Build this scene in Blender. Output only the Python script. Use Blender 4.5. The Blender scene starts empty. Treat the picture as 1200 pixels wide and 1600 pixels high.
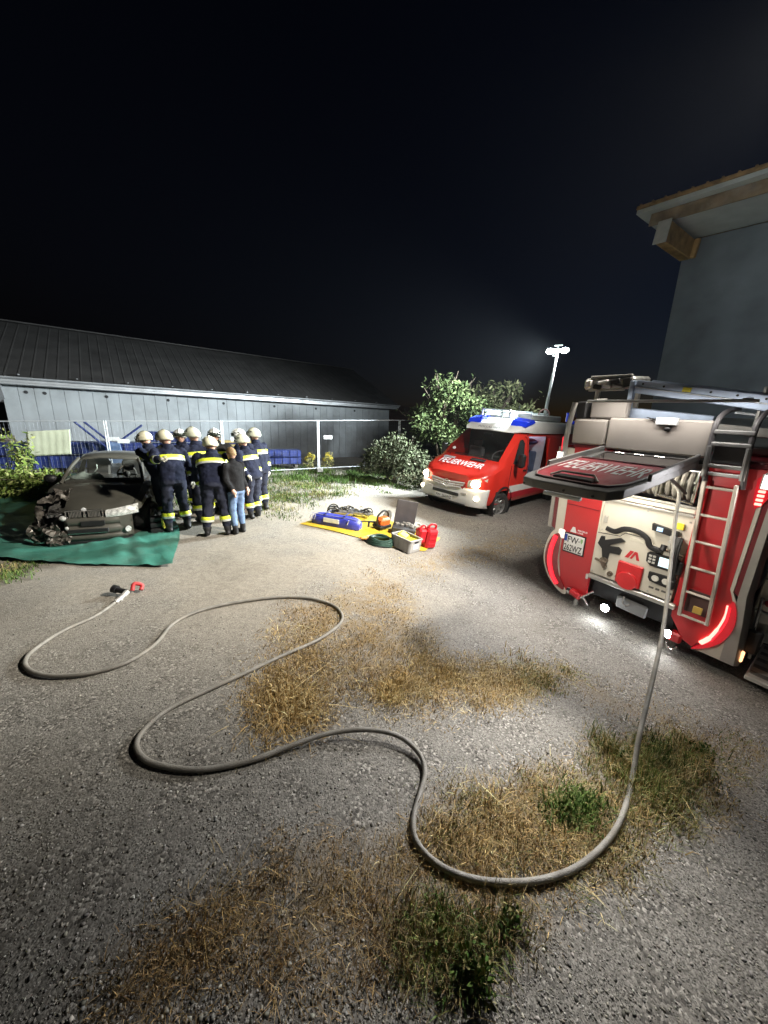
import bpy, bmesh, math, random
import numpy as np
from math import sin, cos, pi, radians, atan2, sqrt
from mathutils import Vector, Matrix

SC = bpy.context.scene
COL = SC.collection
random.seed(7); RNG = np.random.default_rng(11)

# ------------------------------------------------------------------ camera
CAM_H, PITCH, ROLL, FPX = 1.95, radians(14), 0.028, 540.0
_F = Vector((0, cos(PITCH), -sin(PITCH))); _D = Vector((0, -sin(PITCH), -cos(PITCH))); _R = Vector((1, 0, 0))
_RX = _R*cos(ROLL) - _D*sin(ROLL); _DN = _R*sin(ROLL) + _D*cos(ROLL)
cam_d = bpy.data.cameras.new('camera'); cam = bpy.data.objects.new('camera', cam_d); COL.objects.link(cam)
cam_d.sensor_fit = 'VERTICAL'; cam_d.sensor_height = 36.0; cam_d.lens = 36.0*FPX/1600.0
cam_d.clip_start = 0.05; cam_d.clip_end = 500
M = Matrix.Identity(4)
for i in range(3):
    M[i][0] = _RX[i]; M[i][1] = -_DN[i]; M[i][2] = -_F[i]
M.translation = (0, 0, CAM_H)
cam.matrix_world = M
SC.camera = cam

# ------------------------------------------------------------------ night sky, exposure
world = bpy.data.worlds.new('World'); SC.world = world; world.use_nodes = True
wn = world.node_tree; wn.nodes.clear()
sky = wn.nodes.new('ShaderNodeTexSky'); sky.sky_type = 'NISHITA'; sky.sun_disc = False
sky.sun_elevation = radians(-4.15); sky.ozone_density = 1.7; sky.sun_rotation = radians(70); sky.altitude = 400
bgn = wn.nodes.new('ShaderNodeBackground'); bgn.inputs['Strength'].default_value = 0.12
wo = wn.nodes.new('ShaderNodeOutputWorld')
wn.links.new(sky.outputs[0], bgn.inputs['Color']); wn.links.new(bgn.outputs[0], wo.inputs['Surface'])
SC.view_settings.view_transform = 'Standard'; SC.view_settings.look = 'None'
SC.view_settings.exposure = 0.35; SC.view_settings.gamma = 1.0; SC.view_settings.use_curve_mapping = False
SC.render.engine = 'CYCLES'
SC.cycles.use_denoising = True
try: SC.cycles.denoiser = 'OPENIMAGEDENOISE'
except Exception: pass
SC.cycles.use_adaptive_sampling = True; SC.cycles.adaptive_threshold = 0.02
SC.cycles.max_bounces = 5; SC.cycles.diffuse_bounces = 2; SC.cycles.glossy_bounces = 3; SC.cycles.volume_bounces = 0; SC.cycles.transparent_max_bounces = 12
SC.cycles.sample_clamp_indirect = 4.0; SC.cycles.caustics_reflective = False; SC.cycles.caustics_refractive = False

# ------------------------------------------------------------------ ground shape
def _ss(a, b, t):
    t = np.clip((t-a)/(b-a), 0, 1); return t*t*(3-2*t)
def gh(x, y):
    """height of the yard: level on the left, falling gently to the right"""
    x = np.asarray(x, float); y = np.asarray(y, float)
    u = (x+1.0)/0.6
    sp = 0.6*np.where(u > 20, u, np.log1p(np.exp(np.minimum(u, 20))))
    far = _ss(5.5, 9.0, y)
    a = 0.185 - 0.075*far
    cap = 5.2 - 2.2*far
    sp = cap*np.tanh(sp/cap)
    z = -a*sp
    z = z + 0.012*np.sin(x*1.7+0.6*y)*np.cos(y*1.3-0.4*x) + 0.02*np.sin(0.5*x+1)*np.sin(0.43*y)
    return z
def ghf(x, y): return float(gh(x, y))
def ray(px, py):
    a = px-600.0; b = py-800.0
    return _F + (_RX*a + _DN*b)/FPX
def on_ground(px, py, dz=0.0):
    """the point of the yard seen at a pixel of the 1200x1600 photograph"""
    d = ray(px, py); z = 0.0; P = None
    for _ in range(40):
        t = (z+dz-CAM_H)/d.z; P = Vector((0, 0, CAM_H))+d*t
        z2 = ghf(P.x, P.y); z = 0.5*z+0.5*z2
    return P
def at_depth(px, py, t): return Vector((0, 0, CAM_H))+ray(px, py)*t
def ground_frame(x, y, yaw, lift=0.0):
    """matrix resting on the sloping yard, its y axis turned by yaw"""
    h = 0.15
    nx = -(ghf(x+h, y)-ghf(x-h, y))/(2*h); ny = -(ghf(x, y+h)-ghf(x, y-h))/(2*h)
    k = Vector((nx, ny, 1)).normalized()
    e = Vector((cos(yaw), sin(yaw), 0)); n = k.cross(e).normalized(); e = n.cross(k).normalized()
    m = Matrix.Identity(4)
    for i in range(3): m[i][0] = e[i]; m[i][1] = n[i]; m[i][2] = k[i]
    m.translation = (x, y, ghf(x, y)+lift)
    return m

# ------------------------------------------------------------------ materials
MATS = {}
def mat(name, col, rough=0.5, metal=0.0, var=0.12, scale=6.0, bump=0.0, bscale=40.0, coat=0.0, emit=None, estr=0.0,
        alpha=1.0, trans=0.0, dirt=0.0, dirtcol=(0.16, 0.14, 0.11), attr=None, spec=0.5):
    if name in MATS: return MATS[name]
    m = bpy.data.materials.new(name); m.use_nodes = True; nt = m.node_tree; N = nt.nodes; L = nt.links
    b = N['Principled BSDF']
    b.inputs['Roughness'].default_value = rough; b.inputs['Metallic'].default_value = metal
    b.inputs['Coat Weight'].default_value = coat; b.inputs['Coat Roughness'].default_value = 0.08
    b.inputs['Specular IOR Level'].default_value = spec
    tc = N.new('ShaderNodeTexCoord')
    nz = N.new('ShaderNodeTexNoise'); nz.inputs['Scale'].default_value = scale; nz.inputs['Detail'].default_value = 6
    L.new(tc.outputs['Object'], nz.inputs['Vector'])
    rp = N.new('ShaderNodeValToRGB'); L.new(nz.outputs['Fac'], rp.inputs['Fac'])
    lo = [max(0, c*(1-var)) for c in col[:3]]; hi = [min(1, c*(1+var)) for c in col[:3]]
    rp.color_ramp.elements[0].position = 0.3; rp.color_ramp.elements[1].position = 0.7
    rp.color_ramp.elements[0].color = (*lo, 1); rp.color_ramp.elements[1].color = (*hi, 1)
    out = rp.outputs['Color']
    if attr:
        at = N.new('ShaderNodeAttribute'); at.attribute_name = attr
        mx = N.new('ShaderNodeMix'); mx.data_type = 'RGBA'; mx.blend_type = 'MULTIPLY'; mx.inputs['Factor'].default_value = 1
        L.new(at.outputs['Color'], mx.inputs['A']); L.new(out, mx.inputs['B']); out = mx.outputs['Result']
    if dirt > 0:
        n2 = N.new('ShaderNodeTexNoise'); n2.inputs['Scale'].default_value = scale*0.7; n2.inputs['Detail'].default_value = 9; n2.inputs['Roughness'].default_value = 0.7
        L.new(tc.outputs['Object'], n2.inputs['Vector'])
        r2 = N.new('ShaderNodeMapRange'); r2.inputs['From Min'].default_value = 0.48; r2.inputs['From Max'].default_value = 0.72
        r2.inputs['To Max'].default_value = dirt
        L.new(n2.outputs['Fac'], r2.inputs['Value'])
        mx = N.new('ShaderNodeMix'); mx.data_type = 'RGBA'; L.new(r2.outputs[0], mx.inputs['Factor'])
        L.new(out, mx.inputs['A']); mx.inputs['B'].default_value = (*dirtcol, 1); out = mx.outputs['Result']
        rr = N.new('ShaderNodeMapRange'); rr.inputs['To Min'].default_value = rough; rr.inputs['To Max'].default_value = min(1, rough+0.35)
        rr.inputs['From Max'].default_value = max(dirt, 0.01)
        L.new(r2.outputs[0], rr.inputs['Value']); L.new(rr.outputs[0], b.inputs['Roughness'])
    L.new(out, b.inputs['Base Color'])
    if bump > 0:
        n3 = N.new('ShaderNodeTexNoise'); n3.inputs['Scale'].default_value = bscale; n3.inputs['Detail'].default_value = 4
        L.new(tc.outputs['Object'], n3.inputs['Vector'])
        bp = N.new('ShaderNodeBump'); bp.inputs['Strength'].default_value = bump; bp.inputs['Distance'].default_value = 0.01
        L.new(n3.outputs['Fac'], bp.inputs['Height']); L.new(bp.outputs[0], b.inputs['Normal'])
    if emit:
        b.inputs['Emission Color'].default_value = (*emit, 1); b.inputs['Emission Strength'].default_value = estr
    if trans > 0: b.inputs['Transmission Weight'].default_value = trans
    if alpha < 1: b.inputs['Alpha'].default_value = alpha
    MATS[name] = m
    return m

# ------------------------------------------------------------------ mesh helper
def vec(*a): return Vector(a)
class MB:
    def __init__(s): s.v = []; s.f = []; s.m = []
    def add(s, vs, fs, mi=0):
        o = len(s.v); s.v += [tuple(v) for v in vs]
        for f in fs: s.f.append(tuple(o+i for i in f)); s.m.append(mi)
        return s
    def box(s, c, sz, R=None, bev=0.0, mi=0):
        c = Vector(c); h = [q/2.0 for q in sz]; bev = min(bev, min(h)*0.6)
        vs = []; fs = []
        if bev <= 0:
            for x in (-1, 1):
                for y in (-1, 1):
                    for z in (-1, 1): vs.append(Vector((x*h[0], y*h[1], z*h[2])))
            fs = [(0, 1, 3, 2), (4, 6, 7, 5), (0, 4, 5, 1), (2, 3, 7, 6), (0, 2, 6, 4), (1, 5, 7, 3)]
        else:
            idx = {}
            for x in (-1, 1):
                for y in (-1, 1):
                    for z in (-1, 1):
                        for a in range(3):
                            p = [x*(h[0]-bev), y*(h[1]-bev), z*(h[2]-bev)]
                            sg = (x, y, z); p[a] = sg[a]*h[a]
                            idx[(x, y, z, a)] = len(vs); vs.append(Vector(p))
            I = lambda x, y, z, a: idx[(x, y, z, a)]
            for q in (-1, 1):
                fs.append((I(q,-1,-1,0), I(q,1,-1,0), I(q,1,1,0), I(q,-1,1,0))[::q])
                fs.append((I(-1,q,-1,1), I(-1,q,1,1), I(1,q,1,1), I(1,q,-1,1))[::q])
                fs.append((I(-1,-1,q,2), I(1,-1,q,2), I(1,1,q,2), I(-1,1,q,2))[::q])
            for a in (-1, 1):
                for b_ in (-1, 1):
                    sgn = a*b_
                    fs.append((I(a,b_,-1,0), I(a,b_,-1,1), I(a,b_,1,1), I(a,b_,1,0))[::sgn])
                    fs.append((I(-1,a,b_,1), I(-1,a,b_,2), I(1,a,b_,2), I(1,a,b_,1))[::sgn])
                    fs.append((I(b_,-1,a,2), I(b_,-1,a,0), I(b_,1,a,0), I(b_,1,a,2))[::sgn])
            for x in (-1, 1):
                for y in (-1, 1):
                    for z in (-1, 1):
                        fs.append((I(x,y,z,0), I(x,y,z,1), I(x,y,z,2))[::x*y*z])
        if R is not None: vs = [R @ v for v in vs]
        return s.add([v+c for v in vs], fs, mi)
    def tube(s, pts, r, n=8, closed=False, mi=0, cap=True, sx=1.0):
        pts = [Vector(p) for p in pts]; k = len(pts)
        rad = r if isinstance(r, (list, tuple)) else [r]*k
        tang = []
        for i in range(k):
            a = pts[(i-1) % k] if (closed or i > 0) else pts[i]; b = pts[(i+1) % k] if (closed or i < k-1) else pts[i]
            t = (b-a); tang.append(t.normalized() if t.length > 1e-9 else Vector((0, 0, 1)))
        up = Vector((0, 0, 1)) if abs(tang[0].z) < 0.9 else Vector((1, 0, 0))
        nrm = (up - tang[0]*up.dot(tang[0])).normalized(); vs = []; fs = []
        for i in range(k):
            nrm = (nrm - tang[i]*nrm.dot(tang[i]))
            nrm = nrm.normalized() if nrm.length > 1e-6 else tang[i].orthogonal().normalized()
            bn = tang[i].cross(nrm)
            for j in range(n):
                a = 2*pi*j/n; vs.append(pts[i]+nrm*cos(a)*rad[i]+bn*sin(a)*rad[i]*sx)
        for i in range(k if closed else k-1):
            i2 = (i+1) % k
            for j in range(n):
                j2 = (j+1) % n; fs.append((i*n+j, i*n+j2, i2*n+j2, i2*n+j))
        if cap and not closed:
            fs.append(tuple(range(n))[::-1]); fs.append(tuple((k-1)*n+j for j in range(n)))
        return s.add(vs, fs, mi)
    def cyl(s, p0, p1, r0, r1=None, n=14, mi=0, cap=True):
        return s.tube([p0, p1], [r0, r0 if r1 is None else r1], n=n, mi=mi, cap=cap)
    def lathe(s, prof, o, ax, n=24, mi=0):
        """prof: (radius, distance along axis)"""
        o = Vector(o); ax = Vector(ax).normalized(); e = ax.orthogonal().normalized(); g = ax.cross(e)
        vs = []; fs = []; k = len(prof)
        for (r, h) in prof:
            for j in range(n):
                a = 2*pi*j/n; vs.append(o+ax*h+(e*cos(a)+g*sin(a))*r)
        for i in range(k-1):
            for j in range(n):
                j2 = (j+1) % n; fs.append((i*n+j, i*n+j2, (i+1)*n+j2, (i+1)*n+j))
        return s.add(vs, fs, mi)
    def prism(s, poly, o, ex, ey, thick, mi=0, ez=None):
        """polygon in the plane (ex,ey) through o, extruded by thick along ez"""
        o = Vector(o); ex = Vector(ex); ey = Vector(ey); ez = Vector(ez) if ez is not None else ex.cross(ey).normalized()
        n = len(poly); a = [o+ex*p[0]+ey*p[1] for p in poly]; b = [q+ez*thick for q in a]
        fs = [tuple(range(n))[::-1], tuple(range(n, 2*n))]+[(i, (i+1) % n, n+(i+1) % n, n+i) for i in range(n)]
        return s.add(a+b, fs, mi)
    def loft(s, rings, closed=False, mi=0, cap0=False, cap1=False, skip=None):
        k = len(rings); n = len(rings[0]); vs = [p for r in rings for p in r]; fs = []
        for i in range(k-1):
            for j in range(n if closed else n-1):
                if skip and skip(i, j): continue
                j2 = (j+1) % n; fs.append((i*n+j, i*n+j2, (i+1)*n+j2, (i+1)*n+j))
        if cap0: fs.append(tuple(range(n))[::-1])
        if cap1: fs.append(tuple((k-1)*n+j for j in range(n)))
        return s.add(vs, fs, mi)
    def sphere(s, c, r, nu=12, nv=8, mi=0, R=None):
        if not isinstance(r, (list, tuple)): r = (r, r, r)
        c = Vector(c); vs = []; fs = []
        for i in range(nv+1):
            th = pi*i/nv
            for j in range(nu):
                a = 2*pi*j/nu; p = Vector((sin(th)*cos(a)*r[0], sin(th)*sin(a)*r[1], cos(th)*r[2]))
                if R is not None: p = R @ p
                vs.append(c+p)
        for i in range(nv):
            for j in range(nu):
                j2 = (j+1) % nu; fs.append((i*nu+j, (i+1)*nu+j, (i+1)*nu+j2, i*nu+j2))
        return s.add(vs, fs, mi)
    def text(s, st, o, ex, ey, w, h, mi=0, lift=0.003, shear=0.0, bold=0.0):
        """flat lettering filling a w x h box at o"""
        V, Fc = text_mesh(st, shear, bold)
        o = Vector(o); ex = Vector(ex).normalized(); ey = Vector(ey).normalized(); ez = ex.cross(ey)
        x0 = min(v[0] for v in V); x1 = max(v[0] for v in V); y0 = min(v[1] for v in V); y1 = max(v[1] for v in V)
        return s.add([o+ex*((v[0]-x0)/(x1-x0)*w)+ey*((v[1]-y0)/(y1-y0)*h)+ez*lift for v in V], Fc, mi)
    def build(s, name, mats, parent=None, smooth=35, fix=True):
        me = bpy.data.meshes.new(name); me.from_pydata(s.v, [], s.f)
        mats = mats if isinstance(mats, (list, tuple)) else [mats]
        for m in mats: me.materials.append(m)
        if len(mats) > 1: me.polygons.foreach_set('material_index', s.m)
        if fix:
            bm = bmesh.new(); bm.from_mesh(me); bmesh.ops.remove_doubles(bm, verts=bm.verts, dist=1e-5)
            bmesh.ops.recalc_face_normals(bm, faces=bm.faces); bm.to_mesh(me); bm.free()
        if smooth:
            me.polygons.foreach_set('use_smooth', [True]*len(me.polygons))
            try: me.set_sharp_from_angle(angle=radians(smooth))
            except Exception: pass
        me.update()
        o = bpy.data.objects.new(name, me); COL.objects.link(o)
        if parent is not None: o.parent = parent
        return o
_TX = {}
def text_mesh(st, shear=0.0, bold=0.0):
    key = (st, shear, bold)
    if key in _TX: return _TX[key]
    cu = bpy.data.curves.new('tx', 'FONT'); cu.body = st; cu.shear = shear; cu.offset = bold; cu.resolution_u = 3
    ob = bpy.data.objects.new('tx', cu); COL.objects.link(ob)
    dg = bpy.context.evaluated_depsgraph_get(); me = bpy.data.meshes.new_from_object(ob.evaluated_get(dg))
    V = [tuple(v.co) for v in me.vertices]; Fc = [tuple(p.vertices) for p in me.polygons]
    bpy.data.objects.remove(ob); bpy.data.curves.remove(cu); bpy.data.meshes.remove(me)
    _TX[key] = (V, Fc); return V, Fc

def tag(o, label=None, cat=None, group=None, kind=None):
    if label: o['label'] = label
    if cat: o['category'] = cat
    if group: o['group'] = group
    if kind: o['kind'] = kind
    return o
def empty(name, m=None, label=None, cat=None, group=None):
    o = bpy.data.objects.new(name, None); COL.objects.link(o); o.empty_display_size = 0.2
    if m is not None: o.matrix_world = m if isinstance(m, Matrix) else Matrix.Translation(m)
    return tag(o, label, cat, group)
def raw_mesh(name, V, T, mats, col=None, smooth=False, parent=None):
    """big triangle mesh from arrays"""
    me = bpy.data.meshes.new(name); nv, nt = len(V), len(T)
    me.vertices.add(nv); me.vertices.foreach_set('co', np.ascontiguousarray(V, np.float32).ravel())
    me.loops.add(nt*3); me.loops.foreach_set('vertex_index', np.ascontiguousarray(T, np.int32).ravel())
    me.polygons.add(nt); me.polygons.foreach_set('loop_start', np.arange(nt, dtype=np.int32)*3)
    try: me.polygons.foreach_set('loop_total', np.full(nt, 3, np.int32))
    except Exception: pass
    if smooth: me.polygons.foreach_set('use_smooth', np.ones(nt, bool))
    for m in (mats if isinstance(mats, (list, tuple)) else [mats]): me.materials.append(m)
    if col is not None:
        a = me.color_attributes.new('col', 'FLOAT_COLOR', 'POINT')
        c4 = np.ones((nv, 4), np.float32); c4[:, :3] = col; a.data.foreach_set('color', c4.ravel())
    me.update(calc_edges=True); me.validate()
    o = bpy.data.objects.new(name, me); COL.objects.link(o)
    if parent is not None: o.parent = parent
    return o
def spline(pts, per=8, closed=False):
    """Catmull-Rom through points"""
    P = [Vector(p) for p in pts]; n = len(P); out = []
    for i in range(n if closed else n-1):
        p0 = P[(i-1) % n] if (closed or i > 0) else P[0]*2-P[1]; p1 = P[i]; p2 = P[(i+1) % n]
        p3 = P[(i+2) % n] if (closed or i < n-2) else P[-1]*2-P[-2]
        for k in range(per):
            t = k/per
            out.append(0.5*((2*p1)+(p2-p0)*t+(2*p0-5*p1+4*p2-p3)*t*t+(3*p1-p0-3*p2+p3)*t**3))
    if not closed: out.append(P[-1])
    return out
def spot(name, loc, target, power, cone, blend, col=(1, 1, 1), size=0.08, parent=None):
    d = bpy.data.lights.new(name, 'SPOT'); d.energy = power; d.spot_size = radians(cone); d.spot_blend = blend
    d.color = col; d.shadow_soft_size = size
    o = bpy.data.objects.new(name, d); COL.objects.link(o)
    o.location = loc; o.rotation_euler = (Vector(target)-Vector(loc)).to_track_quat('-Z', 'Y').to_euler()
    return o
def point(name, loc, power, col=(1, 1, 1), size=0.05):
    d = bpy.data.lights.new(name, 'POINT'); d.energy = power; d.color = col; d.shadow_soft_size = size
    o = bpy.data.objects.new(name, d); COL.objects.link(o); o.location = loc
    return o
X3, Y3, Z3 = vec(1, 0, 0), vec(0, 1, 0), vec(0, 0, 1)

# ================================================================== the yard
P1 = [(425, 965), (500, 940), (560, 902), (625, 905), (660, 950), (690, 1010), (700, 1045), (660, 1075), (630, 1110), (590, 1105), (560, 1080), (510, 1085), (470, 1130), (400, 1135), (395, 1080), (430, 1030)]
P2 = [(640, 1040), (760, 1030), (830, 1045), (900, 1052), (845, 1082), (790, 1103), (700, 1098), (640, 1080)]
P3 = [(650, 1300), (690, 1250), (780, 1215), (870, 1195), (950, 1160), (1040, 1140), (1160, 1150), (1195, 1180), (1150, 1235), (1080, 1290), (1010, 1330), (960, 1365), (860, 1375), (740, 1372), (665, 1340)]
P4 = [(330, 1420), (420, 1350), (520, 1320), (640, 1310), (700, 1375), (860, 1390), (880, 1415), (830, 1450), (760, 1500), (640, 1540), (520, 1560), (430, 1520), (250, 1590), (130, 1560), (240, 1470)]
P5 = [(610, 885), (700, 858), (790, 835), (850, 850), (760, 880), (650, 897)]
P7 = [(820, 1040), (900, 1050), (1000, 1090), (1180, 1150), (1190, 1200), (1000, 1130), (900, 1085)]
def litter_mask(V):
    """where dead grass litter covers the gravel"""
    m = np.zeros(len(V))
    for poly in (P1, P2, P3, P4, P5, P7):
        Q = np.array([on_ground(*p)[:2] for p in poly])
        best = np.full(len(V), 1e9); x, y = V[:, 0], V[:, 1]; ins = np.zeros(len(V), bool); j = len(Q)-1
        for i in range(len(Q)):
            a, b = Q[j], Q[i]; d = b-a; u = np.clip(((x-a[0])*d[0]+(y-a[1])*d[1])/(d@d), 0, 1)
            best = np.minimum(best, np.hypot(x-a[0]-u*d[0], y-a[1]-u*d[1]))
            ins ^= ((b[1] > y) != (a[1] > y)) & (x < (a[0]-b[0])*(y-b[1])/(a[1]-b[1]+1e-12)+b[0]); j = i
        sd = np.where(ins, best, -best); m = np.maximum(m, np.clip((sd+.12)/.34, 0, 1)*(.75 if poly is not P7 else .4))
    return np.repeat(m[:, None], 3, 1)
def ground_material():
    m = bpy.data.materials.new('gravel_yard'); m.use_nodes = True; nt = m.node_tree; N = nt.nodes; L = nt.links
    b = N['Principled BSDF']; b.inputs['Roughness'].default_value = 0.9; b.inputs['Specular IOR Level'].default_value = 0.25
    tc = N.new('ShaderNodeTexCoord'); co = tc.outputs['Object']
    def noise(s, d=5, r=0.55):
        n = N.new('ShaderNodeTexNoise'); n.inputs['Scale'].default_value = s; n.inputs['Detail'].default_value = d; n.inputs['Roughness'].default_value = r
        L.new(co, n.inputs['Vector']); return n.outputs['Fac']
    def vor(s, f='F1'):
        n = N.new('ShaderNodeTexVoronoi'); n.inputs['Scale'].default_value = s; n.feature = f; L.new(co, n.inputs['Vector']); return n
    def mix(fac, a, bb, bt='MIX'):
        x = N.new('ShaderNodeMix'); x.data_type = 'RGBA'; x.blend_type = bt
        if isinstance(fac, float): x.inputs['Factor'].default_value = fac
        else: L.new(fac, x.inputs['Factor'])
        for k, q in (('A', a), ('B', bb)):
            if isinstance(q, tuple): x.inputs[k].default_value = (*q, 1)
            else: L.new(q, x.inputs[k])
        return x.outputs['Result']
    def rng(v, a, bb, c=0.0, d=1.0):
        r = N.new('ShaderNodeMapRange'); r.inputs['From Min'].default_value = a; r.inputs['From Max'].default_value = bb
        r.inputs['To Min'].default_value = c; r.inputs['To Max'].default_value = d; L.new(v, r.inputs['Value']); return r.outputs[0]
    v1 = vor(85.0); v2 = vor(170.0)
    g1 = N.new('ShaderNodeSeparateColor'); L.new(v1.outputs['Color'], g1.inputs[0])
    g2 = N.new('ShaderNodeSeparateColor'); L.new(v2.outputs['Color'], g2.inputs[0])
    stones = N.new('ShaderNodeValToRGB'); L.new(g1.outputs[0], stones.inputs['Fac'])
    el = stones.color_ramp.elements; el[0].position = 0.0; el[0].color = (0.06, 0.056, 0.05, 1); el[1].position = 1.0; el[1].color = (0.55, 0.52, 0.465, 1)
    e = el.new(0.55); e.color = (0.20, 0.188, 0.166, 1); e = el.new(0.85); e.color = (0.285, 0.267, 0.236, 1)
    fines = N.new('ShaderNodeValToRGB'); L.new(g2.outputs[1], fines.inputs['Fac'])
    el = fines.color_ramp.elements; el[0].color = (0.07, 0.066, 0.058, 1); el[1].color = (0.38, 0.36, 0.32, 1)
    gcol = mix(rng(noise(5.0), 0.42, 0.6), stones.outputs['Color'], fines.outputs['Color'])
    # packed sandy tracks through the gravel
    sep = N.new('ShaderNodeSeparateXYZ'); L.new(co, sep.inputs[0])
    sand = mix(rng(noise(16.0, 10, 0.8), 0.35, 0.65), (0.20, 0.17, 0.13), (0.45, 0.40, 0.32))
    sand = mix(0.45, sand, fines.outputs['Color'])
    my = rng(sep.outputs['Y'], 1.9, 3.8); mx_ = rng(sep.outputs['X'], 2.4, -0.4)
    mm = N.new('ShaderNodeMath'); mm.operation = 'MULTIPLY'; L.new(my, mm.inputs[0]); L.new(mx_, mm.inputs[1])
    mn = N.new('ShaderNodeMath'); mn.operation = 'MULTIPLY'; L.new(mm.outputs[0], mn.inputs[0]); L.new(rng(noise(0.8, 6), 0.3, 0.55), mn.inputs[1])
    col = mix(mn.outputs[0], gcol, sand)
    col = mix(rng(noise(0.55, 7, 0.6), 0.52, 0.75, 0.0, 0.55), col, (0.115, 0.10, 0.078))
    th = N.new('ShaderNodeAttribute'); th.attribute_name = 'col'
    ts = N.new('ShaderNodeSeparateColor'); L.new(th.outputs['Color'], ts.inputs[0])
    tm_ = N.new('ShaderNodeMath'); tm_.operation = 'MULTIPLY'; L.new(ts.outputs[0], tm_.inputs[0]); L.new(rng(noise(5.0, 10, 0.75), 0.42, 0.58), tm_.inputs[1])
    litter = mix(noise(38.0, 6, 0.7), (0.10, 0.068, 0.034), (0.36, 0.265, 0.14))
    col = mix(tm_.outputs[0], col, litter)
    L.new(col, b.inputs['Base Color'])
    bp = N.new('ShaderNodeBump'); bp.inputs['Strength'].default_value = 0.25; bp.inputs['Distance'].default_value = 0.008; bp.invert = True
    L.new(v1.outputs['Distance'], bp.inputs['Height'])
    b2 = N.new('ShaderNodeBump'); b2.inputs['Strength'].default_value = 0.4; b2.inputs['Distance'].default_value = 0.015
    L.new(noise(14.0, 8, 0.7), b2.inputs['Height']); L.new(bp.outputs[0], b2.inputs['Normal'])
    L.new(b2.outputs[0], b.inputs['Normal'])
    return m
def axis(lo, hi, c, n):
    t = np.linspace(-1, 1, n); k = 4.2
    s = np.sinh(k*t)/np.sinh(k)
    return np.where(s < 0, c+(c-lo)*s, c+(hi-c)*s)
gx = axis(-90, 90, 0.3, 240); gy = axis(-12, 160, 3.0, 240)
GX, GY = np.meshgrid(gx, gy); GZ = gh(GX, GY)
nx_, ny_ = len(gx), len(gy)
ii = (np.arange(ny_-1)[:, None]*nx_+np.arange(nx_-1)[None, :]).ravel()
T = np.concatenate([np.stack([ii, ii+1, ii+nx_+1], 1), np.stack([ii, ii+nx_+1, ii+nx_], 1)])
gv = np.stack([GX.ravel(), GY.ravel(), GZ.ravel()], 1)
ground = raw_mesh('ground', gv, T, ground_material(), litter_mask(gv), smooth=True)
tag(ground, 'grey gravel yard with sandy wheel tracks', kind='structure')

def in_poly(P, poly):
    x, y = P[:, 0], P[:, 1]; r = np.zeros(len(P), bool); n = len(poly); j = n-1
    for i in range(n):
        xi, yi = poly[i]; xj, yj = poly[j]
        c = ((yi > y) != (yj > y)) & (x < (xj-xi)*(y-yi)/(yj-yi+1e-12)+xi); r ^= c; j = i
    return r
def ground_pts(P):
    """pixels of the photograph -> points of the yard (arrays)"""
    F = np.array(_F); RX = np.array(_RX); DN = np.array(_DN)
    d = F+(RX*(P[:, :1]-600)+DN*(P[:, 1:]-800))/FPX
    z = np.zeros(len(P))
    for _ in range(40):
        t = (z-CAM_H)/d[:, 2]; Q = np.array([0, 0, CAM_H])+d*t[:, None]; z = 0.5*z+0.5*gh(Q[:, 0], Q[:, 1])
    Q[:, 2] = gh(Q[:, 0], Q[:, 1]); return Q

# loose stones lying on the yard (nobody could count them)
def stones():
    bm = bmesh.new(); bmesh.ops.create_icosphere(bm, subdivisions=1, radius=1)
    V0 = np.array([v.co[:] for v in bm.verts]); T0 = np.array([[v.index for v in f.verts] for f in bm.faces]); bm.free()
    P = np.stack([RNG.uniform(-60, 1260, 70000), 860+800*RNG.random(70000)**0.75], 1)
    Q = ground_pts(P)
    keep = (Q[:, 1] < 7.5) & (Q[:, 1] > -1)
    Q = Q[keep]; n = len(Q)
    # keep part of them in noisy clusters
    cl = np.sin(Q[:, 0]*2.1+1.3*np.sin(Q[:, 1]*1.7))*np.sin(Q[:, 1]*2.6+0.8*np.cos(Q[:, 0]*3.1))
    sandy = (Q[:, 1] > 3.3) & (Q[:, 0] < 0.2)
    pr = np.clip(0.62+0.35*cl, 0.1, 1)*np.where(sandy, 0.3, 0.8)
    Q = Q[RNG.random(n) < pr]; n = len(Q)
    sz = 0.0026*np.exp(RNG.normal(0, 0.5, n)); sz = np.clip(sz, 0.0014, 0.0095)
    S = np.stack([sz*RNG.uniform(0.8, 1.5, n), sz*RNG.uniform(0.7, 1.2, n), sz*RNG.uniform(0.28, 0.48, n)], 1)
    V = np.empty((n, 12, 3)); jit = 1+0.22*RNG.normal(size=(n, 12, 1))
    B = V0[None]*jit*S[:, None, :]
    a = RNG.uniform(0, 2*pi, n); c, s = np.cos(a)[:, None], np.sin(a)[:, None]
    V[:, :, 0] = B[:, :, 0]*c-B[:, :, 1]*s; V[:, :, 1] = B[:, :, 0]*s+B[:, :, 1]*c
    tl = RNG.normal(0, 0.3, (n, 1)); V[:, :, 2] = B[:, :, 2]+tl*B[:, :, 0]*0.5
    V += Q[:, None, :]; V[:, :, 2] += S[:, 2:3]*0.45
    T = (T0[None]+(np.arange(n)*12)[:, None, None]).reshape(-1, 3)
    br = np.clip(0.23*np.exp(RNG.normal(0, 0.38, n)), 0.08, 0.6)
    tint = np.stack([br*RNG.uniform(1.0, 1.1, n), br, br*RNG.uniform(0.80, 0.95, n)], 1)
    col = np.repeat(tint[:, None, :], 12, 1).reshape(-1, 3)
    o = raw_mesh('gravel', V.reshape(-1, 3), T, mat('stone', (1, 1, 1), 0.85, var=0.1, scale=60, attr='col', spec=0.3), col)
    tag(o, 'loose grey gravel stones scattered over the yard', 'gravel', kind='stuff')
stones()

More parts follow.
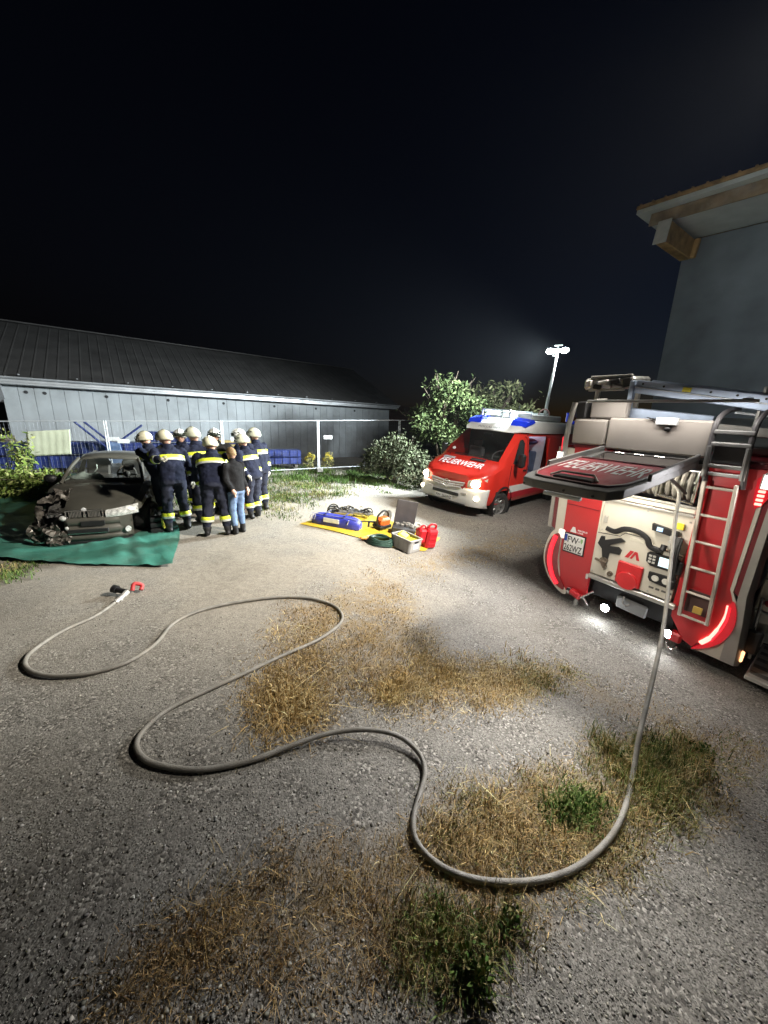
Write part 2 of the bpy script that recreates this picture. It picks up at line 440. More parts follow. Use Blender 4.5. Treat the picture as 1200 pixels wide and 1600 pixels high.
# ------------------------------------------------------------------ grasses
def blades(Q, hmin, hmax, cols, lean=0.5, width=0.004, wind=(0, 0)):
    Q, tk = Q; n = len(Q); nt_ = int(tk.max())+2
    h = RNG.uniform(hmin, hmax, n)*RNG.uniform(0.6, 1.0, n)*RNG.uniform(0.45, 1.35, nt_)[tk]
    a = RNG.uniform(0, 2*pi, nt_)[tk]+RNG.normal(0, 1.1, n); d = np.stack([np.cos(a), np.sin(a), np.zeros(n)], 1)
    ln = np.abs(RNG.normal(0, lean, n))
    off = d*(h*ln)[:, None]+np.array([wind[0], wind[1], 0])*h[:, None]
    sd = np.stack([-d[:, 1], d[:, 0], np.zeros(n)], 1); b = RNG.uniform(0, 2*pi, n)
    sd = np.stack([np.cos(b), np.sin(b), np.zeros(n)], 1)*(width*RNG.uniform(0.7, 1.4, n))[:, None]
    up = np.zeros((n, 3)); zz = h/np.sqrt(1+ln**2)
    V = np.empty((n, 5, 3)); V[:, 0] = Q-sd; V[:, 1] = Q+sd
    m = Q+off*0.35; m[:, 2] += zz*0.62; V[:, 2] = m-sd*0.75; V[:, 3] = m+sd*0.75
    t = Q+off; t[:, 2] += zz*RNG.uniform(0.75, 1.0, n); V[:, 4] = t
    T0 = np.array([[0, 1, 3], [0, 3, 2], [2, 3, 4]])
    T = (T0[None]+(np.arange(n)*5)[:, None, None]).reshape(-1, 3)
    cols = np.array(cols); ci = np.where(RNG.random(n) < .65, RNG.integers(0, len(cols), nt_)[tk], RNG.integers(0, len(cols), n))
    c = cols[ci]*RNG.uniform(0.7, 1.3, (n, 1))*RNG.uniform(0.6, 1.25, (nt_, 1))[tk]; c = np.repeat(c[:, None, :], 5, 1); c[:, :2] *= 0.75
    return V.reshape(-1, 3), T, np.clip(c.reshape(-1, 3), 0, 1)
def scatter(poly, n, tuft=0.0, ntuft=0, edge=0.0):
    """n points in a patch given by its outline in the photograph, denser in tufts"""
    poly = np.array(poly, float); lo = poly.min(0); hi = poly.max(0); C = poly.mean(0)
    out = []
    while sum(len(o) for o in out) < n:
        P = lo+(hi-lo)*RNG.random((n, 2)); P = P[in_poly(P, poly)]
        if edge: P = P+RNG.normal(0, edge, P.shape)
        out.append(P)
    Q = ground_pts(np.concatenate(out)[:n])
    if tuft:
        w = RNG.random(ntuft)**1.6+.05; K = Q[RNG.integers(0, n, ntuft)]; k = RNG.choice(ntuft, n, p=w/w.sum())
        use = RNG.random(n) < 0.86; sg = tuft*(.35+1.0*np.sqrt(w))[k][:, None]
        r = RNG.normal(0, 1, (n, 2))*sg; Q[use, :2] = K[k][use, :2]+r[use]; Q[:, 2] = gh(Q[:, 0], Q[:, 1])
        tk = np.where(use, k, RNG.integers(0, ntuft, n))
    else: tk = RNG.integers(0, 8, n)
    Q[:, 2] -= 0.004
    return Q, tk
STRAW = [(0.72, 0.54, 0.25), (0.60, 0.42, 0.17), (0.80, 0.65, 0.35), (0.42, 0.28, 0.11)]
BROWN = [(0.42, 0.28, 0.13), (0.31, 0.20, 0.09), (0.54, 0.39, 0.20), (0.20, 0.15, 0.07)]
GREEN = [(0.11, 0.20, 0.045), (0.17, 0.27, 0.06), (0.085, 0.15, 0.035), (0.24, 0.29, 0.085)]
OLIVE = [(0.28, 0.28, 0.10), (0.40, 0.37, 0.14), (0.18, 0.22, 0.07), (0.50, 0.42, 0.20)]
BANK = [(0.07, 0.135, 0.028), (0.11, 0.175, 0.04), (0.055, 0.10, 0.024), (0.17, 0.185, 0.06), (0.24, 0.22, 0.09)]
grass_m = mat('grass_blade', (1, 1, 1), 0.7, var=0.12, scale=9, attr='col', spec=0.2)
def patch(name, label, specs):
    Vs, Ts, Cs, o = [], [], [], 0
    for Q, args in specs:
        V, T, c = blades(Q, *args[0], **args[1]); Vs.append(V); Ts.append(T+o); Cs.append(c); o += len(V)
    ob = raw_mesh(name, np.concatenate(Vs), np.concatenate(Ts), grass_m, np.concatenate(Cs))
    tag(ob, label, 'grass', kind='stuff')
A = lambda lo, hi, c, **k: ((lo, hi, c), k)
patch('dry_grass', 'straw coloured dry grass tufts in the middle of the gravel yard', [
    (scatter(P1, 24000, 0.10, 190, 12), A(0.015, 0.06, STRAW+BROWN, lean=1.5, width=0.0026)),
    (scatter([(395, 1085), (440, 1060), (520, 1065), (515, 1110), (470, 1140), (400, 1135)], 2600, 0.07, 22, 14), A(0.03, 0.11, STRAW, lean=1.5, width=0.003)),
    (scatter([(575, 1060), (640, 1060), (620, 1105), (590, 1105)], 900, 0.05, 7, 8), A(0.04, 0.11, STRAW, lean=1.3, width=0.003)),
    (scatter(P2, 12000, 0.07, 110, 8), A(0.02, 0.07, STRAW, lean=1.4, width=0.0026)),
    (scatter([(800, 1035), (910, 1048), (890, 1065), (820, 1075)], 1500, 0.08, 20, 8), A(0.02, 0.06, GREEN+OLIVE, lean=1.4, width=0.003)),
    (scatter([(800, 1020), (840, 1015), (845, 1040), (815, 1040)], 70, 0.05, 4, 5), A(0.06, 0.16, STRAW, lean=0.8, width=0.003)),
    (scatter(P5, 2200, 0.12, 30, 8), A(0.02, 0.06, STRAW+BROWN, lean=0.9, width=0.003)),
    (scatter(P7, 1500, 0.10, 25, 10), A(0.015, 0.06, BROWN+STRAW, lean=0.9, width=0.002))])
patch('mixed_grass', 'patch of green and straw grass inside the nearest bend of the hose', [
    (scatter(P3, 24000, 0.06, 260, 12), A(0.015, 0.06, STRAW+BROWN+OLIVE, lean=1.5, width=0.0022)),
    (scatter([(700, 1260), (830, 1230), (950, 1270), (920, 1350), (760, 1365), (670, 1330)], 6000, 0.06, 80, 8), A(0.02, 0.07, BROWN+STRAW, lean=1.6, width=0.002)),
    (scatter([(935, 1170), (1000, 1150), (1150, 1160), (1090, 1230), (1000, 1290), (950, 1230)], 7000, 0.06, 50, 8), A(0.04, 0.14, OLIVE+GREEN+STRAW, lean=0.9, width=0.0024)),
    (scatter([(845, 1255), (930, 1245), (950, 1290), (870, 1300)], 1600, 0.05, 12, 5), A(0.03, 0.09, GREEN, lean=0.9, width=0.0035))])
patch('brown_grass', 'withered brown grass spreading along the bottom of the picture', [
    (scatter(P4, 17000, 0.045, 190, 24), A(0.012, 0.05, BROWN+[STRAW[1]], lean=1.7, width=0.0016)),
    (scatter([(600, 1400), (700, 1410), (820, 1430), (760, 1520), (620, 1540)], 4000, 0.05, 40, 10), A(0.02, 0.09, OLIVE+GREEN+BROWN, lean=1.0, width=0.0018)),
    (scatter([(330, 1400), (480, 1340), (640, 1330), (640, 1480), (420, 1520)], 500, 0.06, 40, 10), A(0.05, 0.12, STRAW, lean=1.8, width=0.0012))])
G1 = [(375, 742), (440, 738), (520, 740), (600, 738), (660, 744), (672, 758), (600, 764), (540, 768), (490, 786), (440, 808), (400, 804), (385, 780)]
patch('bank_grass', 'green and yellowing grass strip in front of the mesh fence', [
    (scatter(G1, 11000, 0.18, 90, 5), A(0.05, 0.16, BANK, lean=0.7, width=0.007)),
    (scatter([(375, 735), (500, 734), (620, 735), (660, 742), (540, 755), (440, 752), (385, 752)], 6500, 0.15, 60, 3), A(0.12, 0.34, BANK[:3], lean=0.5, width=0.008)),
    (scatter([(540, 745), (660, 742), (680, 757), (560, 764)], 4500, 0.15, 40, 4), A(0.06, 0.18, BANK[:3], lean=0.7, width=0.009)),
    (scatter([(240, 745), (380, 740), (400, 775), (250, 790)], 3500, 0.2, 60, 5), A(0.05, 0.22, OLIVE+GREEN, lean=0.6, width=0.008)),
    (scatter([(-80, 745), (90, 742), (90, 756), (-80, 772)], 2500, 0.2, 40, 4), A(0.1, 0.3, GREEN, lean=0.6, width=0.009)),
    (scatter([(-60, 884), (55, 884), (40, 900), (-60, 912)], 1300, 0.08, 14, 5), A(0.03, 0.1, OLIVE+GREEN, lean=0.8, width=0.004))])

# ------------------------------------------------------------------ leafy plants
def leaf_cloud(C, R, n, size, cols, hang=0.3, shape=None, asp=0.36):
    """leaves spread through the volume of a crown: list of clump centres C with radii R"""
    C = np.array(C); R = np.array(R); w = R.prod(1) if R.ndim > 1 else R**3
    k = RNG.choice(len(C), n, p=w/w.sum())
    d = RNG.normal(size=(n, 3)); d /= np.linalg.norm(d, axis=1)[:, None]
    rad = RNG.random(n)**0.38
    P = C[k]+d*rad[:, None]*(R[k] if R.ndim > 1 else R[k][:, None])
    dirn = d*0.8+RNG.normal(0, 0.6, (n, 3)); dirn[:, 2] -= hang; dirn /= np.linalg.norm(dirn, axis=1)[:, None]
    sd = np.cross(dirn, RNG.normal(size=(n, 3))); sd /= np.linalg.norm(sd, axis=1)[:, None]
    nn = np.cross(dirn, sd); s = size*RNG.uniform(0.6, 1.3, n)[:, None]
    V = np.empty((n, 6, 3)); V[:, 0] = P; V[:, 1] = P+dirn*s*0.35+sd*s*asp*0.5+nn*s*0.04; V[:, 2] = P+dirn*s*0.35-sd*s*asp*0.5+nn*s*0.04
    V[:, 3] = P+dirn*s*0.7+sd*s*asp*0.38; V[:, 4] = P+dirn*s*0.7-sd*s*asp*0.38; V[:, 5] = P+dirn*s-nn*s*0.1
    T0 = np.array([[0, 1, 2], [1, 3, 4], [1, 4, 2], [3, 5, 4]])
    T = (T0[None]+(np.arange(n)*6)[:, None, None]).reshape(-1, 3)
    cols = np.array(cols); c = cols[RNG.integers(0, len(cols), n)]*RNG.uniform(0.7, 1.35, (n, 1))
    return V.reshape(-1, 3), T, np.repeat(c[:, None, :], 6, 1).reshape(-1, 3)
leaf_m = mat('leaf', (1, 1, 1), 0.8, var=0.15, scale=4, attr='col', spec=0.12)
bark_m = mat('bark', (0.09, 0.07, 0.05), 0.9, var=0.3, scale=20, bump=0.6)
def bush(name, label, cat, base, clumps, n, size, cols, trunk=0.06, group=None, hang=0.3, asp=0.36, sprigs=0):
    """clumps: (dx,dy,z,rx,rz) above the base"""
    t = empty(name, Matrix.Translation(base), label, cat, group)
    C = [(c[0], c[1], c[2]) for c in clumps]; R = [(c[3], c[3], c[4]) for c in clumps]
    # many smaller clumps so that the outline is uneven and gaps stay open
    C2, R2 = [], []
    for c, r in zip(C, R):
        for _ in range(16):
            d = Vector((random.gauss(0, 1), random.gauss(0, 1), random.gauss(0, 1))).normalized()
            f = random.random()**0.4*0.85; q = random.uniform(0.22, 0.46)
            C2.append((c[0]+d.x*r[0]*f, c[1]+d.y*r[1]*f, max(0.1, c[2]+d.z*r[2]*f))); R2.append((r[0]*q, r[1]*q, r[2]*q))
    for _ in range(sprigs):
        c = random.choice(list(zip(C, R))); a = random.uniform(0, 2*pi); e = random.uniform(0.1, 1.3)
        for s in (0.95, 1.1, 1.25):
            C2.append((c[0][0]+cos(a)*cos(e)*c[1][0]*s, c[0][1]+sin(a)*cos(e)*c[1][1]*s, c[0][2]+sin(e)*c[1][2]*s)); R2.append((0.06, 0.06, 0.13))
    V, T, c = leaf_cloud(C2, R2, n, size, cols, hang, asp=asp)
    raw_mesh('crown', V, T, leaf_m, c, parent=t)
    mb = MB(); H = max(c[2] for c in clumps)
    for c in clumps:
        p = Vector((c[0], c[1], c[2])); q = Vector((random.uniform(-.1, .1), random.uniform(-.1, .1), -0.05))
        mid = q.lerp(p, 0.5)+Vector((random.uniform(-.1, .1), random.uniform(-.1, .1), 0.05))
        mb.tube(spline([q, mid, p], 4), [trunk*(1-0.08*i) for i in range(9)], 7)
    for c in C2[::2]:
        b = min(clumps, key=lambda k: (k[0]-c[0])**2+(k[1]-c[1])**2+(k[2]-c[2])**2); p = Vector((b[0], b[1], b[2]*0.7))
        mb.tube([p, p.lerp(Vector(c), 0.5)+Vector((0, 0, 0.05)), c], [trunk*0.35, trunk*0.25, trunk*0.1], 5)
    mb.build('trunk', bark_m, t)
    return t
TREE = [(0.038, 0.056, 0.018), (0.050, 0.070, 0.024), (0.028, 0.042, 0.015), (0.064, 0.080, 0.032)]
gp = lambda x, y: Vector((x, y, ghf(x, y)))
bush('broad_tree', 'large rounded leafy tree behind the van bonnet, nearest the mesh fence', 'tree', gp(2.35, 14.2),
     [(-.55, 0, 2.5, 1.15, 1.0), (.45, .2, 2.9, 1.25, 1.15), (0, -.1, 1.5, 1.3, 1.0), (1.0, .1, 2.2, .8, 1.0), (-.1, .2, 3.5, .9, .75)], 10500, 0.17, TREE, 0.07, 'trees beside the fence', sprigs=26)
bush('small_tree', 'duller leafy tree right behind the white roof of the van', 'tree', gp(4.55, 15.4),
     [(-.6, 0, 2.9, 1.15, 1.0), (.6, .1, 2.9, 1.25, 1.1), (0, 0, 3.7, 1.0, .75), (0, .2, 1.8, 1.5, 1.2)], 11500, 0.17, [(0.10, 0.118, 0.052), (0.13, 0.145, 0.068), (0.075, 0.085, 0.04), (0.17, 0.175, 0.09)], 0.08, 'trees beside the fence', sprigs=22)
bush('fence_shrub', 'silvery green shrub leaning on the mesh fence below the large tree', 'shrub', gp(0.25, 12.9),
     [(-.4, 0, .85, .75, .7), (.35, 0, .95, .8, .75), (0, -.1, 1.35, .7, .55), (.9, .1, .75, .6, .6)], 5200, 0.13, [(0.065, 0.080, 0.042), (0.09, 0.105, 0.062), (0.045, 0.056, 0.028), (0.12, 0.13, 0.085)], 0.035, 'shrubs along the fence', sprigs=14)
bush('low_scrub', 'dark low scrub between the shrub and the van headlamp', 'shrub', gp(1.55, 12.4),
     [(-.5, 0, .45, .7, .45), (.4, 0, .55, .8, .55), (.9, .4, .8, .6, .7)], 2400, 0.12, [(0.09, 0.10, 0.055), (0.13, 0.13, 0.08), (0.06, 0.07, 0.04)], 0.03, 'shrubs along the fence', sprigs=6)
bush('banner_shrub', 'bright green shrub growing in front of the fence beside the pale banner', 'shrub', gp(-8.95, 8.45),
     [(-.5, 0, .30, .75, .38), (.2, 0, .40, .7, .42), (.0, .05, 1.05, .26, .62), (.9, -.1, .28, .5, .3)], 4600, 0.11, [(0.20, 0.28, 0.06), (0.27, 0.34, 0.09), (0.12, 0.18, 0.04), (0.33, 0.36, 0.13)], 0.02, 'shrubs along the fence', sprigs=10)
for i, (px, py, lab) in enumerate([(484, 738, 'yellow flowering weed at the left of the double fence post'), (512, 738, 'yellow flowering weed at the right of the double fence post')]):
    p = on_ground(px, py); t = empty('flowering_weed', Matrix.Translation(p), lab, 'weed', 'yellow weeds at the fence')
    V, T, c = leaf_cloud([(0, 0, .35), (.1, 0, .5), (-.12, 0, .25)], [(.16, .16, .35)]*3, 500, 0.07, OLIVE, 0.0, asp=0.25); raw_mesh('leaves', V, T, leaf_m, c, parent=t)
    V, T, c = leaf_cloud([(0, 0, .72), (.14, 0, .62), (-.12, .05, .55)], [(.09, .09, .1)]*3, 420, 0.035, [(0.75, 0.6, 0.05), (0.85, 0.72, 0.12)], 0.0, asp=0.6); raw_mesh('blossom', V, T, leaf_m, c, parent=t)
    mb = MB()
    for x in (-.12, 0, .14): mb.tube([(x*.3, 0, -.02), (x, 0, .7)], 0.006, 5)
    mb.build('stem', mat('stem', (0.1, 0.14, 0.04), .7), t)
for (px, py, r, n, lab) in [(722, 1510, .11, 420, 'dark leafy green weed lowest in the picture beside the hose bend'), (800, 1450, .05, 130, 'small green weed just outside the lowest hose bend'),
                       (885, 1272, .06, 110, 'fresh green weed in the grass inside the lowest hose bend'), (965, 1185, .06, 110, 'green weed where the hose rises from the grass'),
                       (1100, 1180, .08, 170, 'green weed at the far right of the grass patch')]:
    p = on_ground(px, py); t = empty('leafy_weed', Matrix.Translation(p), lab, 'weed', 'green weeds in the grass')
    C = [(random.uniform(-r, r), random.uniform(-r, r)*.8, random.uniform(.012, .04)) for _ in range(16)]
    V, T, c = leaf_cloud(C, [(r*.35, r*.35, .05)]*16, n, 0.026, BANK, -0.3, asp=0.55); raw_mesh('leaves', V, T, leaf_m, c, parent=t)
    mb = MB()
    for q in C[::2]: mb.tube([(0, 0, -.01), (q[0]*.6, q[1]*.6, .03), q], 0.0025, 5)
    mb.build('stem', mat('stem', (0.1, 0.14, 0.04), .7), t)

# ================================================================== hall on the left
HU = Vector((0.79, 0.613, 0)); HN = Vector((-0.613, 0.79, 0))     # along the wall, into the hall
H0 = Vector((-13.75, 12.9, 0))
hm = Matrix.Identity(4)
for i in range(3): hm[i][0] = HU[i]; hm[i][1] = HN[i]; hm[i][2] = Z3[i]
hm.translation = H0
hall = empty('storage_hall', hm, 'long low grey panelled hall with dark ribbed roof behind the fence', 'building')
HL = 17.6; EZ = 3.15
panel_m = mat('hall_panel', (0.29, 0.315, 0.33), 0.7, var=0.16, scale=1.1, bump=0.15, bscale=9, dirt=0.5, dirtcol=(0.17, 0.17, 0.16))
dark_m = mat('hall_dark', (0.02, 0.02, 0.022), 0.8)
zinc_m = mat('zinc', (0.46, 0.48, 0.50), 0.45, 0.6, var=0.15, scale=3, dirt=0.4)
roof_m = mat('hall_roof', (0.038, 0.036, 0.035), 0.75, var=0.3, scale=1.4, bump=0.2, dirt=0.4, dirtcol=(0.05, 0.05, 0.045))
npan = 42; pw = HL/npan
for i in range(npan):
    MB().box((pw*(i+.5), 0.06+random.uniform(-.006, .006), EZ/2-0.05), (pw-0.009, 0.12, EZ-0.1), bev=0.005).build('wall_panel', panel_m, hall)
MB().box((HL/2, 0.155, EZ/2-.05), (HL-.1, 0.09, EZ-.12)).build('wall_core', panel_m, hall)
for x in (0.62, 1.12, 2.95, 5.1, 7.4, 9.9, 12.3, 14.9):
    MB().cyl((x, -0.012, EZ-.36), (x, 0.03, EZ-.36), 0.06, n=14).build('vent_hole', dark_m, hall)
for s0, s1, d0, d1 in [(0, HL, 5.2, 5.3), (0, .12, .2, 5.2), (HL-.12, HL, .2, 5.2)]:
    MB().box(((s0+s1)/2, (d0+d1)/2, EZ/2), (s1-s0, d1-d0, EZ)).build('wall', panel_m, hall)
RZ, RD = 5.95, 5.0
rf = MB(); ribs = MB(); x0 = -6.0; x1 = HL+.35
rf.loft([[vec(x0, -.55, EZ+.12), vec(x1, -.55, EZ+.12)], [vec(x0, RD, RZ), vec(x1, RD, RZ)], [vec(x0, RD*2+.55, EZ+.12), vec(x1, RD*2+.55, EZ+.12)]])
roof = rf.build('roof', roof_m, hall, smooth=0)
sol = roof.modifiers.new('thick', 'SOLIDIFY'); sol.thickness = 0.07
sl = (RZ-EZ-.12)/(RD+.55)
k = x0+.1
while k < x1:
    ribs.add([vec(k-.03, -.56, EZ+.12), vec(k+.03, -.56, EZ+.12), vec(k+.03, RD, RZ), vec(k-.03, RD, RZ), vec(k-.018, -.56, EZ+.127), vec(k+.018, -.56, EZ+.127), vec(k+.018, RD, RZ+.007), vec(k-.018, RD, RZ+.007)],
             [(0, 4, 7, 3), (4, 5, 6, 7), (5, 1, 2, 6), (0, 1, 5, 4)]); k += .34
ribs.build('rib', roof_m, roof, smooth=0)
MB().box(((x0+x1)/2, RD, RZ+.05), (x1-x0, .3, .06), bev=.02).build('ridge_cap', roof_m, roof)
gu = MB()
prof = [(.075*cos(a), .075*sin(a)) for a in np.linspace(pi, 2*pi, 9)]
gu.loft([[vec(x, -.64+p[0], EZ+.10+p[1]) for p in prof] for x in np.linspace(x0, x1, 14)])
gu.box(((x0+x1)/2, -.56, EZ+.02), (x1-x0, .03, .17))
gut = gu.build('gutter', zinc_m, roof)
MB().box(((x0+x1)/2+2.2, -.30, EZ-.09), (x1-x0-4.6, .46, .10), bev=.01).build('fascia', zinc_m, roof)
br = 0.6
while br < HL:
    MB().box((br, -.6, EZ+.19), (.05, .16, .03), bev=.008).build('gutter_bracket', zinc_m, roof); br += 1.55
MB().prism([(-.55, EZ+.05), (.1, EZ-.08), (.1, EZ-.75), (-.05, EZ-.6)], (-.25, 0, 0), Y3, Z3, .3, ez=X3).build('eave_bracket', zinc_m, hall)
# open bay at the left end of the hall
for x in (-5.6, -2.9):
    MB().box((x, .1, EZ/2), (.2, .2, EZ), bev=.01).build('post', dark_m, hall)
MB().box((-3, 4.9, EZ/2), (6, .1, EZ)).build('rear_wall', mat('dark_boards', (.03, .03, .03), .9, var=.3, scale=5), hall)
MB().box((-2.95, -.08, 1.15), (6.1, .12, .18), bev=.02).build('rail', mat('old_wood', (.16, .14, .12), .8, var=.3, scale=8), hall)
fp = []
for i in range(17):
    MB().box((-5.8+i*.36, -.02, .55), (.3, .05, 1.05), bev=.01).build('fence_board', mat('old_wood', (.16, .14, .12), .8), hall)
# distant roof beyond the hall
fr = empty('far_house', Matrix.Translation((1.4, 38, 0)), 'dark reddish roofed house far behind the fence', 'building')
MB().box((0, 2, 1.2), (9, 5, 2.4)).build('wall', mat('far_wall', (.10, .08, .07), .9), fr)
MB().prism([(-3.0, 2.4), (0, 4.1), (3.0, 2.4)], (-5, 2, 0), Y3, Z3, 10, ez=X3).build('roof', mat('far_roof', (.16, .075, .055), .9, var=.3, scale=2), fr)

# ================================================================== mesh fence
FO = Vector((-9.28, 11.69, 0)); fyaw = radians(20.4)
FU = Vector((cos(fyaw), sin(fyaw), 0)); FN = Vector((-sin(fyaw), cos(fyaw), 0))
galv = mat('galvanised', (0.66, 0.69, 0.72), 0.5, 0.15, var=0.12, scale=10)
wire_m = mat('fence_wire', (0.30, 0.32, 0.36), 0.45, 0.6, var=0.1, scale=10)
conc = mat('concrete_foot', (0.30, 0.29, 0.27), 0.9, var=0.2, scale=8, bump=0.4)
ZB = {-2: -.36, -1: -.26, 0: -.15, 1: -.05, 2: .08, 3: .20, 4: .28, 5: .3}
FLAB = {-2: 'mesh fence panel at the far left, mostly outside the picture', -1: 'mesh fence panel carrying the pale banner behind the wrecked car', 0: 'mesh fence panel between the car roof and the tallest white helmet',
        1: 'mesh fence panel behind the right half of the group of firefighters', 2: 'mesh fence panel overgrown by the silvery shrub', 3: 'mesh fence panel disappearing behind the large tree'}
for i in range(-2, 4):
    za, zb = ZB[i], ZB[i+1]; p0 = FO+FU*(3.5*i+.03); L = 3.44
    ang = atan2(zb-za, 3.5)
    m = Matrix.Identity(4); 
    for r in range(3): m[r][0] = FU[r]; m[r][1] = FN[r]; m[r][2] = Z3[r]
    m.translation = p0+Z3*za
    t = empty('mesh_fence', m, FLAB[i], 'fence', 'temporary fence panels')
    dz = zb-za
    for x, z in ((0, 0), (L, dz)):
        MB().cyl((x, 0, z), (x, 0, z+2.02), 0.021, n=10).build('post', galv, t)
    for z in (.12, 2.0):
        MB().cyl((0, 0, z), (L, 0, z+dz), 0.017, n=8).build('rail', galv, t)
    w = MB()
    for k in range(1, 34):
        x = L*k/34; w.tube([(x, 0.018, .12+dz*k/34), (x, .018, 2.0+dz*k/34)], 0.0012, 4, cap=False)
    for k in range(1, 9):
        z = .12+1.88*k/9; w.tube([(0, .022, z), (L, .022, z+dz)], 0.0014, 4, cap=False)
    w.build('wire_mesh', wire_m, t)
    MB().box((-.03, 0, .06), (.24, .68, .14), bev=.02).build('foot', conc, t)
    MB().box((-.03, 0, 1.75), (.10, .05, .05), bev=.01).build('clamp', galv, t)
    if i in (0, 1, 2): MB().box((.42 if i != 2 else .36, -.03, 1.36), (.34, .012, .14), bev=.003).build('sign_plate', mat('white_plate', (.8, .82, .82), .4), t)
# pale banner tied to the fence
bn = MB(); bl = [(41, 674), (109, 671), (112, 709.5), (44, 713)]
fb = FO-FN*.05
def on_fence(px, py, off=0.05):
    d = ray(px, py); o = Vector((0, 0, CAM_H)); q = FO-FN*off
    t = (q-o).dot(FN)/d.dot(FN); return o+d*t
c4 = [on_fence(*p) for p in bl]
rings = []
for j in range(13):
    v = j/12; row = []
    for i2 in range(25):
        u = i2/24; p = c4[0].lerp(c4[1], u).lerp(c4[3].lerp(c4[2], u), v)
        row.append(p-FN*(0.003*sin(u*38)+0.01*sin(v*5+u*4)+0.003*random.random()))
    rings.append(row)
bo = bn.loft(rings).build('banner', mat('banner_cloth', (0.66, 0.70, 0.52), .7, var=.08, scale=3, bump=.3, bscale=14), smooth=80)
bo.modifiers.new('thick', 'SOLIDIFY').thickness = 0.004
tag(bo, 'blank pale green banner hung on the mesh fence left of the car', 'banner')

# blue formwork stored behind the fence
blue_m = mat('blue_steel', (0.02, 0.035, 0.16), 0.45, var=0.25, scale=4, dirt=0.35, dirtcol=(.08, .09, .12))
blue2 = mat('pale_blue_steel', (0.16, 0.24, 0.42), 0.45, var=0.2, scale=4)
def blue_stack(px0, px1, off, z0, z1, rows, lab, base):
    a = on_fence(px0, 700, -off); b = on_fence(px1, 700, -off); L = (b-a).length
    m = Matrix.Identity(4)
    for r in range(3): m[r][0] = FU[r]; m[r][1] = FN[r]; m[r][2] = Z3[r]
    m.translation = Vector((a.x, a.y, base))
    t = empty('formwork_stack', m, lab, 'formwork', 'blue formwork behind the fence')
    h = (z1-z0)/rows
    for r in range(rows):
        MB().box((L/2, .45, z0+h*(r+.5)), (L-random.uniform(0, .2), .9, h*.86), bev=.015).build('beam', blue_m, t)
        n = int(L/.32)
        for k in range(n): MB().box((.16+k*.32, -.012, z0+h*(r+.5)), (.05, .03, h*.84), bev=.006).build('rib', blue_m, t)
    for k in range(2): MB().box((L*(.15+.7*k), .45, z0/2), (.12, .8, z0), bev=.01).build('bearer', mat('old_wood', (.16, .14, .12), .8), t)
blue_stack(-40, 52, .9, .35, 1.3, 2, 'dark blue formwork stack at the left edge behind the shrub', -.2)
blue_stack(48, 228, 1.2, .3, 1.28, 2, 'long dark blue formwork stack behind the banner and car roof', -.15)
blue_stack(226, 300, 1.5, .3, 1.62, 3, 'taller dark blue formwork stack behind the two left helmets', -.1)
blue_stack(300, 372, 2.6, .2, 1.15, 2, 'dark blue formwork stack hidden behind the middle helmets', -.05)
blue_stack(398, 473, 1.4, .15, .78, 2, 'low dark blue formwork stack right of the group of people', .05)
for (a, b, lab) in [((116, 659), (150, 686), 'dark diagonal wall prop left of the double fence post, outer one'), ((131, 659), (162, 683), 'dark diagonal wall prop left of the double fence post, inner one'), ((186, 690), (222, 664), 'dark diagonal wall prop right of the double fence post')]:
    p = on_fence(*a, -1.0); q = on_fence(*b, -1.0); d = q-p
    lo, hi = (q, p) if q.z < p.z else (p, q)
    ext = lo+(lo-hi).normalized()*0.95
    tag(MB().tube([hi, ext], .035, 8).build('wall_prop', blue_m), lab, 'prop', 'wall props')
pf = on_fence(180, 700, -.7); t = empty('prop_foot', Matrix.Translation((pf.x, pf.y, -.12)), 'pale blue prop foot with white plate above the car roof', 'bracket')
MB().prism([(-.30, 0), (.30, 0), (.16, 1.25), (-.16, 1.25)], (0, 0, 0), FU, Z3, .08).build('body', blue2, t)
MB().box((0, -.03, 1.36), (.36, .06, .14), R=Matrix.Rotation(fyaw, 3, 'Z'), bev=.01).build('plate', mat('white_plate', (.8, .82, .82), .4), t)
# white buckets and timber stored behind the people
t = empty('timber_stack', Matrix.Translation(on_fence(372, 712, -1.2)*1.0), 'stack of yellowish boards behind the right helmets', 'boards')
t.location.z = 0
for k in range(6): MB().box((random.uniform(-.1, .1), k*.01, .42+k*.15), (1.6, .5, .09), R=Matrix.Rotation(fyaw, 3, 'Z'), bev=.01).build('board', mat('yellow_board', (.34, .26, .10), .7, var=.3, scale=6), t)
for k in (-.6, .6): MB().box((k, 0, .19), (.1, .5, .38)).build('bearer', mat('old_wood', (.16, .14, .12), .8), t)

# ================================================================== tall building on the right
W0 = at_depth(1062, 420, 13.0); wyaw = radians(-57)
WU = Vector((cos(wyaw), sin(wyaw), 0)); WN = Vector((-sin(wyaw), cos(wyaw), 0))
wm = Matrix.Identity(4)
for i in range(3): wm[i][0] = WU[i]; wm[i][1] = WN[i]; wm[i][2] = Z3[i]
wm.translation = (W0.x, W0.y, -.9)
bld = empty('workshop_building', wm, 'tall dark grey building with wooden eaves at the right', 'building')
plaster = mat('grey_plaster', (0.14, 0.155, 0.165), 0.85, var=0.28, scale=0.7, bump=0.12, bscale=30)
soffit = mat('soffit_board', (0.52, 0.53, 0.51), 0.7, var=0.1, scale=2)
woodm = mat('glulam', (0.36, 0.22, 0.09), 0.6, var=0.35, scale=3.5, bump=.1)
wood2 = mat('weathered_fascia', (0.22, 0.15, 0.09), 0.75, var=0.45, scale=2.2, dirt=.6, dirtcol=(.34, .31, .27))
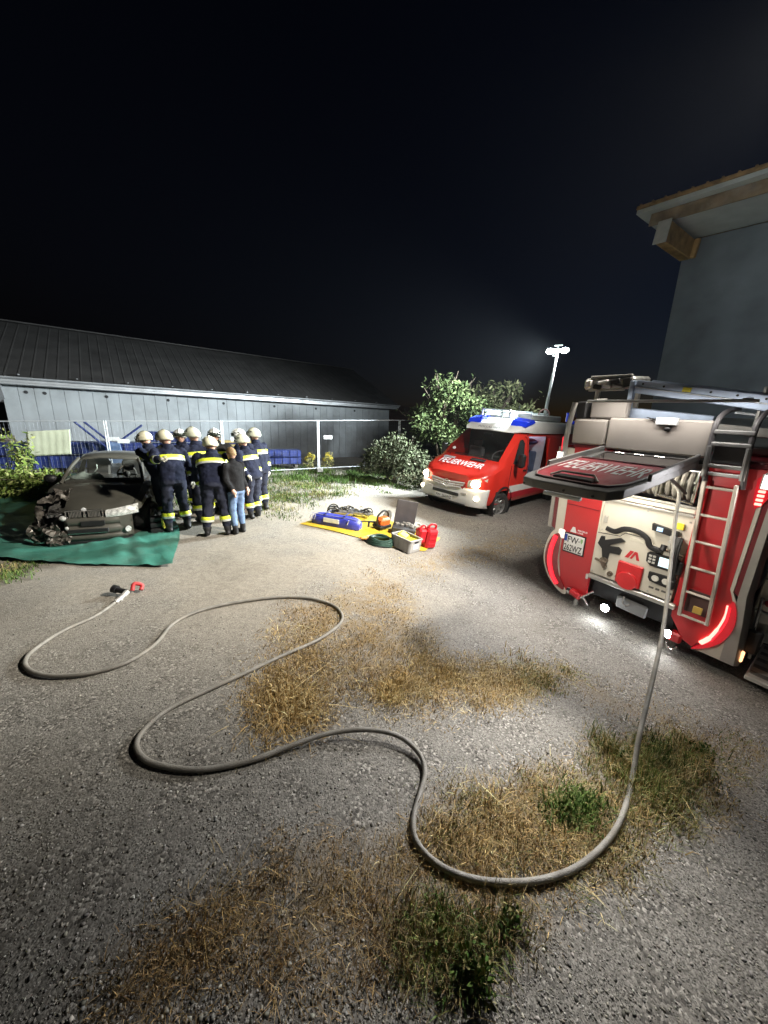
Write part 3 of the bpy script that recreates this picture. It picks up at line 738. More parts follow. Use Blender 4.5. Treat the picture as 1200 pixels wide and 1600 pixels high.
def on_wall(px, py, off=0.0):
    d = ray(px, py); o = Vector((0, 0, CAM_H)); q = Vector(wm.translation)+WN*off
    t = (q-o).dot(WN)/d.dot(WN); P = o+d*t-Vector(wm.translation); return P.dot(WU), P.z
_, zt = on_wall(1076, 376); _, zt2 = on_wall(1200, 346)
rise = (zt2-zt)/(on_wall(1200, 346)[0]-on_wall(1076, 376)[0])
WLEN = 8.0; OV = 2.1
MB().prism([(0, 0), (WLEN, 0), (WLEN, zt+rise*WLEN), (0, zt)], (0, 0, 0), X3, Z3, -.35, ez=Y3*-1).build('wall', plaster, bld)
MB().box((.15, 4.3, zt/2), (.3, 7.9, zt)).build('side_wall', plaster, bld)
# sloping soffit and roof edge: local z rises along x
sm = Matrix.Rotation(-math.atan(rise), 4, 'Y'); 
ru = vec(1, 0, rise).normalized(); rk = vec(-rise, 0, 1).normalized()
base = vec(0, 0, zt)
def rbox(x0, x1, y0, y1, z0, z1, bev=.01):
    mb = MB(); R = Matrix((ru, Y3, rk)).transposed()
    c = base+ru*(x0+x1)/2+Y3*(y0+y1)/2+rk*(z0+z1)/2
    return mb.box(c, (x1-x0, y1-y0, z1-z0), R=R, bev=bev)
rbox(-.30, WLEN, -OV, -.005, .02, .06).build('soffit', soffit, bld)
rbox(-.38, WLEN, -OV-.05, -OV, -.02, .34).build('fascia_board', wood2, bld)
rbox(-.75, WLEN, -OV-.32, -.004, .345, .47).build('drip_edge', soffit, bld)
rbox(.02, WLEN, .0, 7.5, .06, .5).build('roof_rear', mat('tile_edge', (.30, .18, .08), .8, var=.4, scale=5), bld)
rf2 = rbox(-.77, WLEN, -OV-.36, -.006, .475, .58).build('roof', mat('tile_edge', (.30, .18, .08), .8, var=.4, scale=5), bld)
k = -0.7
while k < 6:
    rbox(k, k+.06, -OV-.34, -OV-.2, .585, .63).build('tile', mat('tile_edge', (.30, .18, .08), .8), rf2); k += .36
rbox(.0, .34, -OV-.12, -.004, -.62, -.03, .02).build('beam', woodm, bld)
rbox(-.03, .37, -OV-.16, -OV-.122, -.66, .0, .01).build('beam_end_plate', mat('beam_plate', (.42, .40, .36), .6), bld)
rbox(.345, .5, -.16, -.004, -.62, -.03, .02).build('beam_stub', woodm, bld)
wp = on_wall(1039, 628, -.15)
MB().box((wp[0], -.15, 1.6), (.16, .16, 3.2), bev=.01).build('timber_post', mat('pale_timber', (.45, .36, .22), .7), bld)

# ================================================================== wheels
rub = mat('tyre_rubber', (0.022, 0.021, 0.02), 0.85, var=0.3, scale=12, dirt=0.5, dirtcol=(.10, .09, .075))
rimm = mat('rim_alloy', (0.36, 0.36, 0.35), 0.4, 0.8, var=0.15, scale=12, dirt=.3)
blackp = mat('black_plastic', (0.014, 0.014, 0.015), 0.5, var=0.2, scale=10)
chrome = mat('chrome', (0.75, 0.75, 0.74), 0.15, 1.0, var=0.05)
def wheel(parent, c, ax, r, w, spokes=7, steel=False):
    ax = Vector(ax).normalized(); c = Vector(c); o = MB()
    o.lathe([(r*.62, -w*.42), (r*.70, -w*.5), (r*.9, -w*.5), (r*.985, -w*.36), (r, -w*.2), (r, w*.2), (r*.985, w*.36), (r*.9, w*.5), (r*.70, w*.5), (r*.62, w*.42)], c, ax, 36)
    e = ax.orthogonal().normalized(); g = ax.cross(e)
    for i in range(44):
        a = 2*pi*i/44; d = e*cos(a)+g*sin(a); tn = -e*sin(a)+g*cos(a)
        R = Matrix((ax, tn, d)).transposed(); o.box(c+d*r*1.0, (w*.86, r*.05, r*.02), R=R)
    wh = empty('wheel'); wh.parent = parent
    ty = o.build('tyre', rub, wh)
    m = MB(); m.lathe([(r*.635, -w*.40), (r*.635, w*.40), (r*.60, w*.44), (r*.57, w*.34), (r*.55, w*.1)], c, ax, 30)
    m.cyl(c-ax*w*.1, c+ax*w*.30, r*.16, n=14)
    for i in range(spokes):
        a = 2*pi*i/spokes; d = e*cos(a)+g*sin(a); tn = -e*sin(a)+g*cos(a); R = Matrix((ax, tn, d)).transposed()
        m.box(c+d*r*.36+ax*w*.24, (w*.10, r*(.2 if steel else .11), r*.5), R=R, bev=.006)
    m.build('rim', rimm, wh)
    d2 = MB(); d2.lathe([(0.001, 0), (r*.5, 0)], c-ax*w*.05, ax, 20); d2.build('brake_disc', blackp, wh)
    return wh

# ================================================================== wrecked car
car_pos = Vector((-4.76, 5.30)); cyaw = radians(27.5)
cm = ground_frame(car_pos.x, car_pos.y, cyaw) @ Matrix.Rotation(radians(1.5), 4, 'Y') @ Matrix.Diagonal((0.84, 1.0, 0.98, 1))
cm.translation.z -= 0.12
car = empty('wrecked_car', cm, 'dark grey saloon car with a smashed front corner on the green tarpaulin', 'car')
paint = mat('dark_car_paint', (0.092, 0.089, 0.074), 0.45, 0.2, var=0.12, scale=3, coat=0.6, dirt=0.55, dirtcol=(.12, .11, .085))
paint_d = mat('crumpled_paint', (0.11, 0.10, 0.085), 0.35, 0.35, var=0.4, scale=9, dirt=0.6, dirtcol=(.17, .14, .12))
glass = mat('car_glass', (0.10, 0.105, 0.09), 0.06, var=.2, scale=2, alpha=0.32, coat=0.5)
dark_in = mat('car_interior', (0.035, 0.033, 0.028), 0.8, var=.3, scale=6)
ST = [  # y, half width, sill z, shoulder z, edge half width, top z
    (0.00, .50, .20, .60, .44, .640), (0.04, .66, .19, .61, .54, .665), (0.12, .76, .18, .645, .62, .70), (0.28, .835, .18, .69, .69, .745),
    (0.50, .875, .18, .745, .72, .80), (0.80, .90, .18, .80, .735, .86), (1.10, .905, .18, .85, .735, .905), (1.36, .91, .18, .885, .74, .945)]
def half(y, w, zb, zs, we, zt):
    return [(0.0, zb), (w*.90, zb), (w*.985, zb+.10), (w, (zb+zs)*.52), (w*.99, zs-.06), (w*.965, zs), (we, (zs+zt)*.5+.012), (we*.62, zt-.002), (we*.3, zt+.006), (0.0, zt+.008)]
def ring(st):
    h = half(*st); y = st[0]
    return [vec(-x, y, z) for x, z in h][::-1][:-1]+[vec(x, y, z) for x, z in h]
rings = [ring(s) for s in ST]
def crush(p):
    """collision damage on the right front corner (left in the photograph)"""
    k = max(0, min(1, (-p.x-.25)/.55))*max(0, min(1, (1.0-p.y)/.9))
    p = p.copy(); p.y += .34*k*(p.z > .3); p.z += -.10*k*max(0, p.z-.3)+.03*sin(p.x*31+p.y*17)*k; p.x += .10*k+.025*sin(p.z*40+p.y*9)*k
    return p
rings = [[crush(p) for p in r] for r in rings]
body = MB(); nr = len(rings[0])
def skipf(i, j):
    p = rings[i][j]; q = rings[i+1][j+1 if j+1 < nr else 0]; c = (p+q)*.5
    wheelarch = abs(abs(c.x)-.9) < .12 and .52 < c.y < 1.16 and c.z < .62
    hole = (c.x < -.47 and c.y < .80 and c.z > .50) or (c.x > .60 and c.y < .42 and c.z < .60)
    return wheelarch or hole
body.loft(rings, closed=False, skip=skipf)
# rear: flanks, boot
ST2 = [(1.36, .91, .18, .885, .74, .945), (1.8, .912, .18, .90, .80, .93), (3.0, .905, .18, .915, .80, .94), (3.6, .90, .19, .94, .76, 1.03), (4.1, .87, .22, .93, .72, 1.02), (4.4, .80, .27, .90, .66, .99), (4.52, .66, .32, .84, .54, .93)]
r2 = [ring(s) for s in ST2]
def skip2(i, j):
    p = r2[i][j]; q = r2[i+1][min(j+1, nr-1)]; c = (p+q)*.5
    return False
body.loft(r2, skip=skip2, cap1=True)
body.build('body', paint, car, smooth=40)
# bonnet edge lines, roof and pillars
hl = MB(); hl.tube(spline([(.70, .17, .70), (.73, .5, .785), (.745, .9, .86), (.75, 1.30, .925)], 5), .007, 5); hl.build('bonnet_gap', blackp, car)
roofm = MB()
RS = [(1.98, .565, 1.315), (2.12, .575, 1.355), (2.4, .585, 1.395), (2.8, .58, 1.405), (3.2, .57, 1.385), (3.42, .555, 1.345)]
roofm.loft([[vec(-w*1.03, y, z-.06), vec(-w, y, z-.02), vec(-w*.9, y, z), vec(-w*.45, y, z+.022), vec(0, y, z+.028), vec(w*.45, y, z+.022), vec(w*.9, y, z), vec(w, y, z-.02), vec(w*1.03, y, z-.06)] for y, w, z in RS])
ro = roofm.build('roof', paint, car, smooth=50); ro.modifiers.new('t', 'SOLIDIFY').thickness = .02
for s in (-1, 1):
    MB().tube(spline([(s*.74, 1.30, .92), (s*.665, 1.66, 1.16), (s*.585, 2.02, 1.325)], 5), .034, 8).build('windscreen_pillar', paint, car)
    MB().tube([(s*.77, 2.55, .92), (s*.60, 2.62, 1.36)], .045, 8).build('door_pillar', paint, car)
    MB().tube(spline([(s*.60, 3.36, 1.34), (s*.67, 3.65, 1.18), (s*.72, 3.98, 1.0)], 4), .06, 8).build('rear_pillar', paint, car)
def grid_patch(a, b, c, d, bow, n=8):
    rr = []
    for j in range(n+1):
        v = j/n; row = []
        for i in range(n+1):
            u = i/n; p = Vector(a).lerp(Vector(b), u).lerp(Vector(d).lerp(Vector(c), u), v)
            row.append(p+Vector(bow)*(1-(2*u-1)**2))
        rr.append(row)
    return rr
MB().loft(grid_patch((-.70, 1.33, .945), (.70, 1.33, .945), (.56, 2.0, 1.325), (-.56, 2.0, 1.325), (0, -.07, .015))).build('windscreen', glass, car, smooth=60)
MB().loft(grid_patch((-.52, 3.44, 1.34), (.52, 3.44, 1.34), (.62, 4.0, 1.02), (-.62, 4.0, 1.02), (0, .05, .01))).build('rear_window', glass, car, smooth=60)
for (ya, yb, yc, yd) in [(1.55, 2.5, 2.55, 2.08), (2.62, 3.55, 3.30, 2.66)]:
    MB().loft(grid_patch((-.80, ya, .93), (-.80, yb, .93), (-.60, yc, 1.33), (-.60, yd, 1.33), (0, 0, 0), 4)).build('side_window', glass, car, smooth=60)
MB().loft(grid_patch((.80, 2.62, .93), (.80, 3.55, .93), (.60, 3.30, 1.33), (.60, 2.66, 1.33), (0, 0, 0), 4)).build('side_window', glass, car, smooth=60)
# cabin
MB().box((0, 1.52, .92), (1.40, .40, .10), bev=.04).build('dashboard', dark_in, car)
for x in (-.36, .36):
    s = MB(); s.box((x, 2.55, 1.0), (.48, .14, .52), R=Matrix.Rotation(radians(-14), 3, 'X'), bev=.05); s.box((x, 2.68, 1.30), (.24, .08, .16), bev=.03); s.build('seat', mat('seat_cloth', (.10, .095, .08), .9), car)
sw = MB(); cc = vec(.36, 1.78, 1.03); e1, e2 = vec(1, 0, 0), vec(0, .35, .94).normalized()
sw.tube([cc+(e1*cos(a)+e2*sin(a))*.185 for a in np.linspace(0, 2*pi, 24, endpoint=False)], .016, 8, closed=True); sw.box(cc, (.34, .03, .05), bev=.01); sw.sphere(cc, (.07, .04, .07), 10, 6)
sw.build('steering_wheel', mat('wheel_grey', (.30, .29, .25), .6), car)
MB().sphere((.40, 1.86, 1.17), (.13, .07, .08), 14, 8).build('driver_headrest', blackp, car)
ab = MB(); ab.sphere((-.36, 1.62, .99), (.30, .12, .10), 20, 12)
ab.v = [(x+.02*sin(y*40+z*30), y, z+.02*sin(x*25)) for x, y, z in ab.v]
ab.build('airbag', mat('airbag_cloth', (.52, .66, .60), .8, var=.1), car)
MB().tube([(-.22, 1.60, 1.09), (-.16, 1.62, 1.17), (-.17, 1.65, 1.24)], .012, 6).build('airbag_strap', mat('airbag_cloth', (.52, .66, .60), .8), car)
# grille, lamps, bumper
for s in (-1, 1):
    c = s*.14-.02
    gr = MB(); pl = [(-.125, -.03), (-.115, .055), (.115, .065), (.13, .035), (.115, -.06), (-.10, -.07)]
    pl = [(p[0]*s, p[1]) for p in pl]
    gr.tube([vec(c+p[0], -.018, .612+p[1]) for p in spline([(q[0], q[1], 0) for q in pl], 4, True)], .014, 6, closed=True)
    g = gr.build('kidney_grille', chrome, car)
    MB().box((c, -.002, .612), (.205, .02, .10), bev=.01).build('grille_mesh', blackp, g)
    for k in range(9): MB().box((c-.085+k*.0212, -.016, .612), (.010, .014, .094)).build('slat', chrome, g)
MB().cyl((-.03, -.005, .682), (-.03, .012, .686), .038, n=16).build('badge', mat('badge_white', (.75, .75, .75), .3), car)
lensm = mat('lamp_lens', (.55, .56, .54), .08, var=.5, scale=22, coat=1.0)
hb = MB(); rr = []
for u in np.linspace(0, 1, 9):
    x = .30+.50*u; y = -.012+.16*u**2.2
    rr.append([vec(x, y-.02, .545+.03*u), vec(x, y-.04, .58+.035*u), vec(x, y-.032, .635+.05*u), vec(x, y+.008, .668+.066*u)])
hl_ = hb.loft(rr).build('headlight', lensm, car, smooth=60)
for u in (.35, .68): MB().cyl(vec(.335+.43*u, -.035+.16*u**2.2, .628+.03*u), vec(.335+.43*u, .0+.16*u**2.2, .63+.03*u), .032, n=14).build('reflector', chrome, hl_)
bp = MB()
for (z0, z1, off) in [(.17, .28, -.055), (.275, .43, -.05), (.425, .56, -.045)]:
    row = []
    for t in np.linspace(-.42, .86, 15):
        x = .80*t; y = off+.26*abs(t)**3.2; row.append((x, y))
    bp.loft([[vec(x, y+.02*(z0 < .2), z0) for x, y in row], [vec(x, y-.015, (z0+z1)/2) for x, y in row], [vec(x, y, z1) for x, y in row]])
bo_ = bp.build('front_bumper', paint, car, smooth=50); bo_.modifiers.new('t', 'SOLIDIFY').thickness = .02
MB().box((.02, -.078, .345), (.62, .03, .07), bev=.01).build('air_intake', blackp, bo_)
MB().box((.02, -.085, .315), (.60, .012, .012)).build('intake_bar', chrome, bo_)
MB().box((.10, -.075, .47), (.36, .012, .085), bev=.005).build('plate_mount', blackp, bo_)
lip = MB(); lip.tube([vec(.80*t, -.09+.26*abs(t)**3.2, .165) for t in np.linspace(-.55, .86, 16)], .022, 6); lip.build('bumper_lip', blackp, bo_)
MB().cyl((.62, .005, .33), (.63, -.03, .33), .05, n=14).build('fog_lamp', lensm, bo_)
# torn corner: engine parts, folded wing, hanging bumper skin
jm = mat('engine_metal', (.11, .105, .10), .5, .5, var=.5, scale=20)
en = MB()
for _ in range(38):
    c = (random.uniform(-.74, -.40), random.uniform(.08, .75), random.uniform(.28, .66)); en.box(c, [random.uniform(.04, .2) for _ in range(3)], R=Matrix.Rotation(random.uniform(0, 3), 3, random.choice('XYZ')), bev=.008)
for _ in range(14):
    p = vec(random.uniform(-.75, -.4), random.uniform(0, .5), random.uniform(.3, .7)); en.tube(spline([p, p+vec(random.uniform(-.2, .2), random.uniform(-.1, .2), random.uniform(-.15, .1)), p+vec(random.uniform(-.25, .25), .2, random.uniform(-.2, .05))], 4), .014, 6)
en.build('engine_parts', [jm], car)
def crumple(c, ex, ey, w, h, amp, n=9, seed=0):
    rnd = random.Random(seed); ex = Vector(ex).normalized(); ey = Vector(ey).normalized(); ez = ex.cross(ey); rr = []
    ph = [rnd.uniform(0, 6) for _ in range(6)]
    for j in range(n+1):
        row = []
        for i in range(n+1):
            u = i/n-.5; v = j/n-.5
            d = amp*(sin(u*9+ph[0]+v*4)*.5+abs(sin(v*8+ph[1]+u*5))*.7+.3*sin(u*23+v*17+ph[2]))
            row.append(Vector(c)+ex*w*u*(1+.15*sin(v*5+ph[3]))+ey*h*v*(1+.2*sin(u*4+ph[4]))+ez*d)
        rr.append(row)
    return rr
for (nm, c, ex, ey, w, h, amp, sd, mt) in [('folded_wing', (-.80, .30, .46), (.35, -1, .1), (.25, .1, 1), .54, .40, .07, 1, paint_d), ('hanging_bumper', (-.62, -.03, .33), (1, -.35, .0), (.1, -.12, 1), .44, .30, .06, 2, paint_d),
        ('torn_bonnet_corner', (-.58, .62, .80), (1, -.2, .1), (.1, 1, .35), .40, .42, .06, 3, paint_d), ('inner_wing', (-.56, .45, .58), (.2, 1, 0), (.1, .2, 1), .5, .34, .05, 4, dark_in), ('bumper_shard', (-.42, -.06, .24), (1, .3, .1), (0, .2, 1), .30, .20, .05, 6, paint_d)]:
    o = MB().loft(crumple(c, ex, ey, w, h, amp, seed=sd)).build(nm, mt, car, smooth=0); o.modifiers.new('t', 'SOLIDIFY').thickness = .012
MB().sphere((-.34, .0, .555), (.07, .05, .05), 12, 8).build('broken_lamp', lensm, car)
MB().sphere((-.30, -.04, .40), (.035, .03, .03), 10, 6).build('lamp_shard', lensm, car)
# torn wing and opened flank on the driver side
o = MB().loft(crumple((.90, .98, .70), (.15, 1, .05), (-.1, 0, 1), .5, .34, .035, seed=9)).build('bent_wing', mat('scraped_paint', (.14, .13, .11), .5, .3, var=.6, scale=14), car, smooth=30); o.modifiers.new('t', 'SOLIDIFY').thickness = .01
dr = MB().loft(crumple((1.06, 1.95, .58), (.35, .95, 0), (0, 0, 1), 1.05, .72, .03, seed=12)).build('forced_door', paint, car, smooth=30); dr.modifiers.new('t', 'SOLIDIFY').thickness = .05
MB().box((1.10, 1.62, 1.0), (.20, .10, .12), bev=.04).build('door_mirror', blackp, car)
MB().sphere((-1.0, 1.60, .98), (.12, .07, .08), 14, 8).build('door_mirror', blackp, car)
MB().tube([(-.88, 1.58, .95), (-1.0, 1.6, .97)], .02, 6).build('mirror_arm', blackp, car)
for s in (-1, 1):
    a = MB(); a.lathe([(.36, 0), (.365, .12)], (s*.82, .84, .33), (s, 0, 0), 28); a.lathe([(.001, 0), (.36, 0)], (s*.72, .84, .36), (s, 0, 0), 24); a.build('wheel_arch', blackp, car)
wheel(car, (.86, .72, .315), (cos(radians(-24)), sin(radians(-24)), 0), .325, .22, 9)
wheel(car, (-.74, .92, .315), (-1, .1, 0), .315, .21, 9)
wheel(car, (.79, 3.62, .315), (1, 0, 0), .315, .21, 9); wheel(car, (-.79, 3.62, .315), (-1, 0, 0), .315, .21, 9)

# green tarpaulin under the car
TP = [(-30, 745), (120, 740), (250, 745), (280, 826), (273, 886), (200, 886), (90, 882), (-60, 872)]
tq = [on_ground(*p) for p in TP]
ctr = sum(tq, Vector())/len(tq); rr = []
edge = []
for i_ in range(len(tq)):
    for q_ in range(12):
        f_ = q_/12; pp = tq[i_].lerp(tq[(i_+1) % len(tq)], f_); edge.append(pp+Vector((.02*sin(pp.x*5), .02*sin(pp.x*7+1), 0)))
rr = []
for j in range(31):
    f = j/30; row = []
    for p in edge:
        q = ctr.lerp(p, f); r = (q-ctr).length
        w = .012*sin(q.x*3.1+q.y*5.2)+.010*abs(sin(q.x*6.3-q.y*3.4+1))+.014*max(0, sin(q.x*2.2+q.y*1.1+2))**4+.007*sin(q.x*17+q.y*13)+.012*max(0, sin(q.x*8.5-q.y*11+3*sin(q.y*2)))**6
        fold = .10*math.exp(-((q.x+6.6)**2+(q.y-5.6)**2)/.25)*abs(sin(q.x*9+q.y*6))
        row.append(vec(q.x, q.y, ghf(q.x, q.y)+.016+1.5*abs(w)+fold))
    row.append(row[0]); rr.append(row)
tp = MB().loft(rr).build('tarpaulin', mat('green_tarpaulin', (0.05, 0.19, 0.145), 0.45, var=0.3, scale=2.5, bump=.25, bscale=26, dirt=.3, dirtcol=(.16, .17, .13)), smooth=80)
tag(tp, 'crumpled green tarpaulin spread under the wrecked car', 'tarpaulin')
# black wheel chock box with yellow strap beside the front wheel
p = on_ground(247, 833)
t = empty('step_block', ground_frame(p.x, p.y, cyaw), 'black step block with a yellow strap beside the car front wheel', 'block')
mb = MB()
for k in range(3): mb.box((0, .10+k*.02, .05+k*.09), (.20, .30-k*.07, .086), bev=.012)
mb.build('body', blackp, t)
MB().tube(spline([(.09, -.03, .27), (.12, -.07, .2), (.12, -.08, .10), (.10, -.06, .13), (.09, -.03, .24)], 4), .012, 6).build('strap', mat('yellow_strap', (.65, .58, .08), .6), t)

# ================================================================== rescue van
vx, vy = 1.66, 9.20; vyaw = radians(-46.5)
vm = Matrix.Translation((vx, vy, -.36)) @ Matrix.Rotation(vyaw, 4, 'Z') @ Matrix.Rotation(radians(4.0), 4, 'Y') @ Matrix.Diagonal((1.09, 1.0, 1.0, 1))
van = empty('fire_service_van', vm, 'red and white fire service van with lit headlights and roof beacons', 'van')
vred = mat('fire_red_van', (0.64, 0.032, 0.020), 0.3, var=.06, scale=2, coat=.6)
vwhite = mat('van_white', (0.74, 0.74, 0.70), 0.35, var=.05, scale=3, coat=.4, dirt=.2, dirtcol=(.5, .47, .4))
vglass = mat('dark_glass', (0.030, 0.034, 0.034), 0.08, var=.7, scale=5, coat=1.0)
VS = [(.0, .62, .46, [(.60, 1.08), (.55, 1.15), (.45, 1.18)], 1.19), (.05, .76, .46, [(.73, 1.10), (.67, 1.17), (.53, 1.20)], 1.21), (.14, .87, .46, [(.84, 1.13), (.78, 1.20), (.62, 1.235)], 1.25), (.30, .95, .45, [(.925, 1.20), (.86, 1.27), (.70, 1.305)], 1.325),
      (.60, .985, .42, [(.965, 1.32), (.90, 1.40), (.74, 1.43)], 1.45), (.88, .99, .42, [(.98, 1.42), (.90, 1.50), (.78, 1.53)], 1.555), (1.25, .995, .42, [(.985, 1.45), (.885, 1.80), (.75, 1.90)], 1.93), (1.70, .995, .42, [(.985, 1.45), (.865, 2.10), (.69, 2.27)], 2.305),
      (2.05, .995, .42, [(.985, 1.45), (.865, 2.18), (.73, 2.36)], 2.39), (2.18, .995, .42, [(.985, 1.45), (.865, 2.20), (.74, 2.38)], 2.41), (3.38, .995, .42, [(.985, 1.45), (.865, 2.20), (.74, 2.38)], 2.41), (4.3, .995, .42, [(.985, 1.45), (.865, 2.20), (.74, 2.38)], 2.41), (5.85, .98, .44, [(.97, 1.45), (.855, 2.20), (.73, 2.37)], 2.40)]
vr = []
for y, w, zb, up, zc in VS:
    h = [(0, zb), (w*.93, zb), (w, zb+.12), (w, .80 if y > .2 else .8), up[0], up[1], up[2], (up[2][0]*.5, zc-.008), (0, zc)]
    vr.append([vec(-x, y, z) for x, z in h][::-1][:-1]+[vec(x, y, z) for x, z in h])
nv = len(vr[0])
def vskip(i, j):
    a, b, c, d = vr[i][j], vr[i][j+1], vr[i+1][j], vr[i+1][j+1]; m = (a+b+c+d)*.25
    if m.x > .5 and 2.18 < m.y < 3.38 and .75 < m.z < 2.15: return True
    if abs(m.x) > .9 and (.60 < m.y < 1.3) and m.z < .85: return True
    if abs(m.x) < .76 and .9 < m.y < 1.7 and m.z > 1.55: return True
    return False
vb = MB(); vb.loft(vr, skip=vskip, cap0=True, cap1=True); vb.build('body', vred, van, smooth=38)
def xs(z): return .992-(max(z, 1.45)-1.45)*.165
def vpanel(nm, pts, m, x_off=.006, side=1, th=.012, parent=None):
    return MB().add([vec(side*(xs(z)+x_off), y, z) for y, z in pts]+[vec(side*(xs(z)+x_off-th), y, z) for y, z in pts],
        [tuple(range(len(pts))), tuple(range(len(pts), 2*len(pts)))[::-1]]+[(i, (i+1) % len(pts), len(pts)+(i+1) % len(pts), len(pts)+i) for i in range(len(pts))]).build(nm, m, parent or van, smooth=0)
# windscreen follows the sloping front
wr = []
for t in np.linspace(0, 1, 9):
    y = .915+t*.76; ea = vec(.775-.085*t, y, 1.555+t*(2.265-1.555)-.03*sin(pi*t)*-1); zc = ea.z+.035
    wr.append([vec(ea.x*u, y-.05*(1-u*u)+.0, ea.z+(zc-ea.z)*(1-u*u)+.012) for u in np.linspace(-1, 1, 13)])
wglass = mat('screen_glass', (.02, .024, .024), .05, var=.3, scale=3, alpha=.45, coat=1.0)
ws = MB().loft(wr).build('windscreen', wglass, van, smooth=70)
MB().box((0, 1.18, 1.44), (1.6, .60, .12), bev=.05).build('dashboard', mat('van_trim', (.05, .052, .055), .7), van)
for x in (-.50, .48):
    s_ = MB(); s_.box((x, 2.0, 1.45), (.48, .14, .62), R=Matrix.Rotation(radians(-10), 3, 'X'), bev=.06); s_.box((x, 2.06, 1.86), (.26, .10, .18), bev=.04); s_.build('front_seat', mat('van_seat', (.13, .135, .14), .85), van)
sw = MB(); sc2 = vec(.46, 1.55, 1.58); sw.tube([sc2+vec(cos(a)*.20, sin(a)*.10, sin(a)*.17) for a in np.linspace(0, 2*pi, 22, endpoint=False)], .018, 7, closed=True); sw.box(sc2, (.36, .03, .04)); sw.build('steering_wheel', mat('wheel_grey2', (.20, .20, .20), .6), van)
MB().box((0, 1.62, 2.16), (.26, .05, .08), bev=.02).build('mirror', blackp, van)
MB().box((0, 2.14, 1.6), (1.7, .04, 1.3)).build('bulkhead', mat('van_trim', (.05, .052, .055), .7), van)
MB().tube(spline([(-.5, .885, 1.585), (-.1, .86, 1.61), (.45, .885, 1.60)], 4), .012, 6).build('wiper', blackp, ws)
MB().cyl((-.62, 1.02, 1.70), (-.62, 1.0, 1.71), .045, n=14).build('sticker', mat('badge_white', (.75, .75, .75), .3), ws)
for s in (-1, 1):
    vpanel('door_window', [(1.28, 1.50), (1.86, 1.50), (1.92, 2.02), (1.80, 2.12), (1.66, 2.10)], vglass, side=s)
    d = MB(); pts = [(1.20, 1.45), (1.18, .56), (2.08, .56), (2.12, 1.4), (2.10, 2.12), (1.95, 2.20)]
    d.tube([vec(s*(xs(z)+.002), y, z) for y, z in pts], .006, 5); d.build('door_gap', blackp, van)
    MB().box((s*1.002, 1.98, 1.28), (.03, .16, .045), bev=.01).build('door_handle', blackp, van)
    mr = MB(); mr.box((s*1.16, 1.33, 1.60), (.17, .16, .36), bev=.05); mr.tube([(s*.97, 1.38, 1.48), (s*1.12, 1.36, 1.47)], .03, 8); mr.build('wing_mirror', blackp, van)
    vpanel('lower_stripe', [(1.30, .56), (5.7, .56), (5.7, .70), (1.30, .70)], mat('stripe_red', (.42, .02, .03), .35), .010, s)
    vpanel('side_stripe', [(1.28, .715), (5.7, .715), (5.7, .90), (1.26, .90)], vwhite, .010, s)
vpanel('rear_window', [(3.55, 1.5), (4.6, 1.5), (4.6, 2.1), (3.55, 2.1)], vglass); vpanel('rear_window', [(2.3, 1.5), (4.6, 1.5), (4.6, 2.1), (2.3, 2.1)], vglass, side=-1)
vpanel('opened_sliding_door', [(3.42, .72), (4.65, .72), (4.65, 2.16), (3.42, 2.16)], vred, .07, th=.05)
# load space seen through the open side door
li = mat('cabin_panel', (.50, .53, .62), .6, var=.1)
MB().box((-.3, 2.78, 1.4), (.04, 1.3, 1.6)).build('partition', li, van)
MB().box((.3, 2.78, .70), (1.3, 1.3, .05)).build('cabin_floor', blackp, van)
MB().box((.25, 3.36, 1.45), (1.2, .04, 1.5)).build('cabin_wall', li, van)
s = MB(); s.box((.45, 3.05, 1.05), (.5, .5, .14), bev=.05); s.box((.45, 3.28, 1.42), (.5, .12, .62), bev=.05); s.build('cabin_seat', mat('seat_blue', (.06, .08, .14), .8), van)
MB().box((.72, 2.30, 1.35), (.10, .08, 1.1), R=Matrix.Rotation(radians(6), 3, 'X'), bev=.02).build('grab_pole', mat('orange_paint', (.75, .22, .05), .5), van)
MB().sphere((.5, 2.95, 2.02), (.30, .28, .10), 14, 8).build('stowed_jacket', mat('navy_bag', (.04, .05, .14), .8), van)
# white nose: bumper, grille, lamps
bpr = MB(); rw = []
for t in np.linspace(-1, 1, 25):
    a = abs(t); x = .985*(t if a < .72 else math.copysign(.72+(.28)*(1-(1-(a-.72)/.28)**1.7), t)); y = -.075+.10*a**2+.52*max(0, a-.66)**1.6*2.6
    rw.append((x, y))
prof = [(.40, .05), (.42, -.01), (.52, -.03), (.64, -.025), (.72, .0), (.80, .01), (.86, .035)]
bpr.loft([[vec(x, y+o, z+(.06*max(0, abs(x)-.5) if z > .7 else 0)) for x, y in rw] for z, o in prof])
vbp = bpr.build('front_bumper', vwhite, van, smooth=50); vbp.modifiers.new('t', 'SOLIDIFY').thickness = .03
MB().box((0, -.105, .66), (.78, .03, .085), bev=.02).build('air_intake', blackp, vbp)
MB().box((0, -.10, .435), (1.2, .03, .03), bev=.01).build('skid_strip', blackp, vbp)
npl = MB().box((-.02, -.122, .545), (.52, .012, .115), bev=.004).build('number_plate', mat('plate_white', (.80, .80, .78), .4), vbp)
MB().text('FW\u00b7 266WZ', (-.25, -.1285, .505), X3, Z3, .46, .075, bold=.01).build('lettering', blackp, npl, smooth=0)
gr = MB(); gp_ = [(-.50, .98), (.50, .98), (.42, .82), (.0, .765), (-.42, .82)]
gr.prism([(x*1.06, z) for x, z in gp_], (0, -.035, 0), X3, Z3, .03, ez=Y3).build('grille', mat('stripe_red', (.42, .02, .03), .35), van, smooth=0)
slm = mat('grille_silver', (.72, .71, .68), .4, .1)
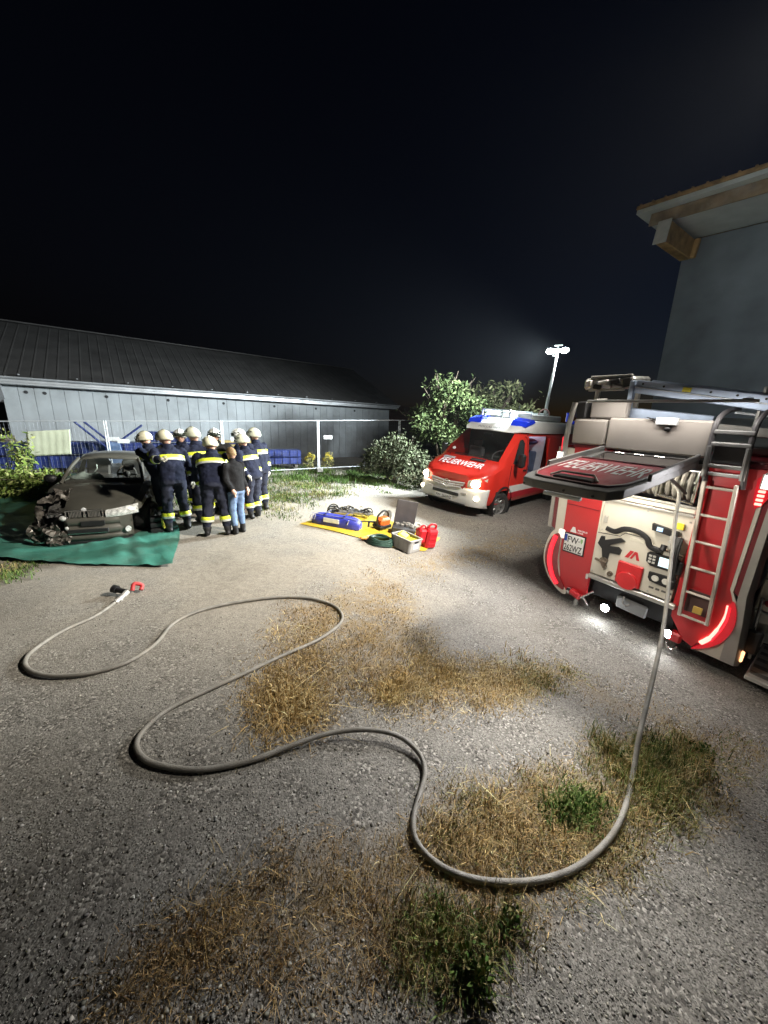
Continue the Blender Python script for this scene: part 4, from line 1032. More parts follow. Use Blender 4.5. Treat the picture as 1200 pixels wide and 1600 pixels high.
for k, (z, w) in enumerate([(.968, 1.0), (.905, .95), (.842, .84)]):
    q = []
    for u in np.linspace(-1, 1, 13): q.append((u*w/2, -.088+.02*u*u, z-.025*(1-abs(u))+.02*abs(u)))
    MB().loft([[vec(x, y, zz-.026) for x, y, zz in q], [vec(x, y-.014, zz) for x, y, zz in q], [vec(x, y, zz+.026) for x, y, zz in q]]).build('grille_bar', slm, van)
st = MB(); sc_ = vec(0, -.085, .90)
st.tube([sc_+vec(cos(a)*.098, 0, sin(a)*.098) for a in np.linspace(0, 2*pi, 28, endpoint=False)], .011, 6, closed=True)
for k in range(3):
    a = pi/2+k*2*pi/3; d = vec(cos(a), 0, sin(a)); n_ = vec(-sin(a), 0, cos(a))
    st.add([sc_+n_*.022, sc_-n_*.022, sc_+d*.094, sc_+vec(0, -.014, 0), sc_+vec(0, .01, 0)], [(0, 2, 3), (2, 1, 3), (2, 0, 4), (1, 2, 4), (0, 3, 1)])
st.build('star_emblem', chrome, van)
lampw = mat('headlight_lit', (.9, .85, .7), .2, emit=(1.0, .80, .50), estr=26.0)
for s in (-1, 1):
    h = MB(); rr = []
    for u in np.linspace(0, 1, 9):
        x = s*(.56+.35*u); y = -.012+.30*u**2.0
        rr.append([vec(x, y-.012, .885+.05*u), vec(x, y-.035, .93+.07*u), vec(x, y-.035, 1.02+.11*u), vec(x, y+.0, 1.07+.13*u)])
    hd = h.loft(rr).build('headlight', mat('lamp_lens_warm', (.62, .58, .48), .1, var=.3, scale=16, coat=1), van, smooth=60)
    MB().sphere((s*.72, .035, 1.0), (.125, .08, .10), 14, 10).build('lit_lens', lampw, hd)
    MB().sphere((s*.80, .02, .645), (.075, .05, .06), 12, 8).build('fog_lamp', mat('fog_lit', (.9, .85, .7), .2, emit=(1, .86, .6), estr=7), vbp)
    MB().box((s*.52, -.075, .73), (.16, .02, .05), bev=.008).build('parking_sensor_trim', slm, vbp)
# bonnet lettering lies in the bonnet surface
bn_o, bn_n = vec(-.62, .30, 1.338), (vec(0, .60, 1.445)-vec(0, .30, 1.32)).normalized()
MB().text('FEUERWEHR', bn_o+vec(0, .03, 0), X3, bn_n, 1.26, .27, lift=.016, bold=.012).build('lettering', mat('white_film', (.82, .82, .82), .4), van, smooth=0)
MB().box((.30, .74, 1.512), (.40, .13, .02), R=Matrix.Rotation(math.atan2(.11, .28), 3, 'X'), bev=.008).build('bonnet_vent', blackp, van)
MB().box((-.52, .68, 1.478), (.34, .10, .012), R=Matrix.Rotation(math.atan2(.11, .28), 3, 'X'), bev=.004).build('bonnet_sticker', mat('grey_film', (.45, .45, .48), .5), van)
# white roof cap with beacons
rc = MB(); RC = [(1.60, .70, 2.27, 2.29), (1.78, .80, 2.30, 2.42), (2.05, .86, 2.30, 2.54), (2.45, .88, 2.28, 2.62), (3.2, .88, 2.28, 2.63), (5.6, .87, 2.28, 2.62), (5.8, .84, 2.28, 2.56)]
rc.loft([[vec(-w, y, zb), vec(-w*1.0, y, zb+(zt-zb)*.5), vec(-w*.9, y, zt-.02), vec(-w*.4, y, zt), vec(w*.4, y, zt), vec(w*.9, y, zt-.02), vec(w, y, zb+(zt-zb)*.5), vec(w, y, zb)] for y, w, zb, zt in RC], cap0=True, cap1=True)
cap_ = rc.build('roof_cap', vwhite, van, smooth=40)
MB().text('P\u00d6LLAUBERG', vec(-.36, 1.655, 2.335), X3, vec(0, .18, .125).normalized(), .74, .10, lift=.012).build('lettering', mat('grey_letters', (.16, .16, .17), .5), cap_, smooth=0)
bb = mat('blue_beacon', (.02, .05, .75), .12, var=.2, coat=1, emit=(.02, .08, 1.0), estr=.12)
for s in (-1, 1):
    b_ = MB(); b_.loft([[vec(s*(.30+.56*u), 1.86+.06*u, 2.45), vec(s*(.30+.56*u), 1.95+.05*u, 2.60+.03*u-.06*u*u), vec(s*(.32+.54*u), 2.25+.05*u, 2.70-.05*u), vec(s*(.32+.54*u), 2.45, 2.60-.02*u)] for u in np.linspace(.25, 1, 7)], cap0=True, cap1=True)
    b_.build('beacon', bb, cap_, smooth=40)
MB().box((.80, 5.55, 2.66), (.14, .2, .10), bev=.03).build('rear_beacon', bb, cap_)
# roof ladders
al = mat('ladder_aluminium', (.62, .68, .68), .4, .5, var=.12, scale=8)
for lv, z in enumerate((2.70, 2.80)):
    ld = MB()
    for x in (-.52, .02): ld.box((x, 3.7, z), (.045, 3.1, .075), bev=.006)
    for k in range(11): ld.cyl((-.52, 2.3+k*.28, z), (.02, 2.3+k*.28, z), .014, n=8)
    for k in range(5): ld.box((-.25, 2.13-.005, z-.035+k*.018), (.62, .03, .008))
    ld.build('roof_ladder', al, cap_)
rk = MB()
for y in (2.3, 3.7, 5.0):
    rk.box((-.25, y, 2.66), (.9, .06, .05), bev=.008); rk.box((-.25, y, 2.865), (.88, .05, .04), bev=.008)
    for x in (-.66, .18): rk.box((x, y, 2.75), (.04, .05, .22), bev=.006)
rk.box((-.66, 3.65, 2.70), (.035, 2.8, .04), bev=.006); rk.box((.18, 3.65, 2.70), (.035, 2.8, .04), bev=.006)
rk.build('roof_rack', al, cap_)
MB().box((.38, 3.9, 2.72), (.42, 2.2, .18), bev=.03).build('roof_box', mat('roof_box_grey', (.40, .43, .42), .5, var=.2, scale=5), cap_)
rg = MB(); rg.tube([vec(.38+cos(a)*.16, 4.1, 2.80+sin(a)*.20) for a in np.linspace(0, pi, 13)], .02, 8); rg.build('hose_loop', mat('pink_hose', (.45, .26, .24), .6), cap_)
MB().cyl((.0, 3.2, 2.84), (.0, 3.2, 3.08), .01, n=6).build('aerial', blackp, cap_)
wheel(van, (.84, 1.0, .36), (cos(radians(-12)), sin(radians(-12)), 0), .375, .25, 8, True); wheel(van, (-.84, 1.0, .36), (-cos(radians(-12)), -sin(radians(-12)), 0), .375, .25, 8, True)
wheel(van, (.86, 4.6, .36), (1, 0, 0), .375, .25, 8, True); wheel(van, (-.86, 4.6, .36), (-1, 0, 0), .375, .25, 8, True)
for s in (-1, 1):
    a = MB(); a.lathe([(.47, 0), (.49, .03), (.49, .10), (.46, .12)], (s*.90, 1.0, .42), (s, 0, 0), 30); a.lathe([(.001, 0), (.47, 0)], (s*.66, 1.0, .42), (s, 0, 0), 24); a.build('wheel_arch', blackp, van)
    a = MB(); a.lathe([(.47, 0), (.49, .03), (.49, .10), (.46, .12)], (s*.90, 4.6, .42), (s, 0, 0), 30); a.lathe([(.001, 0), (.47, 0)], (s*.97, 4.6, .42), (s, 0, 0), 24); a.build('wheel_arch', blackp, van)
MB().box((0, 2.9, .40), (1.5, 5.0, .16)).build('chassis', blackp, van)
# pneumatic light mast on the roof, raised and lit
MXY = (.12, 4.85)
ms = MB(); ms.cyl((MXY[0], MXY[1], 2.60), (MXY[0], MXY[1], 3.4), .05, n=12); ms.cyl((MXY[0], MXY[1], 3.35), (MXY[0], MXY[1], 4.15), .042, n=12); ms.cyl((MXY[0], MXY[1], 4.1), (MXY[0], MXY[1], 4.81), .034, n=12)
mast = ms.build('light_mast', mat('mast_white', (.78, .80, .80), .35), van)
MB().box((MXY[0], MXY[1], 4.85), (.10, .10, .16), bev=.02).build('mast_head', al, mast)
MB().box((MXY[0], MXY[1], 5.01), (.22, .06, .05), bev=.01).build('mast_sensor', al, mast)
flood = mat('floodlight_lit', (1, 1, 1), .2, emit=(.88, 1.0, 1.0), estr=110.0)
for s in (-1, 1):
    hd = MB().box((MXY[0]+s*.21, MXY[1]+.02, 4.85), (.24, .12, .17), bev=.03).build('floodlight', mat('lamp_case', (.5, .52, .52), .4, .5), mast)
    MB().sphere((MXY[0]+s*.21, MXY[1]-.05, 4.84), (.115, .05, .08), 16, 8).build('lit_lens', flood, hd)
bpy.context.view_layer.update()
VW = van.matrix_world

# ================================================================== fire engine (rear end towards us)
ty, tr_, tpi = radians(-55), radians(-2), radians(-5)
e = Vector((cos(ty), sin(ty), 0)); n = Vector((-sin(ty), cos(ty), 0)); k = Vector((0, 0, 1))
e2 = e*cos(tr_)+k*sin(tr_); k2 = -e*sin(tr_)+k*cos(tr_); k3 = k2*cos(tpi)+n*sin(tpi); n3 = n*cos(tpi)-k2*sin(tpi)
TP0 = at_depth(1000, 850, 4.3); TZ = 1.48
tm = Matrix.Identity(4)
for i in range(3): tm[i][0] = e2[i]; tm[i][1] = n3[i]; tm[i][2] = k3[i]
tm.translation = TP0-k3*TZ
trk = empty('fire_engine', tm, 'red and white fire engine seen from behind with its rear flap raised', 'fire engine')
def T(s, d, z): return vec(s, d, z+TZ)
tred = mat('engine_red', (0.50, 0.020, 0.026), 0.34, var=.08, scale=2, coat=.5, dirt=.15, dirtcol=(.35, .06, .06))
tdred = mat('engine_dark_red', (0.17, 0.014, 0.022), 0.35, var=.08, scale=2, coat=.4)
cream = mat('cream_panel', (0.66, 0.62, 0.53), 0.45, var=.06, scale=3, dirt=.2, dirtcol=(.5, .45, .36))
silver = mat('silver_paint', (0.40, 0.385, 0.355), 0.4, .3, var=.1, scale=4)
tan = mat('grey_tan_panel', (0.40, 0.365, 0.335), 0.45, .1, var=.08, scale=3)
alu = mat('aluminium', (0.50, 0.49, 0.46), 0.38, .6, var=.15, scale=9)
bluealu = mat('blue_aluminium', (0.46, 0.55, 0.70), 0.4, .5, var=.15, scale=6)
chas = mat('chassis_black', (0.012, 0.012, 0.013), .7, var=.3, scale=5)
wfilm = mat('white_film', (.82, .82, .82), .4)
def tprism(nm, poly, d, th, m, parent=None, smooth=0):
    """plate in the rear plane: poly (s,z), front at d, thickness th into the body"""
    return MB().prism([(p[0], p[1]+TZ) for p in poly], (0, d, 0), X3, Z3, th, ez=Y3).build(nm, m, parent or trk, smooth=smooth)
def tbox(nm, s0, s1, d0, d1, z0, z1, m, bev=.008, parent=None):
    return MB().box(T((s0+s1)/2, (d0+d1)/2, (z0+z1)/2), (s1-s0, d1-d0, z1-z0), bev=bev).build(nm, m, parent or trk)
# body shell and cab (mostly hidden behind the rear)
BL = 5.3
tbox('body_shell', -1.10, .98, .62, BL, -.55, 1.12, tred, .03)
tbox('body_flank', -1.11, -.50, .05, .63, -.62, 1.12, tdred, .02); tbox('body_flank', .45, 0.93, .05, .63, -.62, 1.12, tdred, .02)
tbox('roof_deck', -1.05, .95, .45, BL, 1.13, 1.22, silver, .02)
for s_, x in ((-1, -1.112), (1, .982)):
    for d in (.75, 2.0, 3.3):
        sh = tbox('roller_shutter', min(x, x+s_*.012), max(x, x+s_*.012), d, d+1.1, -.45, .95, alu, .002)
        for q in range(14): tbox('slat', min(x, x+s_*.02), max(x, x+s_*.02), d+.02, d+1.08, -.44+q*.099, -.44+q*.099+.085, alu, .006, sh)
cab = MB(); CB = [(5.35, 1.08, -.75, 1.12), (6.2, 1.08, -.75, 1.12), (7.0, 1.07, -.8, 1.08), (7.25, 1.0, -.8, .4)]
cab.loft([[T(-w, d, z0), T(-w, d, z1-.15), T(-w+.12, d, z1), T(w-.12, d, z1), T(w, d, z1-.15), T(w, d, z0)] for d, w, z0, z1 in CB], closed=True, cap0=True, cap1=True)
cabo = cab.build('cab', tred, trk)
MB().prism([(-.95, .35), (.95, .35), (.88, 1.0), (-.88, 1.0)], T(0, 7.22, 0), X3, Z3, .02, ez=Y3).build('windscreen', vglass, cabo, smooth=0)
for s_ in (-1, 1): tbox('door_window', s_*1.085-.008, s_*1.085+.008, 6.0, 6.8, .35, 1.0, vglass, .004, cabo)
tbox('chassis_frame', -.42, .36, .25, 6.9, -1.02, -.62, chas, .01)
for d in (1.55, 5.9):
    for s_ in (-1, 1): wheel(trk, T(-.04+s_*.90, d, -TZ+.47), (s_, 0, 0), .47, .30, 8, True)
    tbox('axle', -.9, .82, d-.07, d+.07, -TZ+.40, -TZ+.54, chas, .03)
for s_ in (-1, 1): tbox('mudguard', -.04+s_*.90-.17, -.04+s_*.90+.17, 1.05, 2.05, -.60, -.52, chas, .02)
# --- left column of the rear
lcol = tprism('rear_panel', [(-.97, 1.10), (-.508, 1.10), (-.508, -.60), (-.505, -.98), (-.62, -1.08), (-.80, -1.08), (-.90, -.90), (-.96, -.55), (-.965, -.15)], .0, .05, tred)
tprism('white_edge', [(-1.10, 1.08), (-.972, 1.08), (-.967, -.12), (-1.03, -.10), (-1.09, -.14)], .004, .05, cream)
tprism('reflective_strip', [(-1.155, 1.06), (-1.104, 1.06), (-1.094, -.14), (-1.15, -.10)], .01, .05, tdred)
tprism('corner_trim', [(-1.195, 1.08), (-1.158, 1.08), (-1.153, -.12), (-1.21, -.12)], .0, .12, silver)
tprism('edge_trim', [(-.506, 1.08), (-.488, 1.08), (-.486, -.60), (-.504, -.60)], -.006, .04, cream)
cres = spline([(-1.03, -.10, 0), (-1.13, -.20, 0), (-1.20, -.45, 0), (-1.19, -.70, 0), (-1.09, -.92, 0), (-.93, -1.07, 0), (-.80, -1.11, 0), (-.80, -1.03, 0), (-.90, -.88, 0), (-.965, -.62, 0), (-.97, -.30, 0), (-.98, -.14, 0)], 3, True)
lc = tprism('tail_light', [(p.x, p.y) for p in cres], -.012, .06, cream)
cx = lambda P, f: [(sum(p.x for p in P)/len(P)*(1-f)+p.x*f, sum(p.y for p in P)/len(P)*(1-f)+p.y*f) for p in P]
tprism('tail_lens', cx(cres, .86), -.022, .03, mat('tail_red_dark', (.22, .01, .015), .15, coat=1), lc)
tail = mat('tail_red_lit', (.8, .02, .03), .2, emit=(1.0, .03, .05), estr=1.0)
tailw = mat('tail_red_core', (.9, .3, .25), .2, emit=(1.0, .22, .18), estr=3.0)
sm_ = [(-1.045, -.22), (-1.09, -.45), (-1.085, -.66), (-1.02, -.86), (-.93, -.98)]
MB().tube(spline([T(a, -.03, b) for a, b in sm_], 5), .034, 8).build('light_bar', tail, lc)
tbox('side_marker', -1.03, -.93, -.02, .03, -.24, -.10, mat('marker_white', (.8, .75, .7), .3, emit=(1, .9, .85), estr=.5), .015, lc)
plt = tbox('number_plate', -.915, -.64, -.028, -.01, -.40, -.135, mat('plate_white', (.80, .80, .78), .4), .006)
tbox('plate_frame', -.93, -.625, -.012, -.001, -.425, -.12, blackp, .004, plt)
tbox('plate_strip', -.912, -.875, -.031, -.028, -.245, -.14, mat('plate_blue', (.02, .06, .35), .4), .001, plt)
MB().text('FW\u00b7', T(-.865, -.0285, -.255), X3, Z3, .17, .095, bold=.015).build('lettering', blackp, plt, smooth=0)
tprism('crest', [(-.685, -.16), (-.655, -.16), (-.655, -.20), (-.67, -.235), (-.685, -.20)], -.0315, .003, mat('crest_green', (.25, .45, .2), .5), plt)
MB().text('262WZ', T(-.905, -.0285, -.385), X3, Z3, .255, .10, bold=.015).build('lettering', blackp, plt, smooth=0)
tprism('maker_logo', [(-.86, -.10), (-.83, -.02), (-.80, -.02), (-.77, -.10)], -.008, .006, wfilm)
MB().text('MAGIRUS', T(-.755, -.002, -.065), X3, Z3, .13, .025, lift=.004, bold=.02).build('lettering', wfilm, trk, smooth=0)
MB().text('LOHR', T(-.755, -.002, -.10), X3, Z3, .08, .025, lift=.004, bold=.02).build('lettering', wfilm, trk, smooth=0)
cp = MB(); cp.cyl(T(-.70, -.03, -1.0), T(-.56, -.06, -1.02), .05, n=14); coup = cp.build('tow_coupling', tred, trk)
c2 = MB(); c2.cyl(T(-.75, -.03, -1.0), T(-.70, -.03, -1.0), .062, n=14); c2.tube([T(-.60, -.04, -1.04), T(-.61, -.05, -1.22)], .022, 8); c2.tube([T(-.55, -.05, -1.03), T(-.40, -.02, -.86)], .014, 7); c2.tube([T(-.52, -.05, -1.0), T(-.44, -.05, -1.1)], .016, 7); c2.build('coupling_lever', chrome, coup)
# --- middle: pump control panel
tprism('control_panel', [(-.485, .46), (.445, .46), (.445, -.585), (-.485, -.585)], .02, .04, cream)
hump = [(-.475, .015), (-.30, .03), (-.20, .05), (-.155, .105), (-.06, .115), (.07, .105), (.115, .05), (.16, .02), (.435, .0), (.435, -.58), (-.475, -.58)]
desk = tprism('control_desk', hump, -.045, .062, cream)
tbox('desk_grip', -.10, .055, -.052, -.04, .035, .075, mat('cream_light', (.75, .71, .60), .4), .01, desk)
MB().tube([T(*q) for q in [(-.475, -.048, .02), (-.21, -.048, .05), (-.16, -.048, .108), (.07, -.048, .108), (.12, -.048, .045), (.44, -.048, .0)]], .006, 5).build('desk_joint', mat('joint_dark', (.12, .11, .10), .7), desk)
ar = MB(); ar.tube(spline([T(-.38, -.06, .11), T(-.27, -.07, .10), T(-.17, -.075, .165), T(-.03, -.075, .175), T(.08, -.075, .12), T(.13, -.075, .03), T(.25, -.07, .01)], 5), .034, 8, sx=.6); ar.build('black_arm', blackp, trk)
MB().cyl(T(.255, -.09, .03), T(.255, -.06, .09), .032, n=12).build('arm_knob', blackp, trk)
kb = [(-.42, -.01), (-.38, -.01), (-.375, -.055), (-.20, .03), (-.14, -.0), (-.30, -.10), (-.30, -.12), (-.20, -.10), (-.16, -.13), (-.17, -.19), (-.29, -.205), (-.295, -.30), (-.36, -.30), (-.385, -.18), (-.445, -.12)]
tprism('hose_bracket', kb, -.075, .03, blackp)
tp_ = MB(); tp_.cyl(T(-.335, -.10, -.33), T(-.335, -.04, -.33), .045, n=12); tp_.tube([T(-.43, -.10, -.335), T(-.30, -.10, -.35)], .018, 6); tp_.cyl(T(-.30, -.09, -.42), T(-.34, -.09, -.35), .03, n=10); tp_.build('valve', mat('bronze', (.16, .13, .10), .4, .6), trk)
for (a, b) in (((-.095, -.20), (-.02, -.10)), ((-.02, -.10), (.03, -.20))): pass
lg = MB(); 
lg.prism([(-.115, -.205+TZ), (-.075, -.205+TZ), (-.028, -.10+TZ), (-.068, -.10+TZ)], T(0, -.052, -TZ), X3, Z3, .006, ez=Y3); lg.prism([(-.060, -.205+TZ), (-.035, -.205+TZ), (-.005, -.135+TZ), (.015, -.205+TZ), (.048, -.205+TZ), (.012, -.10+TZ), (-.018, -.10+TZ)], T(0, -.052, -TZ), X3, Z3, .006, ez=Y3)
lg.build('maker_logo', mat('logo_red', (.55, .03, .04), .4), desk, smooth=0)
rb = tbox('red_hatch', -.165, .115, -.085, -.045, -.565, -.262, mat('hatch_red', (.62, .02, .025), .35, coat=.3), .02)
MB().lathe([(.001, 0), (.11, 0), (.12, .01), (.12, .016)], T(-.03, -.10, -.50), (0, 1, 0), 28).build('hatch_disc', mat('hatch_red', (.62, .02, .025), .35), rb)
dsp = tprism('display_unit', [(.115, -.055), (.135, -.035), (.42, -.035), (.455, -.07), (.45, -.17), (.42, -.205), (.17, -.205), (.12, -.16)], -.075, .03, blackp)
scr = mat('screen_lit', (.6, .75, .8), .2, emit=(.62, .82, .9), estr=.9)
tbox('screen', .245, .36, -.080, -.074, -.175, -.06, scr, .002, dsp)
for q in range(3):
    for r in range(2): tbox('button', .14+r*.04, .17+r*.04, -.082, -.074, -.09-q*.04, -.065-q*.04, mat('key_grey', (.55, .54, .5), .5), .004, dsp)
knb = tprism('gauge_unit', [(.175, -.285), (.44, -.275), (.445, -.40), (.40, -.42), (.20, -.40), (.175, -.36)], -.075, .03, blackp)
for q in (.25, .355): MB().lathe([(.001, 0), (.034, 0), (.04, .012)], T(q, -.085, -.345), (0, 1, 0), 18).build('gauge', mat('gauge_face', (.7, .68, .62), .4), knb)
rad = tprism('radio_handset', [(.09, .31), (.35, .27), (.35, .20), (.10, .23)], -.05, .05, blackp)
tbox('screen', .145, .205, -.056, -.049, .235, .285, mat('screen_blue', (.4, .6, .8), .2, emit=(.4, .62, .9), estr=.7), .002, rad)
tbox('warning_label', .305, .375, -.02, .0, .30, .375, mat('label_yellow', (.80, .70, .05), .5), .003)
cb = MB()
for q in range(5): cb.tube(spline([T(.35+.012*q, -.05, .22), T(.33+.02*q, -.09-.01*q, .05), T(.37+.012*q, -.08, -.12-.03*q), T(.39, -.06, -.25-.03*q)], 5), .011, 6)
cb.build('cable_bundle', blackp, trk)
for q in range(7): MB().lathe([(.001, 0), (.022, 0), (.022, .02)], T(.30+.03*(q % 3), -.05, .20-.06*(q//3)), (0, 1, 0), 10).build('switch', mat('key_grey', (.55, .54, .5), .5), rad)
tbox('handset', .40, .47, -.09, -.04, -.22, -.05, blackp, .02); tbox('handset', .38, .44, -.09, -.04, -.42, -.30, blackp, .02)
for (a, b) in ((-.46, .43), (.0, .43), (.41, .40), (-.46, .05), (.42, -.55), (-.46, -.55), (.2, -.55)): MB().lathe([(.001, 0), (.010, 0), (.011, .006)], T(a, -.052 if b < .02 else .012, b), (0, 1, 0), 10).build('panel_screw', alu, trk)
for (a, w_) in ((.20, .05), (.27, .04), (.33, .06), (.40, .03)): tbox('type_plate', a, a+w_, -.052, -.044, -.50, -.475, mat('plate_dark', (.12, .11, .10), .5), .002)
tbox('panel_catch', -.545, -.515, -.03, .0, -.72, -.64, mat('key_grey', (.55, .54, .5), .5), .01); tbox('panel_catch', -.545, -.515, -.03, .0, .88, .96, mat('key_grey', (.55, .54, .5), .5), .01)
MB().tube([T(-.96, -.006, .30), T(-.515, -.006, .30)], .004, 5).build('panel_seam', tdred, trk)
for q in range(2): MB().lathe([(.012, 0), (.03, 0), (.034, .012), (.034, .03)], T(-.24+q*.10, -.075, -.50), (0, 1, 0), 16).build('outlet_cap', mat('bronze', (.16, .13, .10), .4, .6), trk)
tbox('vent_label', -.455, -.41, -.0, .02, .16, .25, mat('label_grey', (.42, .40, .36), .5), .003)
tbox('drawer_rail', -.44, .44, -.02, .02, .465, .495, alu, .006); tbox('drawer_front', -.44, .44, -.005, .03, .50, .56, cream, .01); tbox('drawer_rail', -.44, .44, -.02, .02, .565, .59, alu, .006)
# hose reel bay above the panel
tbox('reel_bay', -.49, .45, .50, .60, .46, 1.08, chas, .005)
rl = MB()
for q in range(12): rl.tube([T(-.40+q*.065, .24+sin(a)*.19, .80+cos(a)*.19) for a in np.linspace(0, 2*pi, 24, endpoint=False)], .026, 8, closed=True)
rl.build('hose_reel', mat('reel_hose', (.30, .28, .24), .6, var=.2), trk)
MB().cyl(T(-.46, .24, .80), T(.43, .24, .80), .05, n=14).build('reel_axle', alu, trk)
for s_ in (-.45, .42): MB().lathe([(.05, 0), (.25, 0), (.25, .012), (.05, .012)], T(s_, .24, .80), (1, 0, 0), 28).build('reel_flange', alu, trk)
gd = MB(); gd.cyl(T(.05, -.03, .66), T(.40, -.03, .62), .018, n=10); gd.cyl(T(.05, -.03, .98), T(.40, -.03, .98), .018, n=10)
for s_ in (.06, .39): gd.cyl(T(s_, -.03, .64), T(s_, -.03, .98), .018, n=10)
gd.build('hose_guide', chrome, trk)
# sill
tbox('sill', -.50, .495, -.07, .05, -.665, -.60, alu, .012)
tprism('under_cover', [(-.45, -.67), (.48, -.67), (.45, -.80), (.30, -.74), (-.2, -.74), (-.40, -.80)], .02, .05, chas)
tbox('rear_crossmember', -.50, .50, .12, .24, -1.0, -.72, chas, .02)
MB().box(T(.03, .10, -.93), (.36, .05, .17), R=Matrix.Rotation(radians(2), 3, 'Y'), bev=.03).build('spray_flap', mat('flap_grey', (.20, .20, .20), .6), trk)
wl = mat('work_lamp_lit', (1, 1, 1), .2, emit=(.92, .97, 1.0), estr=90)
for (a, b) in ((-.235, -1.05), (.49, -1.03)):
    lm = MB(); lm.cyl(T(a, .0, b), T(a, .10, b), .055, n=14); lo = lm.build('work_lamp', blackp, trk)
    MB().sphere(T(a, -.005, b), (.052, .03, .052), 14, 10).build('lit_lens', wl, lo)
MB().tube([T(-.06, .06, -.80), T(-.06, .05, -.90), T(-.02, .05, -.92), T(.02, .05, -.88)], .012, 6).build('hook', chrome, trk)
sk = MB(); sk.tube([T(.55+.05*cos(a), -.03, -1.13+.07*sin(a)) for a in np.linspace(pi, 2*pi, 10)], .012, 6); sk.build('shackle', chrome, trk); tbox('shackle_mount', .50, .62, -.03, .08, -1.10, -.97, tred, .02)
# --- right column with ladder
tprism('rear_panel', [(.45, 1.06), (.865, 1.06), (.875, -.22), (.94, -.36), (.93, -.55), (.86, -.80), (.72, -1.06), (.62, -1.02), (.55, -.90), (.47, -.78), (.455, -.60)], .0, .05, tred)
tprism('red_edge', [(.446, 1.0), (.485, 1.0), (.51, -.62), (.462, -.62)], -.02, .03, mat('hatch_red', (.62, .02, .025), .35))
tprism('white_trim', [(.868, 1.06), (.90, 1.06), (.905, -.24), (.955, -.35), (.93, -.36), (.877, -.22)], -.004, .05, cream)
tprism('reflective_strip', [(.905, 1.06), (.945, 1.06), (.955, -.28), (.908, -.24)], .004, .05, tdred)
ct = MB(); ring_ = []
for z, w in [(1.10, 0), (.4, .0), (-.25, .01), (-.6, .05), (-.9, .075), (-1.08, .085)]:
    ring_.append([T(.945+w*.3, .0, z), T(1.0+w, -.002, z), T(1.03+w, .04, z), T(1.035+w, .14, z), T(.98+w, .20, z)])
ct.loft(ring_).build('corner_pillar', silver, trk, smooth=50)
tprism('corner_skirt', [(.94, -.36), (.975, -.36), (1.04, -.6), (1.07, -.95), (1.09, -1.085), (.74, -1.085), (.86, -.93), (.96, -.70)], .01, .12, cream)
cr2 = spline([(.935, -.34, 0), (.985, -.48, 0), (.995, -.66, 0), (.95, -.84, 0), (.86, -.98, 0), (.74, -1.075, 0), (.73, -1.06, 0), (.80, -.96, 0), (.86, -.80, 0), (.89, -.60, 0), (.905, -.42, 0)], 3, True)
rc_ = tprism('tail_light', [(p.x, p.y) for p in cr2], -.014, .06, mat('tail_red_mid', (.5, .01, .02), .2, emit=(1, .02, .04), estr=.25, coat=1))
MB().tube(spline([T(.90, -.025, -.40), T(.905, -.028, -.55), T(.88, -.03, -.72), T(.84, -.03, -.86), T(.79, -.03, -.95)], 5), [.008]*5+[.010]*5+[.016]*5+[.024]*6, 8).build('light_bar', tailw, rc_)
MB().tube(spline([T(.925, -.022, -.42), T(.93, -.025, -.58), T(.905, -.027, -.74), T(.865, -.027, -.88)], 5), .007, 6).build('light_bar', tail, rc_)
ml = tprism('upper_marker', [(.82, .98), (.86, 1.02), (.92, 1.02), (.93, .80), (.90, .72), (.86, .68), (.83, .78)], -.02, .05, mat('tail_red_mid', (.5, .01, .02), .2))
for q in range(7): tbox('diode', .85, .90, -.032, -.018, .72+q*.042, .745+q*.042, tailw, .006, ml)
# hung ladder
ldr = MB(); lm_ = mat('ladder_beige', (.56, .51, .44), .45, .3, var=.1, scale=8)
def lp(u, z): return T((.455+.101*(.92-z)/1.59)+u*.247, -.085, z)
L1 = []
for u in (0, 1):
    p, q = lp(u, .90), lp(u, -.68); dd = (q-p); mid = (p+q)/2
    R = Matrix((X3, dd.normalized().cross(X3)*-1, dd.normalized())).transposed()
    MB().box(mid, (.034, .055, dd.length), R=R, bev=.006).build('ladder_rail', lm_, trk)
for q in range(6):
    z = -.67+q*.302; MB().tube([lp(0, z), lp(1, z)], .015, 8).build('rung', lm_, trk)
grey_l = mat('ladder_grey', (.30, .30, .30), .45, .4)
for u in (0, 1):
    b_ = .425+u*.29
    MB().tube(spline([T(b_+.03, -.06, .86), T(b_-.005, -.05, 1.2), T(b_-.012, -.03, 1.46), T(b_, .05, 1.56), T(b_+.02, .22, 1.60), T(b_+.03, .45, 1.60)], 6), .024, 8).build('upper_rail', mat('rail_black', (.10, .095, .10), .45), trk)
    MB().tube([T(b_+.012, -.10, .95), T(b_-.002, -.10, 1.26)], .022, 8).build('grab_tube', grey_l, trk)
for z in (.98, 1.06, 1.28, 1.40): tbox('upper_rung', .42, .72, -.075, -.03, z-.02, z+.02, grey_l, .008)
tbox('cover_plate', .44, .72, -.02, .04, 1.08, 1.26, mat('cover_dark', (.10, .10, .11), .6), .01)
sig = tbox('equipment_tag', .655, .735, -.105, -.09, -.585, -.50, mat('label_gold', (.55, .36, .08), .5), .003)
tbox('step_recess', .56, .76, -.01, .0, -.64, -.36, mat('recess_dark', (.09, .05, .045), .7), .003)
